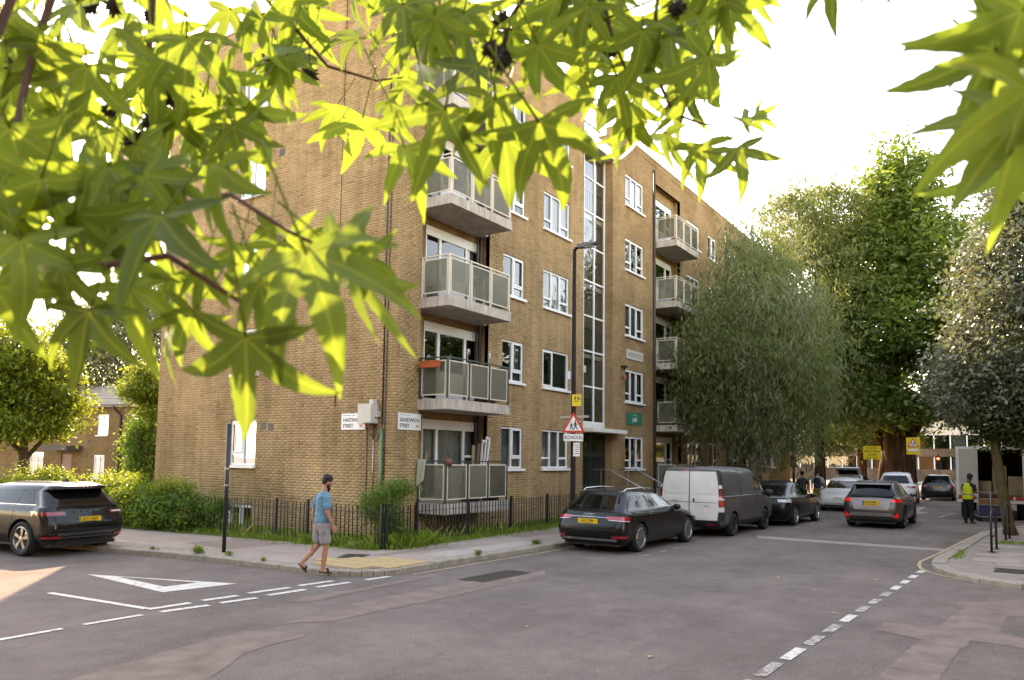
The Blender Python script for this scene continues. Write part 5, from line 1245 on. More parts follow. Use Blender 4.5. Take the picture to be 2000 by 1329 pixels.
railing((-1.88, 9.4), (-1.88, -1.38), 'long black iron railings along the side street in front of the side wall', [.03, 2.6, 5.3, 7.27, 8.39, 9.08, 10.75])
railing((-1.84, -1.43), (9.9, -1.18), 'black iron railings along the front pavement below the balconies', [.03, 1.1, 3.2, 5.24, 7.3, 9.5, 11.7])
railing((12.7, -1.15), (40, -1.3), 'black iron railings beyond the entrance steps behind the parked van', [.03, 2.0, 4, 6, 8.2, 10.2, 12.2, 15, 18, 21, 24, 27])
def handrail(x, label):
    o = empty('handrail', (x, -.3, .93), 0, label, 'handrail', 'entrance step handrails')
    m = MB(); m.tube([(0, 0, .86), (0, -.7, .88), (0, -2.1, .2), (0, -2.16, .05), (0, -2.12, -.12)], .02, 8); m.build('rail', STEEL, o, smooth=True)
    for y, z0, z1 in ((-.4, 0, .86), (-1.95, -.82, .27)): m = MB(); m.tube([(0, y, z0), (0, y, z1)], .016, 6); m.build('post', STEEL, o)
handrail(10.16, 'sloping steel handrail on the near side of the entrance steps'); handrail(12.42, 'sloping steel handrail on the far side of the entrance steps')

# ================================================================ posts and signs
POLE = plain('dark_brown_lamp_post', S('#241c18'), .75, var=.2, scale=5, spec=.2)
def pole(o, pts, r, mt=POLE, name='column', n=12): return MB().tube(pts, r, n).build(name, mt, o, smooth=True)
# street lamp with the crossing sign
SL = empty('street_lamp', (3.35, -3.3, PZ), 0, 'tall dark street lamp post rising behind the black estate car', 'street lamp')
pole(SL, [(0, 0, 0), (0, 0, .75), (0, 0, .86), (0, 0, .98), (0, 0, 3), (.01, .0, 7.72)], [.115, .115, .10, .07, .066, .048])
m = MB(); m.tube([(.01, 0, 7.66), (.01, -.05, 7.74), (.01, -.16, 7.76)], .042, 8); m.build('arm', POLE, SL, smooth=True)
m = MB(); m.prism([(-.12, 7.73), (-.30, 7.72), (-.66, 7.77), (-.68, 7.81), (-.30, 7.84), (-.12, 7.81)], -.10, .12, 'x'); hd = m.build('lamp_head', plain('grey_lamp_head', S('#55524f'), .45, .4), SL, angle=30)
m = MB(); m.box(-.08, .10, -.60, -.32, 7.715, 7.722); m.build('led_panel', CLEARL, hd)
m = MB(); m.lathe([(0, .06), (.03, .05), (.035, 0)], 10, c=(.01, -.2, 7.83)); m.build('photocell', WHITEW, SL)
m = MB(); m.box(-.02, .10, .09, .17, 4.18, 4.40); m.build('sensor_box', WHITEW, SL)
REDS = plain('red_sign_border', S('#c2301f'), .4, var=.06); WHS = plain('white_sign_face', S('#d8d2cb'), .45, var=.05); YLS = plain('yellow_sign_face', S('#d8b312'), .45, var=.06); BLKS = plain('black_sign_print', S('#17171c'), .5, var=0)
def sign_root(name, loc, rz, label, cat='road sign', group=None): return empty(name, loc, rz, label, cat, group)
def tri_sign(o, zc, s, x=-.0, face=None):
    """warning triangle; local -x is the front"""
    def tri(k, c=0): h = s*.866; return [(-s/2*k, zc-h/3*k), (s/2*k, zc-h/3*k), (0, zc+2*h/3*k)]
    def rounded(k, r_):
        P = tri(k); out = []
        for i in range(3):
            p, q, n = Vector(P[i]), Vector(P[i-1]), Vector(P[(i+1) % 3]); a = p+(q-p).normalized()*r_; b = p+(n-p).normalized()*r_; c = p.lerp((a+b)/2, .45); out += [tuple(a), tuple(c), tuple(b)]
        return out
    m = MB(); m.prism(rounded(1, s*.07), -.012+x, x, 'x'); t = m.build('warning_triangle', REDS, o)
    m = MB(); m.prism(rounded(.70, s*.02), -.0135+x, -.0122+x, 'x'); m.build('triangle_face', WHS, t)
    # two walking children
    for y0, k in ((.055, .8), (-.055, 1.0)):
        f = MB(); S_ = s*.40*k; zb = zc-s*.17
        def st(a, b, w_): f.prism([(y0+p[0]*S_, zb+p[1]*S_) for p in ((a[0]-w_, a[1]), (a[0]+w_, a[1]), (b[0]+w_, b[1]), (b[0]-w_, b[1]))], -.0150+x, -.0138+x, 'x')
        st((.0, .42), (.02, .80), .09); st((-.0, .42), (-.22, .0), .06); st((.02, .42), (.20, .02), .06); st((.02, .76), (.24, .45), .045); st((.02, .76), (-.20, .48), .045)
        f.prism([(y0+.02*S_+.085*S_*math.cos(a), zb+.93*S_+.085*S_*math.sin(a)) for a in [i*math.pi/4 for i in range(8)]], -.0150+x, -.0138+x, 'x'); f.build('walking_figure', BLKS, t)
    return t
rz = rad(30)
cs = sign_root('warning_sign', (3.35, -3.3, PZ), rz, 'red-bordered triangular sign with two walking figures on the lamp post'); 
t = tri_sign(cs, 2.93, .64, -.10); m = MB(); m.box(-.098, -.07, -.3, .3, 2.80, 2.83); m.box(-.098, -.07, -.2, .2, 3.02, 3.05); m.build('bracket', STEEL, cs)
m = MB(); m.box(-.112, -.1, -.26, .26, 2.52, 2.71); p = m.build('supplementary_plate', WHS, cs); text('plate_lettering', 'SCHOOL', .13, BLKS, p, (-.1135, 0, 2.615), (math.pi/2, 0, -math.pi/2), sx=.95, bold=.002)
ys = sign_root('yellow_notice', (3.35, -3.3, PZ), rz, 'small yellow notice strapped above the triangular sign'); m = MB(); m.box(-.09, -.075, -.2, .04, 3.45, 3.76); f = m.build('panel', YLS, ys)
m = MB(); m.box(-.0915, -.0902, -.14, -.10, 3.62, 3.71); m.box(-.0915, -.0902, -.06, -.02, 3.62, 3.71); m.box(-.0915, -.0902, -.14, -.02, 3.57, 3.59); m.box(-.0915, -.0902, -.18, -.16, 3.6, 3.68); m.build('print', BLKS, f)
pn = sign_root('parking_notice', (3.35, -3.3, PZ), rz, 'narrow white notice on the lamp post below the school plate'); m = MB(); m.box(-.085, -.072, -.17, .0, 2.12, 2.48); f = m.build('panel', WHS, pn)
for i in range(5): m = MB(); m.box(-.0865, -.0852, -.15, -.03-.02*(i % 2), 2.41-.055*i, 2.425-.055*i); m.build('print_line', BLKS, f)
m = MB(); m.box(-.10, .16, -.03, .03, 3.13, 3.19); m.box(-.04, .06, -.46, .40, 3.14, 3.20); m.build('crossbar', STEEL, SL)
# bare post on the left pavement
pp = empty('sign_post', (-4.31, .83, PZ), 0, 'bare black post on the pavement left of the walking man', 'post')
pole(pp, [(0, 0, 0), (0, 0, 2.7)], .042, IRON); m = MB(); m.lathe([(.045, -.02), (.047, 0), (.045, .02)], 12, c=(0, 0, 1.75)); m.build('clip', STEEL, pp); m = MB(); m.lathe([(.045, -.015), (.047, 0), (.045, .015)], 12, c=(0, 0, 1.40)); m.build('clip', STEEL, pp)
# street name plates, notices on the flats
def name_plate(loc, rz_, w_, l1, l2, label):
    o = empty('street_name_plate', loc, rz_, label, 'street sign', 'street name plates'); m = MB(); m.box(-w_/2, w_/2, -.012, .0, -.215, .215); f = m.build('panel', plain('street_sign_white', S('#dedbd8'), .4, var=.05), o)
    text('street_name', l1, .135, BLKS, f, (-w_/2+.06, -.0135, .035), (math.pi/2, 0, 0), sx=.86*(w_-.12)/(.86*len(l1)*.092), align='LEFT', bold=.003)
    text('street_name', l2, .135, BLKS, f, (-w_/2+.06, -.0135, -.115), (math.pi/2, 0, 0), sx=.86, align='LEFT', bold=.003)
    text('postal_district', 'WC1', .11, REDS, f, (w_/2-.06, -.0135, -.12), (math.pi/2, 0, 0), sx=.62, align='RIGHT', bold=.003)
    text('borough_line', 'London Borough of Camden', .038, plain('sign_green_print', S('#2f5d46'), .5, var=0), f, (-w_/2+.06, -.0135, .165), (math.pi/2, 0, 0), align='LEFT')
name_plate((-.022, 1.435, 3.07), -math.pi/2, .87, 'HASTINGS', 'STREET', 'white street name plate on the side wall, partly behind the grey box')
name_plate((.525, -.022, 3.07), 0, .90, 'SANDWICH', 'STREET', 'white street name plate on the front wall left of the lowest window')
eb = empty('cable_cabinet', (0, .82, 3.26), 0, 'pale grey cable cabinet fixed to the side wall over the street sign', 'cabinet')
EB = plain('pale_grey_cabinet', S('#b9b2a8'), .5, var=.08); m = MB(); m.box(-.26, -.014, -.26, .24, -.25, .25); m.build('box', EB, eb)
m = MB(); m.box(-.28, -.2601, -.24, .0, -.23, .23); m.build('door', EB, eb); m = MB(); m.box(-.20, -.06, -.24, -.10, .2501, .36); m.build('cable_hood', EB, eb); m = MB(); m.box(-.16, -.014, -.34, -.262, -.09, .06); m.build('side_box', EB, eb)
gs = empty('estate_sign', (14.52, -.012, 3.83), 0, 'green estate sign on the brick wall above the ground-floor window', 'sign'); m = MB(); m.box(-.75, .75, -.02, 0, -.245, .245); f = m.build('panel', plain('green_sign_face', S('#0f6f5c'), .4, var=.05), gs)
text('sign_lettering', 'Judd', .24, WHS, f, (0, -.0215, -.03), (math.pi/2, 0, 0), bold=.004); text('sign_lettering', 'Camden', .09, WHS, f, (0, -.0215, .16), (math.pi/2, 0, 0))
pq = empty('house_name_plaque', (14.55, -.012, 6.44), 0, 'weathered white name plaque high on the brick wall right of the stairs', 'plaque'); m = MB(); m.box(-.80, .80, -.03, 0, -.19, .19); f = m.build('panel', plain('weathered_plaque', S('#b3aa9f'), .8, var=.15), pq)
text('plaque_lettering', 'SANDWICH', .27, plain('faded_lettering', S('#6f655c'), .8, var=.1), f, (0, -.0315, 0), (math.pi/2, 0, 0), sx=.95)
# yellow signs far up the street
y1 = empty('yellow_road_sign', (34.3, -6.0, 0), 0, 'square yellow information sign on a dark post in front of the big trunk', 'road sign', 'yellow signs up the street'); pole(y1, [(0, .35, 0), (0, .35, 3.2)], .045)
m = MB(); m.box(-.07, -.05, -.47, .47, 2.36, 3.14); f = m.build('panel', YLS, y1)
for i, (t, s_) in enumerate((('SCHOOL', .15), ('PEDESTRIAN', .15), ('ZONE', .16), ('8am - 9am', .14))): text('sign_lettering', t, s_, BLKS, f, (-.0715, 0, 3.02-.19*i), (math.pi/2, 0, -math.pi/2), bold=.002)
y2 = empty('yellow_road_sign', (35.6, -8.0, 0), 0, 'tall yellow board with a red triangle on a post by the white utility car', 'road sign', 'yellow signs up the street'); pole(y2, [(0, -.05, 0), (0, -.05, 3.75)], .07)
m = MB(); m.box(-.10, -.08, -.36, .36, 2.68, 3.66); f = m.build('panel', YLS, y2); tri_sign(y2, 3.28, .62, -.101); m = MB(); m.box(-.115, -.101, -.26, .26, 2.86, 3.0); m.build('supplementary_plate', WHS, y2)
tl = empty('traffic_light', (51.3, -8.0, 0), 0, 'traffic light showing red in front of the far block', 'traffic light'); pole(tl, [(0, 0, 0), (0, 0, 2.9)], .057, IRON); m = MB(); m.box(-.22, -.06, -.17, .17, 1.75, 2.75); hd = m.build('signal_head', BLACKM, tl)
for z, mt in ((2.55, lamp_mat('red_signal', (1, .10, .06), 1.1)), (2.25, DREDL), (1.95, BLACKM)): m = MB(); m.lathe([(0, -.232), (.09, -.23), (.1, -.221)], 16, 'x', (0, 0, z)); m.build('signal_lens', mt, hd)
m = MB(); m.box(-.05, .05, .3, .42, .9, 1.25); m.build('push_button_unit', YLS, tl)
for (x, y, lb) in ((31.9, -2.16, 'slim black lamp column at the far corner of the flats'), (58.0, -5.4, 'thin dark lamp column far up the street by the trees')):
    o = empty('lamp_column', (x, y, PZ), 0, lb, 'lamp post'); pole(o, [(0, 0, 0), (0, 0, 1.2), (0, 0, 5.6)], [.09, .07, .045], IRON); m = MB(); m.tube([(0, 0, 5.55), (0, -.1, 5.7), (0, -.7, 5.75)], .035, 6); m.build('arm', IRON, o); m = MB(); m.box(-.1, .1, -1.1, -.65, 5.7, 5.8); m.build('lamp_head', IRON, o)
# cycle stands on the right-hand pavement
for (x, y, lb) in ((6.75, -12.6, 'black hooped cycle stand nearest the kerb corner'), (10.4, -12.82, 'black hooped cycle stand beside the leaning tree trunk')):
    o = empty('cycle_stand', (x, y, PZ), rad(-6), lb, 'cycle stand', 'cycle stands on the right pavement'); pts = [(0, 0, 0), (0, 0, .72)]+[(.38-.38*math.cos(a), 0, .72+.26*math.sin(a)) for a in np.linspace(.3, math.pi-.3, 7)]+[(.76, 0, .72), (.76, 0, 0)]
    MB().tube(pts, .027, 10).build('hoop', IRON, o, smooth=True); MB().tube([(0, 0, .35), (.76, 0, .35)], .02, 8).build('crossbar', IRON, o, smooth=True)
    for x_ in (0, .76): m = MB(); m.lathe([(0, .012), (.07, .01), (.075, 0)], 12, c=(x_, 0, 0)); m.build('foot_plate', IRON, o)
# roll cage trolley behind the lorry
o = empty('delivery_trolley', (19.9, -12.2, 0), rad(-80), 'steel tube delivery trolley standing at the back of the lorry', 'trolley'); 
for x in (-.42, .0, .42): MB().tube([(x, -.1, .12), (x, -.12, .45), (x, -.03, .55), (x, -.03, 1.1)], .018, 8).build('upright', STEEL, o, smooth=True)
for z in (.62, 1.1): MB().tube([(-.42, -.03, z), (.42, -.03, z)], .018, 8).build('rail', STEEL, o)
m = MB(); m.box(-.42, .42, -.1, .7, .16, .2); m.build('deck', STEEL, o)
m = MB(); m.box(-.36, .36, .0, .6, .2, .62); m.build('crate', plain('blue_crate', S('#2d3a63'), .5), o); m = MB(); m.box(-.34, .30, .02, .58, .621, .86); m.build('parcel', plain('cardboard', S('#8a6a4a'), .85), o)
for x in (-.36, .36):
    for y in (0, .6): m = MB(); m.lathe([(.0, -.02), (.07, -.02), (.07, .02), (0, .02)], 12, 'y', (x, y, .075)); m.build('castor', RUBBER, o)
# ================================================================ things kept on the balconies
def cloth(name, label, pts, drop, mt, cat):
    o = empty(name, pts[0], 0, label, cat); a, b = Vector(pts[0]), Vector(pts[1]); n, k = 10, 10; m = MB(); V = []; r = random.Random(4)
    for j in range(k+1):
        for i in range(n+1):
            t = i/n; p = a.lerp(b, t)-a; s_ = j/k; V.append((p.x-.03*math.sin(t*9+s_*2)*s_-.012, p.y*(1-.35*s_*t), p.z-drop*s_*(1-.25*t)))
    m.add(V, [(j*(n+1)+i, j*(n+1)+i+1, (j+1)*(n+1)+i+1, (j+1)*(n+1)+i) for j in range(k) for i in range(n)]); c = m.build('cloth', mt, o, smooth=True)
    c.modifiers.new('s', 'SOLIDIFY').thickness = .008
cloth('towel', 'pale towel hung over the end rail of the ground-floor balcony', [(.85, -.05, 2.10), (.85, -.36, 2.10)], .72, plain('pale_towel', S('#aaa796'), .95, var=.1), 'towel')
o = empty('planter', (.78, -.45, 4.55), 0, 'orange plant trough hung on the first-floor balcony rail', 'planter'); m = MB(); m.prism([(-.08, -.07), (.08, -.07), (.10, .08), (-.10, .08)], -.28, .28, 'y'); m.build('trough', plain('orange_terracotta', S('#b0532a'), .75), o); m = MB(); m.box(-.112, .112, -.30, .30, .08, .105); m.build('rim', MATS['orange_terracotta'], o)
o = empty('shoulder_bag', (1.0, -.94, 2.06), 0, 'brown bag hung on the ground-floor balcony by the towel', 'bag'); m = MB(); m.lathe([(0, -.12), (.10, -.11), (.12, -.02), (.09, .06), (0, .08)], 12, c=(0, 0, 0)); m.build('bag_body', plain('brown_leather', S('#6a3520'), .55), o, smooth=True); MB().tube([(-.08, 0, .05), (-.03, 0, .22), (.05, 0, .05)], .008, 5).build('strap', MATS['brown_leather'], o)
WOOD = plain('weathered_timber', S('#8a7150'), .85, var=.25, scale=6)
for i, (x, y, l, tx, ty, mt, lb, nm) in enumerate(((2.75, -.42, 1.55, 5, 9, WOOD, 'timber board leaning on the ground-floor balcony, leftmost of the leaning pieces', 'timber_board'), (2.92, -.40, 1.62, 4, 12, plain('dark_timber', S('#5d4a36'), .85), 'dark board leaning on the ground-floor balcony beside the pale frames', 'timber_board'), (3.1, -.45, 1.75, 6, 15, WHITEW, 'white window frame leaning on the ground-floor balcony', 'loose_frame'), (3.25, -.38, 1.85, 4, 16, UPVC, 'narrow white frame leaning rightmost on the ground-floor balcony', 'loose_frame'))):
    o = empty(nm, (x, y, .98), 0, lb, 'board' if nm == 'timber_board' else 'frame'); m = MB()
    if nm == 'timber_board': m.box(-.06, .06, -.012, .012, 0, l)
    else: m.box(-.10, -.06, -.02, .02, 0, l); m.box(.06, .10, -.02, .02, 0, l); m.box(-.06, .06, -.02, .02, l-.05, l); m.box(-.06, .06, -.02, .02, 0, .05)
    b = m.build('board' if nm == 'timber_board' else 'frame_piece', mt, o); b.rotation_euler = (rad(-tx), rad(ty), 0)
for x, c1, lb in ((1.75, '#c98a96', 'pink paper windmill on the first-floor balcony rail'), (2.75, '#c9b25a', 'multicoloured paper windmill on the first-floor balcony rail, right of the pink one')):
    o = empty('paper_windmill', (x, -.95, 4.7), 0, lb, 'windmill'); MB().tube([(0, 0, 0), (0, 0, .28)], .006, 5).build('stick', WHITEW, o)
    for k in range(6): a = k*math.pi/3; m = MB(); m.add([(0, -.02, .28), (.1*math.cos(a), -.03, .28+.1*math.sin(a)), (.07*math.cos(a+.7), -.01, .28+.07*math.sin(a+.7))], [(0, 1, 2)]); m.build('vane', plain('vane_%s' % 'abcdef'[k], S([c1, '#d8d0c8', '#5f86a8', c1, '#d8d0c8', '#7fa35a'][k]), .6, var=0), o)
o = empty('storage_box', (3.35, -.4, 3.69), 0, 'dark red plastic box behind the first-floor balcony glass', 'box'); m = MB(); m.prism([(-.22, 0), (.22, 0), (.26, .32), (-.26, .32)], -.2, .2, 'y'); m.build('tub', plain('dark_red_tub', S('#4d1d18'), .5), o)
for (x, y, sx_, z_, c_, lb) in ((2.5, -.55, .3, .75, '#2b2c33', 'dark sack standing behind the ground-floor balcony glass'), (3.4, -.6, .28, .62, '#1e2420', 'black bin bag behind the rightmost ground-floor balcony panel')):
    o = empty('filled_sack', (x, y, .97), 0, lb, 'sack'); m = MB(); m.lathe([(0, 0), (sx_*.9, .02), (sx_, z_*.4), (sx_*.7, z_*.8), (.05, z_), (0, z_*1.03)], 12); m.build('sack_body', plain('sack_'+lb[:4], S(c_), .5), o, smooth=True)
# litter on the street: fallen leaves and scraps, and a stone at the fence
FL = plain('dry_leaf', S('#b08a4a'), .8); r = random.Random(21)
lm = MB(); lm.add([(0, 0, .004), (.05, .02, .012), (.09, 0, .006), (.05, -.03, .014), (.02, -.02, .01)], [(0, 1, 3, 4), (1, 2, 3)]); LM = lm.mesh('leaf', FL)
for x, y, lb in ((.13, -9.44, 'pale dry leaf alone on the open road right of centre'), (-.92, -10.26, 'dry leaf on the road left of the upper dashed line'), (.9, -11.0, 'dry leaf on the road close to the far end of the dashed line'), (-2.9, -10.9, 'dry leaf lying beside the middle of the dashed line'), (-2.2, -12.4, 'pale leaf on the red asphalt patch at the right'), (-6.78, -9.8, 'dry leaf on the road nearest the bottom edge of the picture'), (-6.2, -7.9, 'dry leaf on the road below the red patch in the middle')):
    o = share('fallen_leaf', LM, None, (x, y, .012), (0, 0, r.uniform(0, 6)), (r.uniform(.9, 1.4),)*3); tag(o, lb, 'leaf', 'fallen leaves on the road')
o = MB().lathe([(0, 0), (.14, .01), (.16, .06), (.1, .13), (0, .15)], 8).build('stone', plain('sandstone_lump', S('#8d7355'), .9, var=.2), smooth=True, loc=(-2.0, -.62, PZ)); tag(o, 'small tan stone lying in the grass at the foot of the railings', 'stone')
for x, y, lb in ((-5.0, 2.3, 'scrap of white paper on the pavement edge by the parked utility car'), (-2.2, 4.9, 'white litter in the grass under the hedge')):
    o = MB().add([(0, 0, 0), (.1, .02, .03), (.16, -.05, .0), (.06, -.09, .05), (.02, -.05, .07)], [(0, 1, 4), (1, 2, 3), (1, 3, 4), (0, 4, 3)]).build('paper_scrap', WHITEW, loc=(x, y, PZ+.003)); tag(o, lb, 'litter')
# ================================================================ trees, hedges, grass
BARK = plain('grey_brown_bark', S('#4b3f33'), .95, var=.3, scale=6, bump=.8, bscale=18); BARKP = plain('pale_birch_bark', S('#8d8378'), .9, var=.3, scale=5, bump=.5, bscale=15)
def ribbed_bark():
    s = N('dark_red_bark'); n = s.noise(s.obj((2.4, 2.4, .22)), 2.6, 6, .65); c = s.ramp(n, [(.3, S('#24160f')), (.5, S('#46301f')), (.7, S('#6b4d35'))])
    return s.done(s.bsdf(c, .95, spec=.15, normal=s.bump(n, 1.0, .12)))
BARKD = ribbed_bark(); BARKO = plain('olive_bark', S('#57492f'), .95, var=.3, scale=5, bump=.7, bscale=16)
LB = leaf_mat('bright_leaf', S('#344a1f'), S('#68833c'), S('#889c3e'), .42, .5, .35, attr=True)
LG = leaf_mat('deep_green_leaf', S('#24391a'), S('#4c672c'), S('#788c36'), .38, .45, .4, attr=True)
LO = leaf_mat('olive_feathery_leaf', S('#3e4a29'), S('#758050'), S('#8b964c'), .40, .6, .25, attr=True)
LS = leaf_mat('glossy_grey_green_leaf', S('#465040'), S('#82866c'), S('#8a9060'), .26, .30, .9, attr=True)
LY = leaf_mat('yellow_green_leaf', S('#40581d'), S('#73882e'), S('#98a436'), .45, .5, .35, attr=True)
LH = leaf_mat('hedge_leaf', S('#2a4a1c'), S('#5c8034'), S('#86a83a'), .35, .5, .35, attr=True)
LW = leaf_mat('pale_grey_leaf', S('#5a6048'), S('#7f8462'), S('#989b68'), .3, .6, .25, attr=True)
GRASS = leaf_mat('grass_blade', S('#3d5a1e'), S('#7d9a3a'), S('#a3bb45'), .35, .55, .3, attr=True)
STRAW = leaf_mat('dry_grass_stem', S('#8a7a4c'), S('#b3a26c'), S('#b9a86c'), .3, .7, .2, attr=True)
def foliage(name, mt, parent, blobs, n, size, aspect=2.0, droop=0.0, seed=1, clump=.35, per=28, shell=.55, flat=.35, loc=(0, 0, 0)):
    """leaf-sized faces in clumps spread through the blobs' volume: blobs = [(centre, radii, weight)]"""
    g = np.random.default_rng(seed); wts = np.array([b[2] for b in blobs], float); wts /= wts.sum(); nc = max(1, n//per)
    bi = g.choice(len(blobs), nc, p=wts); C_ = np.array([b[0] for b in blobs], float)[bi]; R_ = np.array([b[1] for b in blobs], float)[bi]
    d = g.normal(size=(nc, 3)); d /= np.linalg.norm(d, axis=1)[:, None]; rr = shell+(1-shell)*g.random(nc)**.6; rr *= 1+.13*g.normal(size=nc)
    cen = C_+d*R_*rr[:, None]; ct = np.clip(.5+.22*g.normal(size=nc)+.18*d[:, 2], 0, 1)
    ci = np.repeat(np.arange(nc), per); N_ = len(ci)
    cs = clump*(.6+.8*g.random(nc))
    off = g.normal(size=(N_, 3))*cs[ci][:, None]*np.array([1, 1, .6 if droop < .5 else 1.5])
    P_ = cen[ci]+off
    ax = g.normal(size=(N_, 3)); ax[:, 2] = ax[:, 2]*(1-droop)*.6-droop*2.0; ax /= np.linalg.norm(ax, axis=1)[:, None]
    nn = g.normal(size=(N_, 3)); nn[:, 2] += flat*2
    sd_ = np.cross(ax, nn); sd_ /= np.linalg.norm(sd_, axis=1)[:, None]+1e-9
    L = size*(.6+.8*g.random(N_))[:, None]; W = L/aspect
    up_ = np.cross(sd_, ax)
    V = np.stack([P_, P_+ax*L*.45+sd_*W*.5+up_*L*.06, P_+ax*L-up_*L*.12, P_+ax*L*.45-sd_*W*.5+up_*L*.06], 1).reshape(-1, 3)
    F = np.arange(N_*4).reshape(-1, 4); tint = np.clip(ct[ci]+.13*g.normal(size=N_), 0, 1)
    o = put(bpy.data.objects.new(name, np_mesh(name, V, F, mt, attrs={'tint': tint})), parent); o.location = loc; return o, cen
def tree(name, label, loc, bark, trunk, limbs, mt, blobs, n, size, group=None, seed=1, cat='tree', twigs=40, **kw):
    """trunk = [(x,y,z,r)...]; limbs = [[(x,y,z,r)...]...] joined to it; crown of leaves with twigs reaching its clumps"""
    o = empty(name, loc, 0, label, cat, group); m = MB(); m.tube([p[:3] for p in trunk], [p[3] for p in trunk], 12)
    t = m.build('trunk', bark, o, smooth=True)
    for l in limbs: MB().tube([p[:3] for p in l], [p[3] for p in l], 8).build('limb', bark, o, smooth=True)
    f, cen = foliage('crown', mt, o, blobs, n, size, seed=seed, **kw)
    r = random.Random(seed); m = MB(); heads = [l[-1] for l in limbs]+[trunk[-1]]
    for i in range(twigs):
        c = cen[r.randrange(len(cen))]; h = min(heads, key=lambda q: math.dist(q[:3], c)); mid = (Vector(h[:3])+Vector(c))/2+Vector((0, 0, .25))
        m.tube([h[:3], mid, c], [.035, .02, .006], 5)
    if twigs: m.build('twigs', bark, t, smooth=True)
    return o
# feathery tree in front of the flats
tree('feathery_tree', 'feathery drooping olive-green tree with a pale trunk in front of the flats', (20.7, -3.1, PZ), BARKP, [(0, 0, 0, .22), (0, .05, 1.5, .19), (.1, .1, 3.2, .16), (.2, .1, 5.5, .12), (.1, 0, 9, .07), (0, 0, 13, .03)],
     [[(.05, .1, 2.6, .1), (-1.2, -.4, 4.5, .07), (-2.4, -1.0, 6.6, .03)], [(.1, .1, 3.2, .1), (1.2, .5, 5.2, .07), (2.6, .8, 7.2, .03)], [(.2, .1, 5.0, .09), (-.6, 1.4, 7.0, .06), (-1.0, 2.0, 9.0, .03)], [(.2, .1, 5.0, .09), (.6, -1.4, 7.0, .06), (1.2, -2.0, 9.5, .03)]],
     LO, [((0, -.3, 5.2), (4.6, 3.3, 2.8), 3), ((-1.6, .4, 7.6), (3.0, 2.7, 3.0), 1.9), ((1.8, -.8, 7.8), (3.4, 2.8, 3.0), 2.0), ((.4, -.3, 10.6), (2.2, 2.0, 2.3), 1.2), ((-3.0, 1.0, 5.6), (1.9, 1.7, 2.8), 1.1), ((3.6, -1.0, 5.6), (2.2, 2.0, 2.6), 1.1)], 39000, .28, seed=3, aspect=4.6, droop=.70, clump=.34, per=34, shell=.42, twigs=90)
_o, _c = foliage('light_strands', LW, bpy.data.objects['feathery_tree'], [((0, -.6, 6.5), (4.6, 3.0, 5.0), 1), ((0, -.3, 11.5), (2.4, 2.2, 2.8), .35)], 9000, .36, seed=303, aspect=9, droop=.85, clump=.3, per=30, shell=.75)
tree('olive_tree', 'tall olive-green tree with a dark trunk behind the feathery tree', (38.2, -2.3, PZ), BARKD, [(0, 0, 0, .38), (.1, 0, 2.5, .32), (0, 0, 6, .25), (0, 0, 15, .1)], [[(0, 0, 5, .2), (-1.5, .5, 9, .12), (-2.4, .4, 13, .05)], [(0, 0, 6, .2), (1.7, -.5, 10, .12), (2.2, -.5, 14.5, .05)]],
     LO, [((0, 0, 13.5), (3.6, 3.6, 4.2), 2), ((-1.6, 1.0, 17.2), (2.4, 2.2, 3.0), 1.2), ((1.7, -.8, 18.2), (2.2, 2.2, 3.0), 1.2), ((0, 0, 8), (3.6, 3.2, 3.6), 1.4), ((.2, -.4, 4.6), (2.6, 2.6, 2.0), .6)], 36000, .30, seed=4, aspect=3.2, droop=.4, clump=.5, per=36, twigs=30)
tree('plane_tree', 'large bright green tree with a massive dark trunk at the bend of the street', (42.8, -6.2, PZ), BARKD, [(0, 0, -.2, 1.2), (0, .05, .6, .95), (.05, 0, 2.0, .82), (0, .1, 3.4, .8), (-.1, .2, 4.8, .62), (0, .1, 8, .42), (0, 0, 16, .12)],
     [[(.1, -.3, 3.0, .42), (.3, -1.5, 5.0, .36), (.4, -2.2, 7.5, .28), (.6, -2.6, 11, .12)], [(-.1, .5, 3.0, .40), (.0, 1.7, 5.2, .3), (.2, 2.4, 8, .2), (.2, 3.2, 11, .1)], [(0, 0, 6, .3), (-1.6, -.5, 9.5, .2), (-2.2, -1.0, 13, .08)], [(.2, -.8, 0, .5), (.25, -.75, 1.5, .42), (.2, -.6, 3.2, .38)], [(-.2, .85, -.1, .46), (-.2, .72, 1.5, .36), (-.1, .5, 3.2, .32)]],
     LB, [((0, -.6, 19.5), (2.4, 2.4, 4.4), 1.4), ((-.5, 1.4, 15.0), (4.0, 3.6, 3.6), 1.8), ((.3, -2.6, 15.4), (3.6, 3.2, 3.4), 1.4), ((-.8, 4.4, 10.2), (3.0, 3.2, 2.4), 1.2), ((-1.0, -3.8, 10.0), (3.2, 3.2, 2.6), 1.2), ((-1.5, .5, 10.8), (3.4, 3.6, 2.8), 1.2), ((-1.8, 2.8, 6.6), (2.6, 3.2, 1.5), 1.0), ((-.6, -4.4, 6.4), (2.4, 2.4, 1.4), .7), ((-1.5, 5.6, 7.6), (2.0, 1.8, 1.3), .5), ((-1.2, -.4, 5.6), (2.0, 2.4, 1.0), .5)], 66000, .44, seed=5, aspect=2.4, droop=.25, clump=.55, per=36, flat=.5, twigs=60)
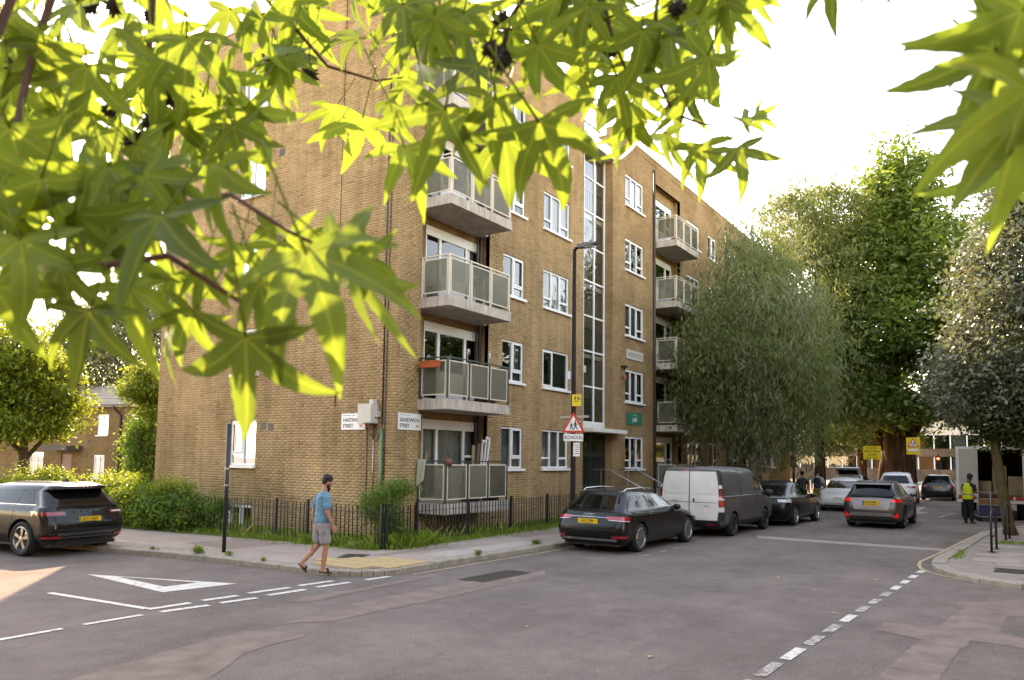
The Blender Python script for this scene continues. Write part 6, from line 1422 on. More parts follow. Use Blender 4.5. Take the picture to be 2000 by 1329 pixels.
tree('street_tree', 'small-leaved grey-green street tree leaning over the right pavement', (12.56, -12.92, PZ), BARKO, [(0, 0, -.1, .23), (-.05, .05, .25, .16), (-.25, .16, 1.2, .14), (-.45, .3, 2.4, .125), (-.5, .3, 3.4, .11), (-.3, .1, 6, .07), (0, 0, 9, .03)],
     [[(-.48, .3, 2.8, .08), (-.9, .9, 4.2, .05), (-1.2, 1.2, 5.8, .02)], [(-.45, .2, 3.4, .08), (.3, -.9, 4.8, .05), (.8, -1.8, 6.2, .02)], [(-.4, .2, 4.5, .06), (-.2, .9, 6.5, .04), (.0, 1.0, 8.0, .02)]],
     LS, [((.0, -.6, 5.6), (2.3, 2.2, 2.4), 2), ((.4, -1.0, 8.0), (2.0, 2.1, 2.1), 2.2), ((-.6, .6, 4.6), (1.5, 1.3, 1.5), .9), ((.6, -2.2, 4.8), (2.0, 1.8, 2.2), 1.2), ((.5, -1.0, 10.0), (1.4, 1.5, 1.4), 1.1)], 74000, .135, seed=6, aspect=1.9, droop=.3, clump=.28, per=34, shell=.5, twigs=50)
_o, _c = foliage('low_foliage', LG, bpy.data.objects['street_tree'], [((-.4, .25, 3.35), (.95, .75, .75), 1), ((-.5, -.3, 3.0), (.6, .6, .5), .5)], 4200, .13, seed=7, clump=.2, per=24, shell=.2)
tree('green_tree', 'leafy green tree standing behind the lorry at the right edge', (36.0, -17.5, 0), BARK, [(0, 0, 0, .3), (0, 0, 3, .24), (0, 0, 9, .1)], [[(0, 0, 3, .15), (1, 1, 5.5, .06)], [(0, 0, 3.4, .15), (-1, -1, 6, .06)]], LG, [((0, 0, 6.5), (3.6, 3.6, 3.6), 2), ((0, .5, 10), (2.6, 2.6, 2.6), 1), ((0, 1.5, 3.6), (2.6, 2.2, 1.6), .8)], 22000, .32, seed=8, clump=.45, per=30, twigs=20)
tree('round_tree', 'dense green tree between the big trunk and the lorry', (56.0, -12.8, 0), BARK, [(0, 0, 0, .35), (0, 0, 4, .26), (0, 0, 10, .1)], [[(0, 0, 4, .15), (1, 1.4, 7, .06)], [(0, 0, 4.4, .15), (-1, -1.4, 7, .06)]], LG, [((0, .4, 9.0), (4.0, 4.6, 4.6), 2), ((0, .5, 13.5), (3.2, 3.4, 3.2), 1), ((-1, -3.5, 8), (3.0, 3.0, 3.6), 1)], 30000, .36, seed=9, clump=.55, per=32, twigs=24)
tree('dark_tree', 'dark shady tree with a thin trunk behind the two pedestrians', (52.0, -2.6, 0), BARKD, [(0, 0, 0, .4), (0, 0, 4, .3), (0, 0, 9, .12)], [[(0, 0, 4, .2), (1.2, 1.4, 7, .08)], [(0, 0, 4.4, .2), (-1, -1.6, 7, .08)]], LG, [((0, 0, 8.0), (4.2, 4.2, 3.6), 2), ((0, -.5, 4.8), (3.4, 3.4, 1.6), 1)], 20000, .36, seed=10, clump=.55, per=32, twigs=24)
# left-hand greenery
tree('sunlit_tree', 'sunlit yellow-green tree at the left edge in front of the house', (-.2, 18.6, 0), BARK, [(0, 0, 0, .2), (0, 0, 1.6, .17), (0, 0, 4, .1), (0, 0, 6.4, .04)], [[(0, 0, 1.8, .1), (1.0, -.6, 3.4, .06), (1.6, -.8, 4.8, .03)], [(0, 0, 2, .1), (-1.1, .5, 3.6, .06), (-1.8, .6, 5, .03)]],
     LY, [((-.6, .2, 5.0), (1.7, 1.7, 1.5), 1.6), ((.6, -.5, 4.2), (1.2, 1.2, .6), .8), ((-1.8, .6, 4.0), (1.6, 1.6, 1.2), 1), ((.3, -.3, 3.2), (1.5, 1.2, .4), .6), ((-1.0, -.6, 3.2), (1.2, 1.0, .5), .5), ((.9, -.2, 5.4), (.8, .9, .5), .4), ((-.5, 0, 6.0), (1.5, 1.5, 1.2), 1)], 30000, .18, seed=11, aspect=2.4, droop=.35, clump=.34, per=26, shell=.3, twigs=60)
tree('hazy_tree', 'tall grey-green tree rising behind the terrace house', (18.0, 43.0, 0), BARK, [(0, 0, 0, .4), (0, 0, 6, .3), (0, 0, 12, .1)], [[(0, 0, 6, .2), (1.5, 1, 9, .1)], [(0, 0, 6, .2), (-1.5, -1, 9, .1)]], LW, [((0, 0, 10), (5, 5, 4.5), 2), ((-3, 1, 8.5), (3.5, 3.5, 3.4), 1), ((2, 0, 13), (3.2, 3.2, 3), 1)], 24000, .42, seed=12, aspect=3.5, droop=.5, clump=.6, per=32, twigs=20)
tree('garden_tree', 'bushy light green tree beside the left end of the flats', (5.2, 19.0, 0), BARK, [(0, 0, 0, .14), (0, 0, 1.8, .12), (.05, 0, 4.6, .05)], [[(0, 0, 1.8, .08), (-.6, .2, 3.2, .04)], [(0, 0, 2.2, .08), (.6, -.2, 3.6, .04)]], LY, [((0, 0, 5.1), (.7, .8, .7), 1), ((-.6, .1, 4.9), (.6, .6, .4), .6), ((.3, -.2, 4.2), (.8, .8, .5), .7), ((-.3, .2, 5.8), (.4, .4, .35), .3)], 9000, .16, seed=13, aspect=2.4, droop=.35, clump=.26, per=30, twigs=24)
tree('ivy_clad_tree', 'dark green ivy-like bush hanging beside the left end of the flats', (5.3, 19.6, 0), BARK, [(0, 0, 0, .1), (0, 0, 3.4, .06)], [], LH, [((0, 0, 2.9), (.75, .8, .9), 1), ((.1, 0, 1.6), (.7, .7, 1.1), 1)], 9000, .15, seed=14, droop=.5, clump=.22, per=30, twigs=12, cat='bush')
def shrub(name, label, loc, blobs, n, size, mt, seed, group=None, stems=9, **kw):
    o = empty(name, loc, 0, label, 'shrub', group); f, cen = foliage('foliage', mt, o, blobs, n, size, seed=seed, **kw); r = random.Random(seed)
    for i in range(stems):
        c = cen[r.randrange(len(cen))]; MB().tube([(r.uniform(-.12, .12), r.uniform(-.12, .12), 0), (c[0]*.5, c[1]*.5, c[2]*.6), tuple(c)], [.014, .01, .004], 5).build('stem', BARK, o)
    return o
shrub('garden_shrub', 'leggy sunlit shrub in front of the house doorway, above the utility car', (-2.3, 12.4, 0), [((0, 0, 1.25), (.4, .4, .45), 1), ((.45, -.4, 1.1), (.35, .3, .4), .8), ((-.7, .4, 1.2), (.5, .4, .55), 1)], 3000, .10, LY, 21, droop=.1, clump=.14, per=20, shell=.3)
shrub('long_grass_shrub', 'low pale green shrub at the far left behind the utility car', (-4.4, 13.5, 0), [((0, 0, .8), (1.3, 1.0, .6), 1), ((-1.2, .6, .8), (1.2, 1.0, .6), 1)], 6000, .12, LH, 22, droop=.0, clump=.16, per=20)
# overgrown hedge along the side railings
hb = [((0, 0, .5), (.5, .9, .56), 1), ((-.1, 1.0, .55), (.55, .9, .60), 1.1), ((0, 2.0, .56), (.6, 1.0, .62), 1.2), ((-.1, 3.2, .6), (.65, 1.0, .64), 1.2), ((.5, 4.4, .62), (.7, 1.0, .62), 1), ((.25, -1.0, .65), (.35, .6, .42), .5)]
o = shrub('overgrown_hedge', 'overgrown green hedge pushing through the railings beside the utility car', (-2.05, 5.8, PZ), hb, 21000, .085, LH, 23, clump=.13, per=24, shell=.5, droop=.3, stems=14); o['category'] = 'hedge'
_o, _c = foliage('shoots', LY, o, [((0, .5, 1.1), (.5, 1.4, .22), 1), ((0, 3.0, 1.25), (.6, 1.5, .22), 1), ((-.45, 1.5, .3), (.25, 2.4, .3), .6)], 2600, .09, seed=26, clump=.11, per=14, shell=.1, droop=-.3)
shrub('flowering_hedge_top', 'pale sunlit leaves topping the hedge next to the utility car', (-1.9, 9.0, PZ), [((0, 0, .85), (.7, 1.3, .42), 1), ((-.2, -1.4, .8), (.6, .8, .36), .8)], 6000, .09, LY, 24, clump=.13, per=20, droop=.1)
shrub('corner_shrub', 'wispy green shrub growing through the railings at the corner', (-1.3, -.95, PZ), [((0, 0, .75), (.42, .4, .34), 1.3), ((.25, .1, 1.15), (.5, .42, .34), 1.0), ((.05, -.15, .35), (.3, .28, .34), .8), ((-.25, .2, 1.0), (.35, .35, .3), .6), ((.6, .1, 1.3), (.3, .3, .26), .35)], 6800, .075, LH, 25, clump=.10, per=20, shell=.25, droop=.25, stems=16, aspect=3.0)
# grass: verge under the railings, lawn, kerb tufts
def grass(name, segs, h, mt, seed, per_m=260, wd=.008):
    g = np.random.default_rng(seed); PP = []
    for (a, b, w_, hh) in segs:
        L = math.dist(a, b); n = int(L*per_m*max(.25, w_/.3)); t = g.random(n)[:, None]; d = (np.array(b)-np.array(a))/L; nn = np.array([-d[1], d[0]])
        q = np.array(a)+t*(np.array(b)-np.array(a))+nn*g.normal(size=(n, 1))*w_*.5; PP.append(np.concatenate([q, np.full((n, 1), hh)], 1))
    A = np.concatenate(PP); n = len(A); hgt = (A[:, 2]*(.4+.9*g.random(n)))[:, None]; ang = g.random(n)*6.283; dx = np.stack([np.cos(ang), np.sin(ang), np.zeros(n)], 1); lean = g.normal(size=(n, 3))*.35; lean[:, 2] = 0
    B0 = np.concatenate([A[:, :2], np.full((n, 1), PZ)], 1); up_ = np.array([0, 0, 1.])
    V = np.stack([B0-dx*wd, B0+dx*wd, B0+up_*hgt*.55+lean*hgt*.4+dx*wd*.8, B0+up_*hgt*.92+lean*hgt], 1).reshape(-1, 3)
    return stuff(put(bpy.data.objects.new(name, np_mesh(name, V, np.arange(n*4).reshape(-1, 4), mt, attrs={'tint': np.clip(g.normal(.5, .22, n), 0, 1)}))))
fa, fb, fc = (-1.88, 9.4), (-1.86, -1.42), (9.9, -1.18)
o = grass('grass_verge', [(fa, fb, .32, .15), (fb, fc, .30, .15), ((-1.7, -1.2), (-.2, -1.2), .5, .34), ((1.6, -1.25), (3.6, -1.2), .25, .24), ((-1.95, -1.3), (-1.95, 1.2), .25, .22), ((6.6, -1.2), (7.3, -1.2), .2, .38)], .2, GRASS, 31, 520); o['label'] = 'rough grass along the foot of the railings'; o['category'] = 'grass'
o = grass('lawn_grass', [((-1.1, y), (-1.1, y+1.0), 1.0, .09) for y in np.arange(-1, 9)]+[((x, -.6), (x+1, -.6), .9, .10) for x in np.arange(-1.5, 10)], .1, GRASS, 32, 900, .007); o['label'] = 'short green lawn inside the railings'; o['category'] = 'grass'
o = grass('dry_stems', [((-.3, -1.3), (3.8, -1.25), .25, .36), ((-1.9, -1.3), (-1.9, 4.5), .2, .30)], .4, STRAW, 33, 26, .006); o['label'] = 'dry straw stems in the verge below the balconies'; o['category'] = 'grass'
for i, (x, y, s_, lb) in enumerate(((-4.8, 1.0, .10, 'green weed tuft at the kerb by the bare black post'), (-4.62, .25, .06, 'small weed tuft on the kerb edge nearest the walking man'), (-1.35, -3.62, .07, 'weed tuft growing in the gutter of the front kerb'), (1.2, -3.5, .09, 'weed tuft on the pavement behind the estate car'), (-5.0, 2.3, .045, 'tiny weeds along the kerb near the utility car'), (-4.7, -.9, .045, 'flat weeds at the dropped kerb left of the man'))):
    o, _ = foliage('weed_tuft', GRASS, None, [((0, 0, s_*.7), (s_, s_, s_*.8), 1)], 240, s_*.6, seed=40+i, aspect=3, droop=-.3, clump=s_*.3, per=12, shell=.1, loc=(x, y, PZ)); tag(o, lb, 'weeds', 'weeds along the kerb')
grassr = grass('kerb_moss', [((4.6, -12.0), (6.6, -12.0), .12, .05), ((9, -12.9), (10, -13.0), .4, .05)], .05, GRASS, 36, 260, .01); grassr['label'] = 'thin line of moss and weeds along the right kerb'; grassr['category'] = 'grass'
# trees behind the viewpoint: seen only as reflections in glass and paintwork
o, _ = foliage('woodland', LG, None, [((-22, -2, 8), (5, 6, 6), 1.2), ((-30, 14, 9), (6, 7, 7), 1), ((-25, -24, 9), (7, 6, 7), 1.2), ((-9, -27, 8), (6, 5, 6), 1), ((6, -19.5, 8), (4, 3.5, 5), .8), ((18, -19.5, 8), (4, 3.5, 5), .8), ((30, -20.5, 9), (4, 3.5, 5), .8)], 16000, .75, seed=77, clump=1.0, per=24, aspect=1.6, shell=.35); stuff(o); o['label'] = 'trees across the junction reflected in the windows'; o['category'] = 'trees'
# ================================================================ people
SKIN = plain('skin', S('#a9745a'), .55, var=.08, scale=6); SKIND = plain('dark_skin', S('#6a4332'), .55, var=.08); HAIR = plain('dark_hair', S('#17120f'), .7, var=.3, scale=40, bump=.8, bscale=90)
from mathutils import noise as mnoise
def fuse(name, m, voxel, mt, parent, smooth=3, folds=0.0):
    me = m.mesh(name, mt); o = bpy.data.objects.new('t', me)
    md = o.modifiers.new('r', 'REMESH'); md.mode = 'VOXEL'; md.voxel_size = voxel
    if smooth: sm = o.modifiers.new('s', 'SMOOTH'); sm.iterations = smooth; sm.factor = .5
    me2 = baked(o)
    if folds:
        nv = len(me2.vertices); co = np.empty(nv*3, np.float32); no = np.empty(nv*3, np.float32); me2.vertices.foreach_get('co', co); me2.vertices.foreach_get('normal', no)
        co = co.reshape(-1, 3); no = no.reshape(-1, 3); am = np.array([mnoise.noise(Vector((c[0]*9+c[2]*5, c[1]*9, c[2]*11)))+.6*mnoise.noise(Vector(c)*24) for c in co.tolist()])
        me2.vertices.foreach_set('co', (co+no*(folds*am)[:, None]).astype(np.float32).ravel())
    me2.name = name; me2.polygons.foreach_set('use_smooth', [True]*len(me2.polygons)); me2.materials.clear(); me2.materials.append(mt)
    return put(bpy.data.objects.new(name, me2), parent)
def ellip(m, c, r, n=14, k=9):
    prof = [(math.sin(math.pi*i/k), -math.cos(math.pi*i/k)) for i in range(k+1)]; V = []
    for j in range(n):
        a = 2*math.pi*j/n
        for i in range(1, k): V.append((c[0]+r[0]*prof[i][0]*math.cos(a), c[1]+r[1]*prof[i][0]*math.sin(a), c[2]+r[2]*prof[i][1]))
    b = len(V); V += [(c[0], c[1], c[2]-r[2]), (c[0], c[1], c[2]+r[2])]; q = k-1; F = []
    for j in range(n):
        j2 = (j+1) % n
        for i in range(q-1): F.append((j*q+i, j2*q+i, j2*q+i+1, j*q+i+1))
        F.append((b, j2*q, j*q)); F.append((b+1, j*q+q-1, j2*q+q-1))
    m.add(V, F)
def loft(m, rings, n=18):
    """rings = [(x, y, z, rx, ry)] ellipses stacked upwards, closed at both ends"""
    V = []
    for x, y, z, rx, ry in rings:
        for k in range(n): a = 2*math.pi*k/n; V.append((x+rx*math.cos(a), y+ry*math.sin(a), z))
    F = [(i*n+k, i*n+(k+1) % n, (i+1)*n+(k+1) % n, (i+1)*n+k) for i in range(len(rings)-1) for k in range(n)]
    F += [tuple(range(n))[::-1], tuple((len(rings)-1)*n+k for k in range(n))]; m.add(V, F)
def limb(m, pts, rs, sub=4):
    P_ = [Vector(p) for p in pts]; out = []; rr = []
    for i in range(len(P_)-1):
        for k in range(sub): t = k/sub; out.append(P_[i].lerp(P_[i+1], t)); rr.append(rs[i]+(rs[i+1]-rs[i])*t+.006*math.sin(math.pi*t))
    out.append(P_[-1]); rr.append(rs[-1]); m.tube(out, rr, 12)
def hand(m, wrist, d, side):
    """relaxed hand: palm, four curled fingers, thumb; d = forearm direction"""
    d = Vector(d).normalized(); w = Vector(wrist); s_ = Vector((1, 0, 0))-d*d.x; s_.normalize(); inn = d.cross(s_)*side
    c = w+d*.055
    for t, r_ in ((.2, .024), (.5, .028), (.8, .026)):
        ellip(m, tuple(w+d*.1*t+s_*.012), (.026, .016, .03), 10, 6); ellip(m, tuple(w+d*.1*t-s_*.016), (.024, .015, .03), 10, 6)
    for i, (o_, l) in enumerate(((.034, .066), (.012, .075), (-.010, .070), (-.031, .055))):
        b = w+d*.095+s_*o_; m.tube([b-d*.02, b+d*l*.45+inn*.004, b+d*l*.8+inn*.018, b+d*l+inn*.034], [.0095, .009, .0082, .0065], 8)
    b = w+d*.03+s_*.032; m.tube([b-d*.005, b+d*.03+s_*.022+inn*.008, b+d*.06+s_*.028+inn*.016], [.012, .011, .008], 8)
def head(m, c, yaw=0, pitch=0, sc=1.0):
    R_ = Matrix.Rotation(yaw, 3, 'Z') @ Matrix.Rotation(pitch, 3, 'Y'); q = MB()
    ellip(q, (0, 0, .02), (.098, .077, .108), 18, 12); ellip(q, (.03, 0, -.055), (.062, .058, .062), 14, 9)
    ellip(q, (.092, 0, -.012), (.018, .013, .026), 8, 6); ellip(q, (.083, 0, .012), (.014, .010, .03), 8, 6); ellip(q, (.078, .03, .02), (.012, .02, .008), 8, 6); ellip(q, (.078, -.03, .02), (.012, .02, .008), 8, 6)
    ellip(q, (.078, 0, -.055), (.014, .026, .007), 8, 6); ellip(q, (.078, 0, -.066), (.013, .023, .007), 8, 6); ellip(q, (.07, 0, -.095), (.025, .025, .02), 8, 6)
    for sy in (1, -1): ellip(q, (-.005, sy*.078, -.005), (.02, .01, .032), 8, 6)
    V = [tuple(R_ @ (Vector(v)*sc)+Vector(c)) for v in q.v]; m.add(V, q.f); return R_
def eyes_hair(parent, c, R_, sc, hair, beard=False, style='short'):
    for sy in (1, -1):
        e = MB(); ellip(e, tuple(R_ @ (Vector((.083, sy*.031, .008))*sc)+Vector(c)), (.009, .011, .007), 8, 6); e.build('eye', plain('eye_dark', S('#1a1512'), .3, var=0), parent, smooth=True)
    if style == 'none': return
    h = MB(); r = random.Random(3); q = MB(); ellip(q, (-.020, 0, .047), (.100, .086, .100), 18, 12); ellip(q, (-.042, 0, .0), (.060, .072, .062), 12, 8)
    for i in range(90):
        a, b = r.uniform(0, 6.28), r.uniform(.1, 1.35); p = (-.012+.10*math.cos(a)*math.cos(b)-.012, .082*math.sin(a)*math.cos(b), .05+.098*math.sin(b))
        if p[0] < .075: ellip(q, p, (r.uniform(.014, .027),)*3, 6, 4)
    keep = [tuple(R_ @ (Vector(v)*sc)+Vector(c)) for v in q.v]; h.add(keep, q.f); fuse('hair', h, .011*sc, hair, parent, 1)
    if beard:
        q = MB(); ellip(q, (.052, 0, -.082), (.052, .06, .045), 14, 8); ellip(q, (.07, 0, -.115), (.035, .04, .04), 10, 6)
        for sy in (1, -1): ellip(q, (.02, sy*.062, -.045), (.03, .018, .05), 8, 6)
        h = MB(); h.add([tuple(R_ @ (Vector(v)*sc)+Vector(c)) for v in q.v], q.f); fuse('beard', h, .011*sc, hair, parent, 1)
def person(label, loc, heading, sc=1.0, skin=SKIN, top=None, bottom=None, legs=None, arms=None, shorts=True, voxel=.0075, headpose=(0, 0), beard=False, hair=HAIR, style='short', sandals=True, shoe=None, lean=.0, sleeve=.5, extra=None):
    o = empty('person', loc, heading, label, 'person'); o.scale = (sc,)*3
    L = legs or dict(R=[(.0, -.095, .92), (.045, -.1, .49), (.0, -.1, .085), (.14, -.1, .03)], L=[(-.01, .095, .92), (-.02, .1, .50), (-.33, .1, .20), (-.235, .1, .055)])
    A = arms or dict(R=[(-.01+lean, -.185, 1.41), (-.02+lean*.6, -.235, 1.13), (.10+lean*.3, -.235, .885)], L=[(-.01+lean, .185, 1.41), (-.07+lean*.6, .235, 1.13), (-.05, .245, .86)])
    b = MB()
    loft(b, [(0, 0, .84, .09, .13), (0, 0, .92, .115, .165), (0, 0, 1.0, .105, .155), (lean*.3, 0, 1.12, .095, .14), (lean*.7, 0, 1.28, .11, .165), (lean, 0, 1.40, .10, .175), (lean, 0, 1.45, .075, .14), (lean+.005, 0, 1.48, .06, .075)])
    b.tube([(lean, 0, 1.44), (lean+.02, 0, 1.54), (lean+.04, 0, 1.60)], [.06, .055, .055], 12)
    for s_, k in ((-1, 'R'), (1, 'L')):
        limb(b, A[k], [.052, .041, .027]); d = Vector(A[k][2])-Vector(A[k][1]); hand(b, A[k][2], d, s_)
        limb(b, L[k][:3], [.085, .054, .036]); a, t = Vector(L[k][2]), Vector(L[k][3]); kn = Vector(L[k][1])
        calf = kn.lerp(a, .3)+Vector((-.022, 0, 0)); ellip(b, tuple(calf), (.045, .042, .1), 10, 8)
        f = (t-a); hl = a-f*.25+Vector((0, 0, -.035)); limb(b, [tuple(hl), tuple(a+f*.45+Vector((0, 0, -.02))), tuple(t)], [.036, .038, .030], 3)
    hc = (lean+.055+.02*math.sin(headpose[1]), 0, 1.655); R_ = head(b, hc, headpose[0], headpose[1])
    body = fuse('body', b, voxel, skin, o, 3)
    eyes_hair(o, hc, R_, 1.0, hair, beard, style)
    s = MB(); g = .018
    loft(s, [(0, 0, .93 if shorts else .90, .135, .185), (0, 0, 1.0, .128, .178), (lean*.3, 0, 1.12, .118, .165), (lean*.7, 0, 1.28, .128, .188), (lean, 0, 1.40, .118, .196), (lean, 0, 1.455, .09, .155), (lean, 0, 1.49, .068, .085)])
    for k in 'RL':
        p0, p1 = Vector(A[k][0]), Vector(A[k][1]); e = p0.lerp(p1, min(1, sleeve*2) if sleeve <= .5 else 1); pts = [p0, p0.lerp(p1, .45), p0.lerp(p1, .82)]; rs = [.07, .069, .066]
        if sleeve > .5: pts = [p0, p1, Vector(A[k][2])]; rs = [.07, .056, .042]
        limb(s, [tuple(p) for p in pts], rs, 3)
    fuse('top', s, voxel*1.15, top, o, 2, .012)
    t = MB(); loft(t, [(0, 0, .80, .10, .15), (0, 0, .88, .13, .182), (0, 0, .97, .128, .176), (0, 0, 1.0, .12, .168)])
    for k in 'RL':
        if shorts:
            p0, p1 = Vector(L[k][0]), Vector(L[k][1]); e = p0.lerp(p1, .86); limb(t, [tuple(p0+Vector((0, 0, -.02))), tuple(p0.lerp(p1, .5)), tuple(e)], [.108, .10, .098], 3)
        else: limb(t, [L[k][0], L[k][1], L[k][2]], [.105, .075, .062], 4)
    fuse('shorts' if shorts else 'trousers', t, voxel*1.15, bottom, o, 2, .011)
    for k in 'RL':
        a, tt = Vector(L[k][2]), Vector(L[k][3]); f = tt-a; hl = a-f*.42+Vector((0, 0, -.06)); n_ = 8; q = MB(); fd = (tt+f*.12-hl); dirn = fd.normalized(); sd_ = Vector((0, 1, 0)); up_ = dirn.cross(sd_)*-1
        if up_.z < 0: up_ = -up_
        pts = []
        for i in range(16):
            an = 2*math.pi*i/16; u = math.cos(an); v = math.sin(an); c_ = hl+fd*.5; wdt = .048 if u > 0 else .040
            pts.append(c_+dirn*fd.length*.56*u+sd_*wdt*v)
        n = 16; V = [p-up_*.022 for p in pts]+[p for p in pts]; q.add([tuple(v) for v in V], [tuple(range(n))[::-1], tuple(range(n, 2*n))]+[(i, (i+1) % n, n+(i+1) % n, n+i) for i in range(n)]); q.build('sandal' if sandals else 'shoe', shoe, o)
        if sandals:
            z = MB(); c0 = hl+fd*.66; z.tube([tuple(c0+sd_*.05), tuple(c0+sd_*.035+up_*.045), tuple(c0+up_*.06), tuple(c0-sd_*.035+up_*.045), tuple(c0-sd_*.05)], .018, 6); z.build('sandal_strap', shoe, o, smooth=True)
    return o
FWA = math.atan2(FW[1], FW[0])
TEE = plain('blue_t_shirt', S('#517f93'), .9, var=.2, scale=9, bump=.35, bscale=14); SHO = plain('grey_shorts', S('#8b8184'), .9, var=.14, scale=9, bump=.35, bscale=14); BSH = plain('black_footwear', S('#161412'), .7)
person('man in a blue t-shirt, grey shorts and black sandals walking across the corner', (-4.92, -2.72, PZ-.045), FWA-rad(52), .97, SKIN, TEE, SHO, beard=True, headpose=(rad(-8), rad(20)), shoe=BSH, lean=.02)
DK = plain('dark_top', S('#1c1c26'), .9); 
person('pedestrian in a dark top walking behind the black hatchback', (22.6, -4.75, .0), FWA-rad(10), .97, SKIN, DK, plain('dark_trousers', S('#1a1a1c'), .9), shorts=False, voxel=.014, shoe=BSH, sandals=False)
p = person('pedestrian with a dark backpack and tan shorts behind the black hatchback', (22.9, -5.35, .0), FWA-rad(25), 1.02, SKIN, plain('pale_shirt', S('#8fa39d'), .9), plain('tan_shorts', S('#8a6c3c'), .9), voxel=.014, shoe=BSH, sandals=False,
           arms=dict(R=[(0, -.185, 1.41), (.0, -.27, 1.16), (.22, -.25, 1.04)], L=[(0, .185, 1.41), (-.04, .235, 1.13), (.06, .24, .9)]))
bp = empty('backpack', (22.9, -5.35, 0), FWA-rad(25), 'dark blue backpack worn by the pedestrian in tan shorts', 'backpack'); q = MB(); loft(q, [(-.2, 0, 1.0, .09, .15), (-.2, 0, 1.1, .11, .17), (-.2, 0, 1.35, .10, .165), (-.19, 0, 1.46, .06, .12)]); fuse('pack', q, .02, plain('navy_fabric', S('#171b28'), .85), bp, 2)
for sy in (1, -1): MB().tube([(-.12, sy*.10, 1.45), (.0, sy*.11, 1.51), (.11, sy*.11, 1.40), (.12, sy*.12, 1.2), (-.1, sy*.13, 1.05)], .018, 6).build('strap', MATS['navy_fabric'], bp)
w_ = person('worker in a yellow high-visibility vest looking down by the lorry', (18.35, -11.55, 0), rad(-35), 1.0, SKIND, plain('dark_work_shirt', S('#1d2026'), .9), plain('black_work_trousers', S('#151518'), .9), shorts=False, voxel=.012, shoe=BSH, sandals=False, headpose=(0, rad(28)), hair=HAIR, lean=.05,
            legs=dict(R=[(.0, -.095, .92), (.03, -.11, .49), (.0, -.12, .085), (.15, -.13, .03)], L=[(.0, .095, .92), (.03, .11, .49), (-.02, .12, .085), (.13, .14, .03)]),
            arms=dict(R=[(.05, -.185, 1.41), (.06, -.24, 1.15), (.30, -.12, 1.12)], L=[(.05, .185, 1.41), (.06, .24, 1.15), (.30, .10, 1.12)]))
q = MB(); loft(q, [(.0, 0, .88, .148, .20), (0, 0, 1.0, .142, .194), (.015, 0, 1.12, .134, .184), (.035, 0, 1.28, .146, .20), (.05, 0, 1.40, .134, .168), (.05, 0, 1.47, .10, .12)]); fuse('vest', q, .014, plain('hi_vis_yellow', S('#c3d02a'), .75, var=.1), w_, 2)
m = MB(); m.lathe([(.0, -.03), (1.0, -.03), (1.0, .03), (0, .03)], 24, c=(0, 0, 0)); b_ = m.build('reflective_band', STEEL, w_, loc=(.01, 0, 1.05)); b_.scale = (.146, .196, 1)
tb = empty('handheld_scanner', (18.35, -11.55, 0), rad(-35), 'small dark device held by the worker in the yellow vest', 'device'); m = MB(); m.box(.33, .45, -.06, .05, 1.11, 1.125); m.build('case', BLACKM, tb)
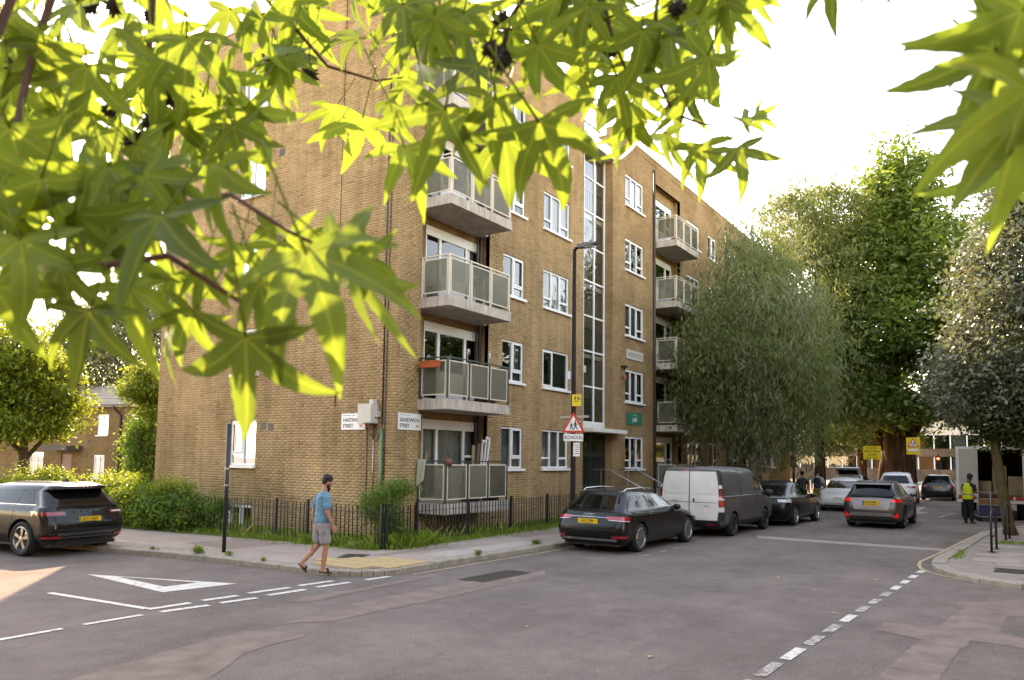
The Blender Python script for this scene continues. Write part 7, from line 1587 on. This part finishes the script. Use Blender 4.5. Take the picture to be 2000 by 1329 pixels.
# ================================================================ the tree the picture is taken from under
def star_leaf(seed, petiole=True):
    r = random.Random(seed); V = [(0, 0, 0)]; vein = [1.0]; F = []
    lobes = [(0, 1.0), (rad(48+r.uniform(-8, 6)), .88+r.uniform(-.08, .06)), (rad(-48+r.uniform(-6, 8)), .88+r.uniform(-.08, .06)), (rad(98+r.uniform(-12, 12)), .62), (rad(-98+r.uniform(-12, 12)), .62)]
    lobes.sort(key=lambda l: l[0]); st = [.30, .37, .44, .51, .58, .65, .72, .79, .86, .93, 1.0]; wf = [.122*((1-q)/.7)**.72*(1+.32*math.sin(math.pi*(q-.3)/.7)) if q < 1 else 0 for q in st]
    curl, fold = r.uniform(-.55, .05), r.uniform(.2, .75); sin_i = []
    def zz(x, y, off): rr = math.hypot(x, y); return curl*rr*rr*.6+fold*off+.03*math.sin(5*x+seed)*rr
    sn = []
    for i in range(len(lobes)-1):
        a = (lobes[i][0]+lobes[i+1][0])/2; rr = .285+r.uniform(-.02, .015); x, y = rr*math.cos(a), rr*math.sin(a); sn.append(len(V)); V.append((x, y, zz(x, y, .1))); vein.append(0.0)
    base = len(V); V.append((-.035, .0, 0)); vein.append(.6)
    idx = []
    for li, (a, L) in enumerate(lobes):
        bend = r.uniform(-.28, .28); tooth = r.choice((4, 5, 6, 99)); mid = []; lf = []; rg = []
        for s_, w in zip(st, wf):
            aa = a+bend*s_*s_; x, y = L*s_*math.cos(aa), L*s_*math.sin(aa); nx, ny = -math.sin(aa), math.cos(aa); droop = r.uniform(-.005, .005)
            mid.append(len(V)); V.append((x, y, zz(x, y, 0)-.10*s_*s_*L)); vein.append(1.0)
            if w > 0:
                j = 1+(.05 if st.index(s_) % 2 else -.05)+(.12 if st.index(s_) == tooth else 0)+r.uniform(-.04, .04); ww = w*L*j
                lf.append(len(V)); V.append((x+nx*ww, y+ny*ww, zz(x, y, ww)-.10*s_*s_*L)); vein.append(0.0); rg.append(len(V)); V.append((x-nx*ww, y-ny*ww, zz(x, y, ww)-.10*s_*s_*L)); vein.append(0.0)
        for k in range(9): F += [(mid[k], rg[k], rg[k+1], mid[k+1]), (mid[k], mid[k+1], lf[k+1], lf[k])]
        F += [(mid[9], rg[9], mid[10]), (mid[9], mid[10], lf[9])]; idx.append((mid, lf, rg))
    for i in range(len(lobes)):
        mid, lf, rg = idx[i]
        lo = sn[i-1] if i > 0 else base; hi = sn[i] if i < len(lobes)-1 else base
        F += [(0, lo, rg[0], mid[0]), (0, mid[0], lf[0], hi)]
    F = [f for f in F if f and len(set(f)) == len(f)]
    if petiole:
        m = MB(); bz = r.uniform(-.1, .25); by = r.uniform(-.2, .2); m.tube([(0, 0, -.005), (-.25, by*.3, bz*.3), (-.55, by*.7, bz*.75), (-.85, by, bz*1.3)], [.016, .012, .011, .014], 5); b = len(V); V += m.v; vein += [.93]*len(m.v); F += [tuple(b+i for i in f) for f in m.f]
    me = bpy.data.meshes.new('leaf'); me.from_pydata(V, [], F); at_ = me.attributes.new('vein', 'FLOAT', 'POINT'); at_.data.foreach_set('value', vein)
    me.polygons.foreach_set('use_smooth', [True]*len(me.polygons)); return me
NEARL = leaf_mat('sweetgum_leaf', S('#526c28'), S('#7d9638'), S('#82983a'), .56, .42, .45, vein=S('#b9bf4e'))
LEAFS = [star_leaf(s) for s in range(11)]
for me in LEAFS: me.materials.append(NEARL)
RTv, UPv, FWv = Vector(RT), Vector(UP), Vector(FW)
TB = Vector(CAM_C)-RTv*3.4-FWv*1.6; TB.z = .0
CAN = empty('sweetgum_tree', TB, 0, 'sunlit star-leaved tree with spiky seed balls overhanging the top of the view', 'tree')
TWIG = plain('reddish_twig', S('#5a3a2a'), .8, var=.3, scale=20)
def L_(p): return Vector(p)-TB            # world -> tree-local
def leaf_at(u, v, ang, lpx, dep, roll=0., pitch=0., k=0, real=True):
    a = rad(ang); d = RTv*math.cos(a)-UPv*math.sin(a); n = -FWv; s_ = d.cross(n)
    q = Matrix((d, n.cross(d), n)).transposed()
    R_ = Matrix.Rotation(roll, 3, d) @ Matrix.Rotation(pitch, 3, n.cross(d)) @ q; sc = lpx/CAM_F*dep/max(.45, math.cos(pitch))
    return Matrix.Translation(L_(at(u, v, dep))) @ R_.to_4x4() @ Matrix.Diagonal((sc, sc, sc, 1)), LEAFS[k % len(LEAFS)]
SPEC = []
E1 = [ # junction px, direction of the middle lobe, its length px, distance m, roll, pitch (degrees)
 (1996, 21, 152, 225, .62, 10, 5), (1940, 98, 150, 195, .64, -25, 10), (1990, 232, 128, 235, .60, 18, 5), (2006, 178, 97, 305, .58, -12, 0), (2010, 40, 120, 210, .72, 35, 0), (2005, 300, 140, 190, .7, -30, 10),
 (1628, -45, 98, 112, .8, 55, 0), (1700, -60, 60, 70, .9, 20, 0),
 (1382, 110, 82, 128, 1.05, 8, 0), (1430, 8, 55, 118, 1.0, 20, 0), (1418, 0, 92, 98, 1.0, 62, 0), (1438, 292, 76, 105, 1.1, 10, 0), (1370, 285, 88, 108, 1.15, 15, 0), (1452, 240, -20, 62, 1.15, 0, 0), (1345, 190, 120, 90, 1.3, 40, 0), (1300, 262, 82, 105, 1.2, 45, 0), (1258, 240, 105, 115, 1.2, -20, 0), (1232, 205, 130, 110, 1.2, 10, 0), (1310, 70, 75, 120, 1.1, 25, 0), (1255, 60, 95, 135, 1.1, -30, 0), (1205, 150, 88, 130, 1.15, 20, 0), (1180, 40, 110, 120, 1.2, -25, 10), (1140, 110, 70, 110, 1.3, 15, 0), (1475, 225, 25, 55, 1.2, 20, 0),
 (869, 217, 112, 190, .98, 8, 0), (966, 198, 88, 140, 1.0, -12, 0), (1053, 240, 62, 162, .95, 10, 0), (985, 268, 92, 142, 1.05, 6, 0), (791, 290, 70, 145, 1.05, -15, 0), (1051, 87, 75, 152, 1.05, 28, 0), (932, 130, 140, 130, 1.1, 12, 0), (708, 231, 96, 100, 1.3, -10, 0), (652, 215, 118, 85, 1.4, 5, 0), (820, 130, 85, 150, 1.15, 50, 0), (760, 200, 80, 110, 1.3, 65, 0), (1085, 0, 85, 140, 1.1, -40, 0), (905, 30, 92, 150, 1.15, 20, 0), (860, 20, 100, 120, 1.2, -35, 0), (690, -10, 88, 75, 1.4, 60, 0), (740, -20, 70, 85, 1.4, 20, 0), (800, 30, 95, 110, 1.3, -10, 0), (1000, 60, 60, 130, 1.2, 15, 0), (600, 20, 60, 95, 1.4, 10, 0), (610, 70, 100, 80, 1.5, 0, 0),
 (480, 660, 98, 232, .66, 8, 0), (173, 609, 95, 165, .72, -8, 0), (314, 424, 96, 200, .70, 12, 0), (376, 612, 120, 120, .8, -20, 0), (508, 550, 82, 182, .72, 22, 0), (598, 494, 70, 245, .68, -20, 0), (430, 325, 84, 190, .70, 55, 0), (665, 505, -68, 150, .74, -6, 0), (700, 500, 22, 100, .74, 20, 0), (690, 525, 62, 215, .74, 72, 0), (120, 520, 100, 180, .72, 15, 0), (40, 470, 80, 190, .70, -25, 0), (230, 470, 90, 150, .80, 30, 0), (-10, 560, 60, 170, .72, 10, 0), (80, 350, 95, 200, .74, -15, 0), (210, 330, 110, 170, .8, 20, 0), (470, 480, 95, 120, .85, -30, 0), (340, 540, 80, 140, .85, 15, 0), (250, 560, 75, 170, .8, -12, 0), (20, 250, 85, 180, .8, 20, 0), (560, 470, 40, 120, .85, 20, 0), (400, 520, 105, 130, .8, 10, 0), (330, 655, 85, 110, .85, 65, 0), (-20, 400, 40, 190, .75, -20, 0), (150, 420, 60, 160, .78, 30, 0), (300, 330, 70, 150, .85, -20, 0), (530, 440, 110, 110, .9, 40, 0),
 (365, 75, 92, 165, 1.0, 8, 0), (240, 60, 95, 150, 1.0, 30, 0), (300, 130, 80, 140, 1.05, -20, 0), (170, 130, 100, 150, .95, 10, 0), (90, 90, 85, 150, .95, -25, 0), (440, 150, 60, 130, 1.1, 15, 0), (480, 215, 58, 130, 1.1, 10, 0), (395, 190, 95, 130, 1.1, -40, 0), (340, 220, 110, 120, 1.1, 25, 0), (510, 30, 130, 130, 1.2, 10, 0), (450, 20, 100, 120, 1.2, 0, 0), (560, 110, 130, 110, 1.3, 20, 0), (545, 130, 80, 95, 1.35, -30, 0), (20, 30, 80, 160, .95, 15, 0), (120, 220, 75, 150, .95, 20, 0), (480, 300, 75, 90, 1.2, 30, 0), (420, 260, 90, 110, 1.15, 10, 0), (20, 150, 100, 150, .95, -15, 0), (560, 0, 90, 110, 1.3, -20, 0)]
rj = random.Random(17)
for i, e in enumerate(E1): SPEC.append((e[0], e[1], e[2], e[3], e[4], rad(e[5]+rj.gauss(0, 16)), rad(e[6]+rj.gauss(8, 18)), i))
r = random.Random(99)
def scatter(n, x0, x1, y0, y1, l0, l1, d0, d1, mean=90, sd=32, cut=None):
    k = 0
    while k < n:
        u, v = r.uniform(x0, x1), r.uniform(y0, y1)
        if cut and not cut(u, v): continue
        SPEC.append((u, v, r.gauss(mean, sd), r.uniform(l0, l1), r.uniform(d0, d1), r.gauss(0, .65), r.gauss(0, .35), r.randrange(11))); k += 1
scatter(24, -60, 460, -70, 330, 90, 140, .95, 1.5, cut=lambda u, v: v < 330-.0*u); scatter(16, -60, 380, 250, 500, 110, 165, .78, 1.1, cut=lambda u, v: v < 560-.35*u)
scatter(10, 760, 1120, -60, 60, 85, 130, 1.1, 1.6); scatter(6, 700, 1080, 60, 190, 80, 115, 1.2, 1.5); scatter(14, 1080, 1480, -60, 70, 85, 125, 1.0, 1.5); scatter(6, 1130, 1350, 70, 190, 75, 105, 1.2, 1.5)
scatter(3, 1990, 2080, -60, 240, 160, 240, .62, .85, 120, 30); scatter(5, 470, 600, -40, 220, 70, 110, 1.2, 1.6, cut=lambda u, v: v < 250-(u-470)*.9)
near_specs = sorted(SPEC, key=lambda s: -s[3])[:290]
for s in near_specs:
    M_, me = leaf_at(*s); o = put(bpy.data.objects.new('leaf', me), CAN); o.matrix_local = M_
# the rest of the crown: further leaves behind and above, one mass
r = random.Random(123); V = []; F4 = []; tint = []
rest = [s for s in SPEC if s not in near_specs]
for i in range(48):
    z = r.random()
    if z < .60: u, v, d = r.uniform(-120, 330), r.uniform(-100, 300), r.uniform(1.4, 2.6)
    elif z < .8: u, v, d = r.uniform(950, 1480), r.uniform(-160, -10), r.uniform(1.2, 2.4)
    else: u, v, d = r.uniform(-200, 300), r.uniform(300, 520), r.uniform(1.2, 1.9)
    if z < .60 and v > 330-.35*max(0, u-120): v -= 200
    rest.append((u, v, r.gauss(90, 50), .105*CAM_F/d*r.uniform(.7, 1.1), d, r.gauss(0, .9), r.gauss(0, .5), r.randrange(11)))
bm = bmesh.new(); lay = bm.verts.layers.float.new('vein')
for s in rest:
    M_, me = leaf_at(*s); va = me.attributes['vein'].data; vs = []
    for i, vv in enumerate(me.vertices): q = bm.verts.new(M_ @ vv.co); q[lay] = va[i].value; vs.append(q)
    for p in me.polygons:
        f = bm.faces.new([vs[i] for i in p.vertices]); f.smooth = True
me = bpy.data.meshes.new('further_leaves'); bm.to_mesh(me); bm.free(); me.materials.append(NEARL); stuff(put(bpy.data.objects.new('further_leaves', me), CAN))
# branches, twigs, trunk (the trunk stands to the left behind the viewpoint)
def twig(name, pts, rs, n=7):
    rs = [q*.55 for q in rs]; return MB().tube([L_(at(*p)) if len(p) == 3 and not isinstance(p, Vector) else L_(p) for p in pts], rs, n).build(name, TWIG, CAN, smooth=True)
top = TB+Vector((0, 0, 4.2)); W1 = Vector(CAM_C)+FWv*.9-RTv*.3+UPv*1.15; W2 = Vector(CAM_C)+FWv*1.1+RTv*.9+UPv*1.2
MB().tube([(0, 0, -.1), (0, 0, .4), (.03, .02, 2.2), tuple(L_(top)), (0, 0, 7)], [.26, .2, .17, .14, .06], 14).build('trunk', BARK, CAN, smooth=True)
MB().tube([tuple(L_(p)) for p in (top-Vector((0, 0, .9)), TB.lerp(W1, .5)+Vector((0, 0, 2.0)), W1, W2, W2+RTv*.6+UPv*.1)], [.08, .06, .04, .028, .015], 9).build('branch', BARK, CAN, smooth=True)
for pts, rs in (([W1, (300, -40, 1.15), (290, 120, 1.1), (300, 300, 1.1), (345, 400, 1.05), (400, 470, .95)], [.014, .010, .008, .006, .005, .003]),
                ([W1, (480, -40, 1.3), (580, 60, 1.35), (640, 130, 1.4), (735, 158, 1.4), (800, 150, 1.35)], [.014, .008, .006, .005, .004, .002]),
                ([W2, (1060, -60, 1.1), (1000, 30, 1.15), (975, 110, 1.1)], [.012, .008, .006, .004]),
                ([W2, (1165, -60, 1.2), (1180, 10, 1.2), (1195, 70, 1.2), (1225, 145, 1.2)], [.012, .008, .007, .006, .003]),
                ([W2, (1290, -50, 1.2), (1270, 120, 1.2), (1315, 222, 1.2), (1365, 240, 1.2), (1410, 248, 1.2)], [.012, .007, .006, .005, .004, .002]),
                ([W1, (120, -60, 1.0), (60, 120, .95), (20, 300, .85), (40, 400, .8), (110, 500, .76), (180, 570, .74)], [.014, .010, .008, .007, .006, .005, .004]),
                ([W1, (-60, 200, .9), (40, 480, .78), (200, 520, .76), (330, 500, .74), (470, 590, .70)], [.014, .009, .008, .007, .006, .004]),
                ([(345, 400, 1.05), (450, 380, .82), (560, 450, .76), (640, 490, .74)], [.006, .005, .004, .003]),
                ([W2+RTv*.4, (1960, -120, .7), (2010, 20, .66), (2030, 200, .62)], [.012, .008, .006, .005])): twig('twig', pts, rs)
# spiky seed balls on stalks
sb = MB(); g = np.random.default_rng(5); ellip(sb, (0, 0, 0), (.0105, .0105, .0105), 12, 8)
for i in range(46):
    d = g.normal(size=3); d /= np.linalg.norm(d); d = Vector(d); q = d.orthogonal().normalized(); p = d.cross(q); b0 = d*.009
    sb.add([b0+q*.0022, b0-q*.0011+p*.0019, b0-q*.0011-p*.0019, d*.0175], [(0, 1, 3), (1, 2, 3), (2, 0, 3)])
sb.tube([(0, 0, .01), (.002, 0, .03), (0, .003, .055)], .0009, 5); SBM = sb.mesh('seed_ball', plain('dark_seed_ball', S('#2a1c18'), .85, var=.3, scale=200))
for i, (u, v, d) in enumerate(((295, 30, 1.2), (225, 12, 1.2), (488, 45, 1.25), (275, 155, 1.15), (298, 238, 1.1), (330, 190, 1.15), (262, 285, 1.1), (280, 268, 1.1), (300, 320, 1.1), (292, 352, 1.1), (345, 382, 1.05), (345, 410, 1.0), (148, 12, 1.2), (8, 120, 1.1), (980, 42, 1.2), (977, 122, 1.05), (958, 96, 1.1), (985, 112, 1.1), (1160, 38, 1.2), (1180, 75, 1.25), (1168, 102, 1.25), (1195, 98, 1.25), (1165, 12, 1.2), (1322, 18, 1.1), (530, 110, 1.4), (560, 140, 1.4), (605, 145, 1.4), (215, 215, 1.3), (175, 10, 1.2), (20, 250, 1.2))):
    share('seed_ball', SBM, CAN, L_(at(u, v, d)), (r.uniform(-.4, .4), r.uniform(-.4, .4), r.uniform(0, 6)), (r.uniform(.9, 1.2),)*3)
bpy.data.scenes.remove(WORK)
bpy.context.view_layer.update()
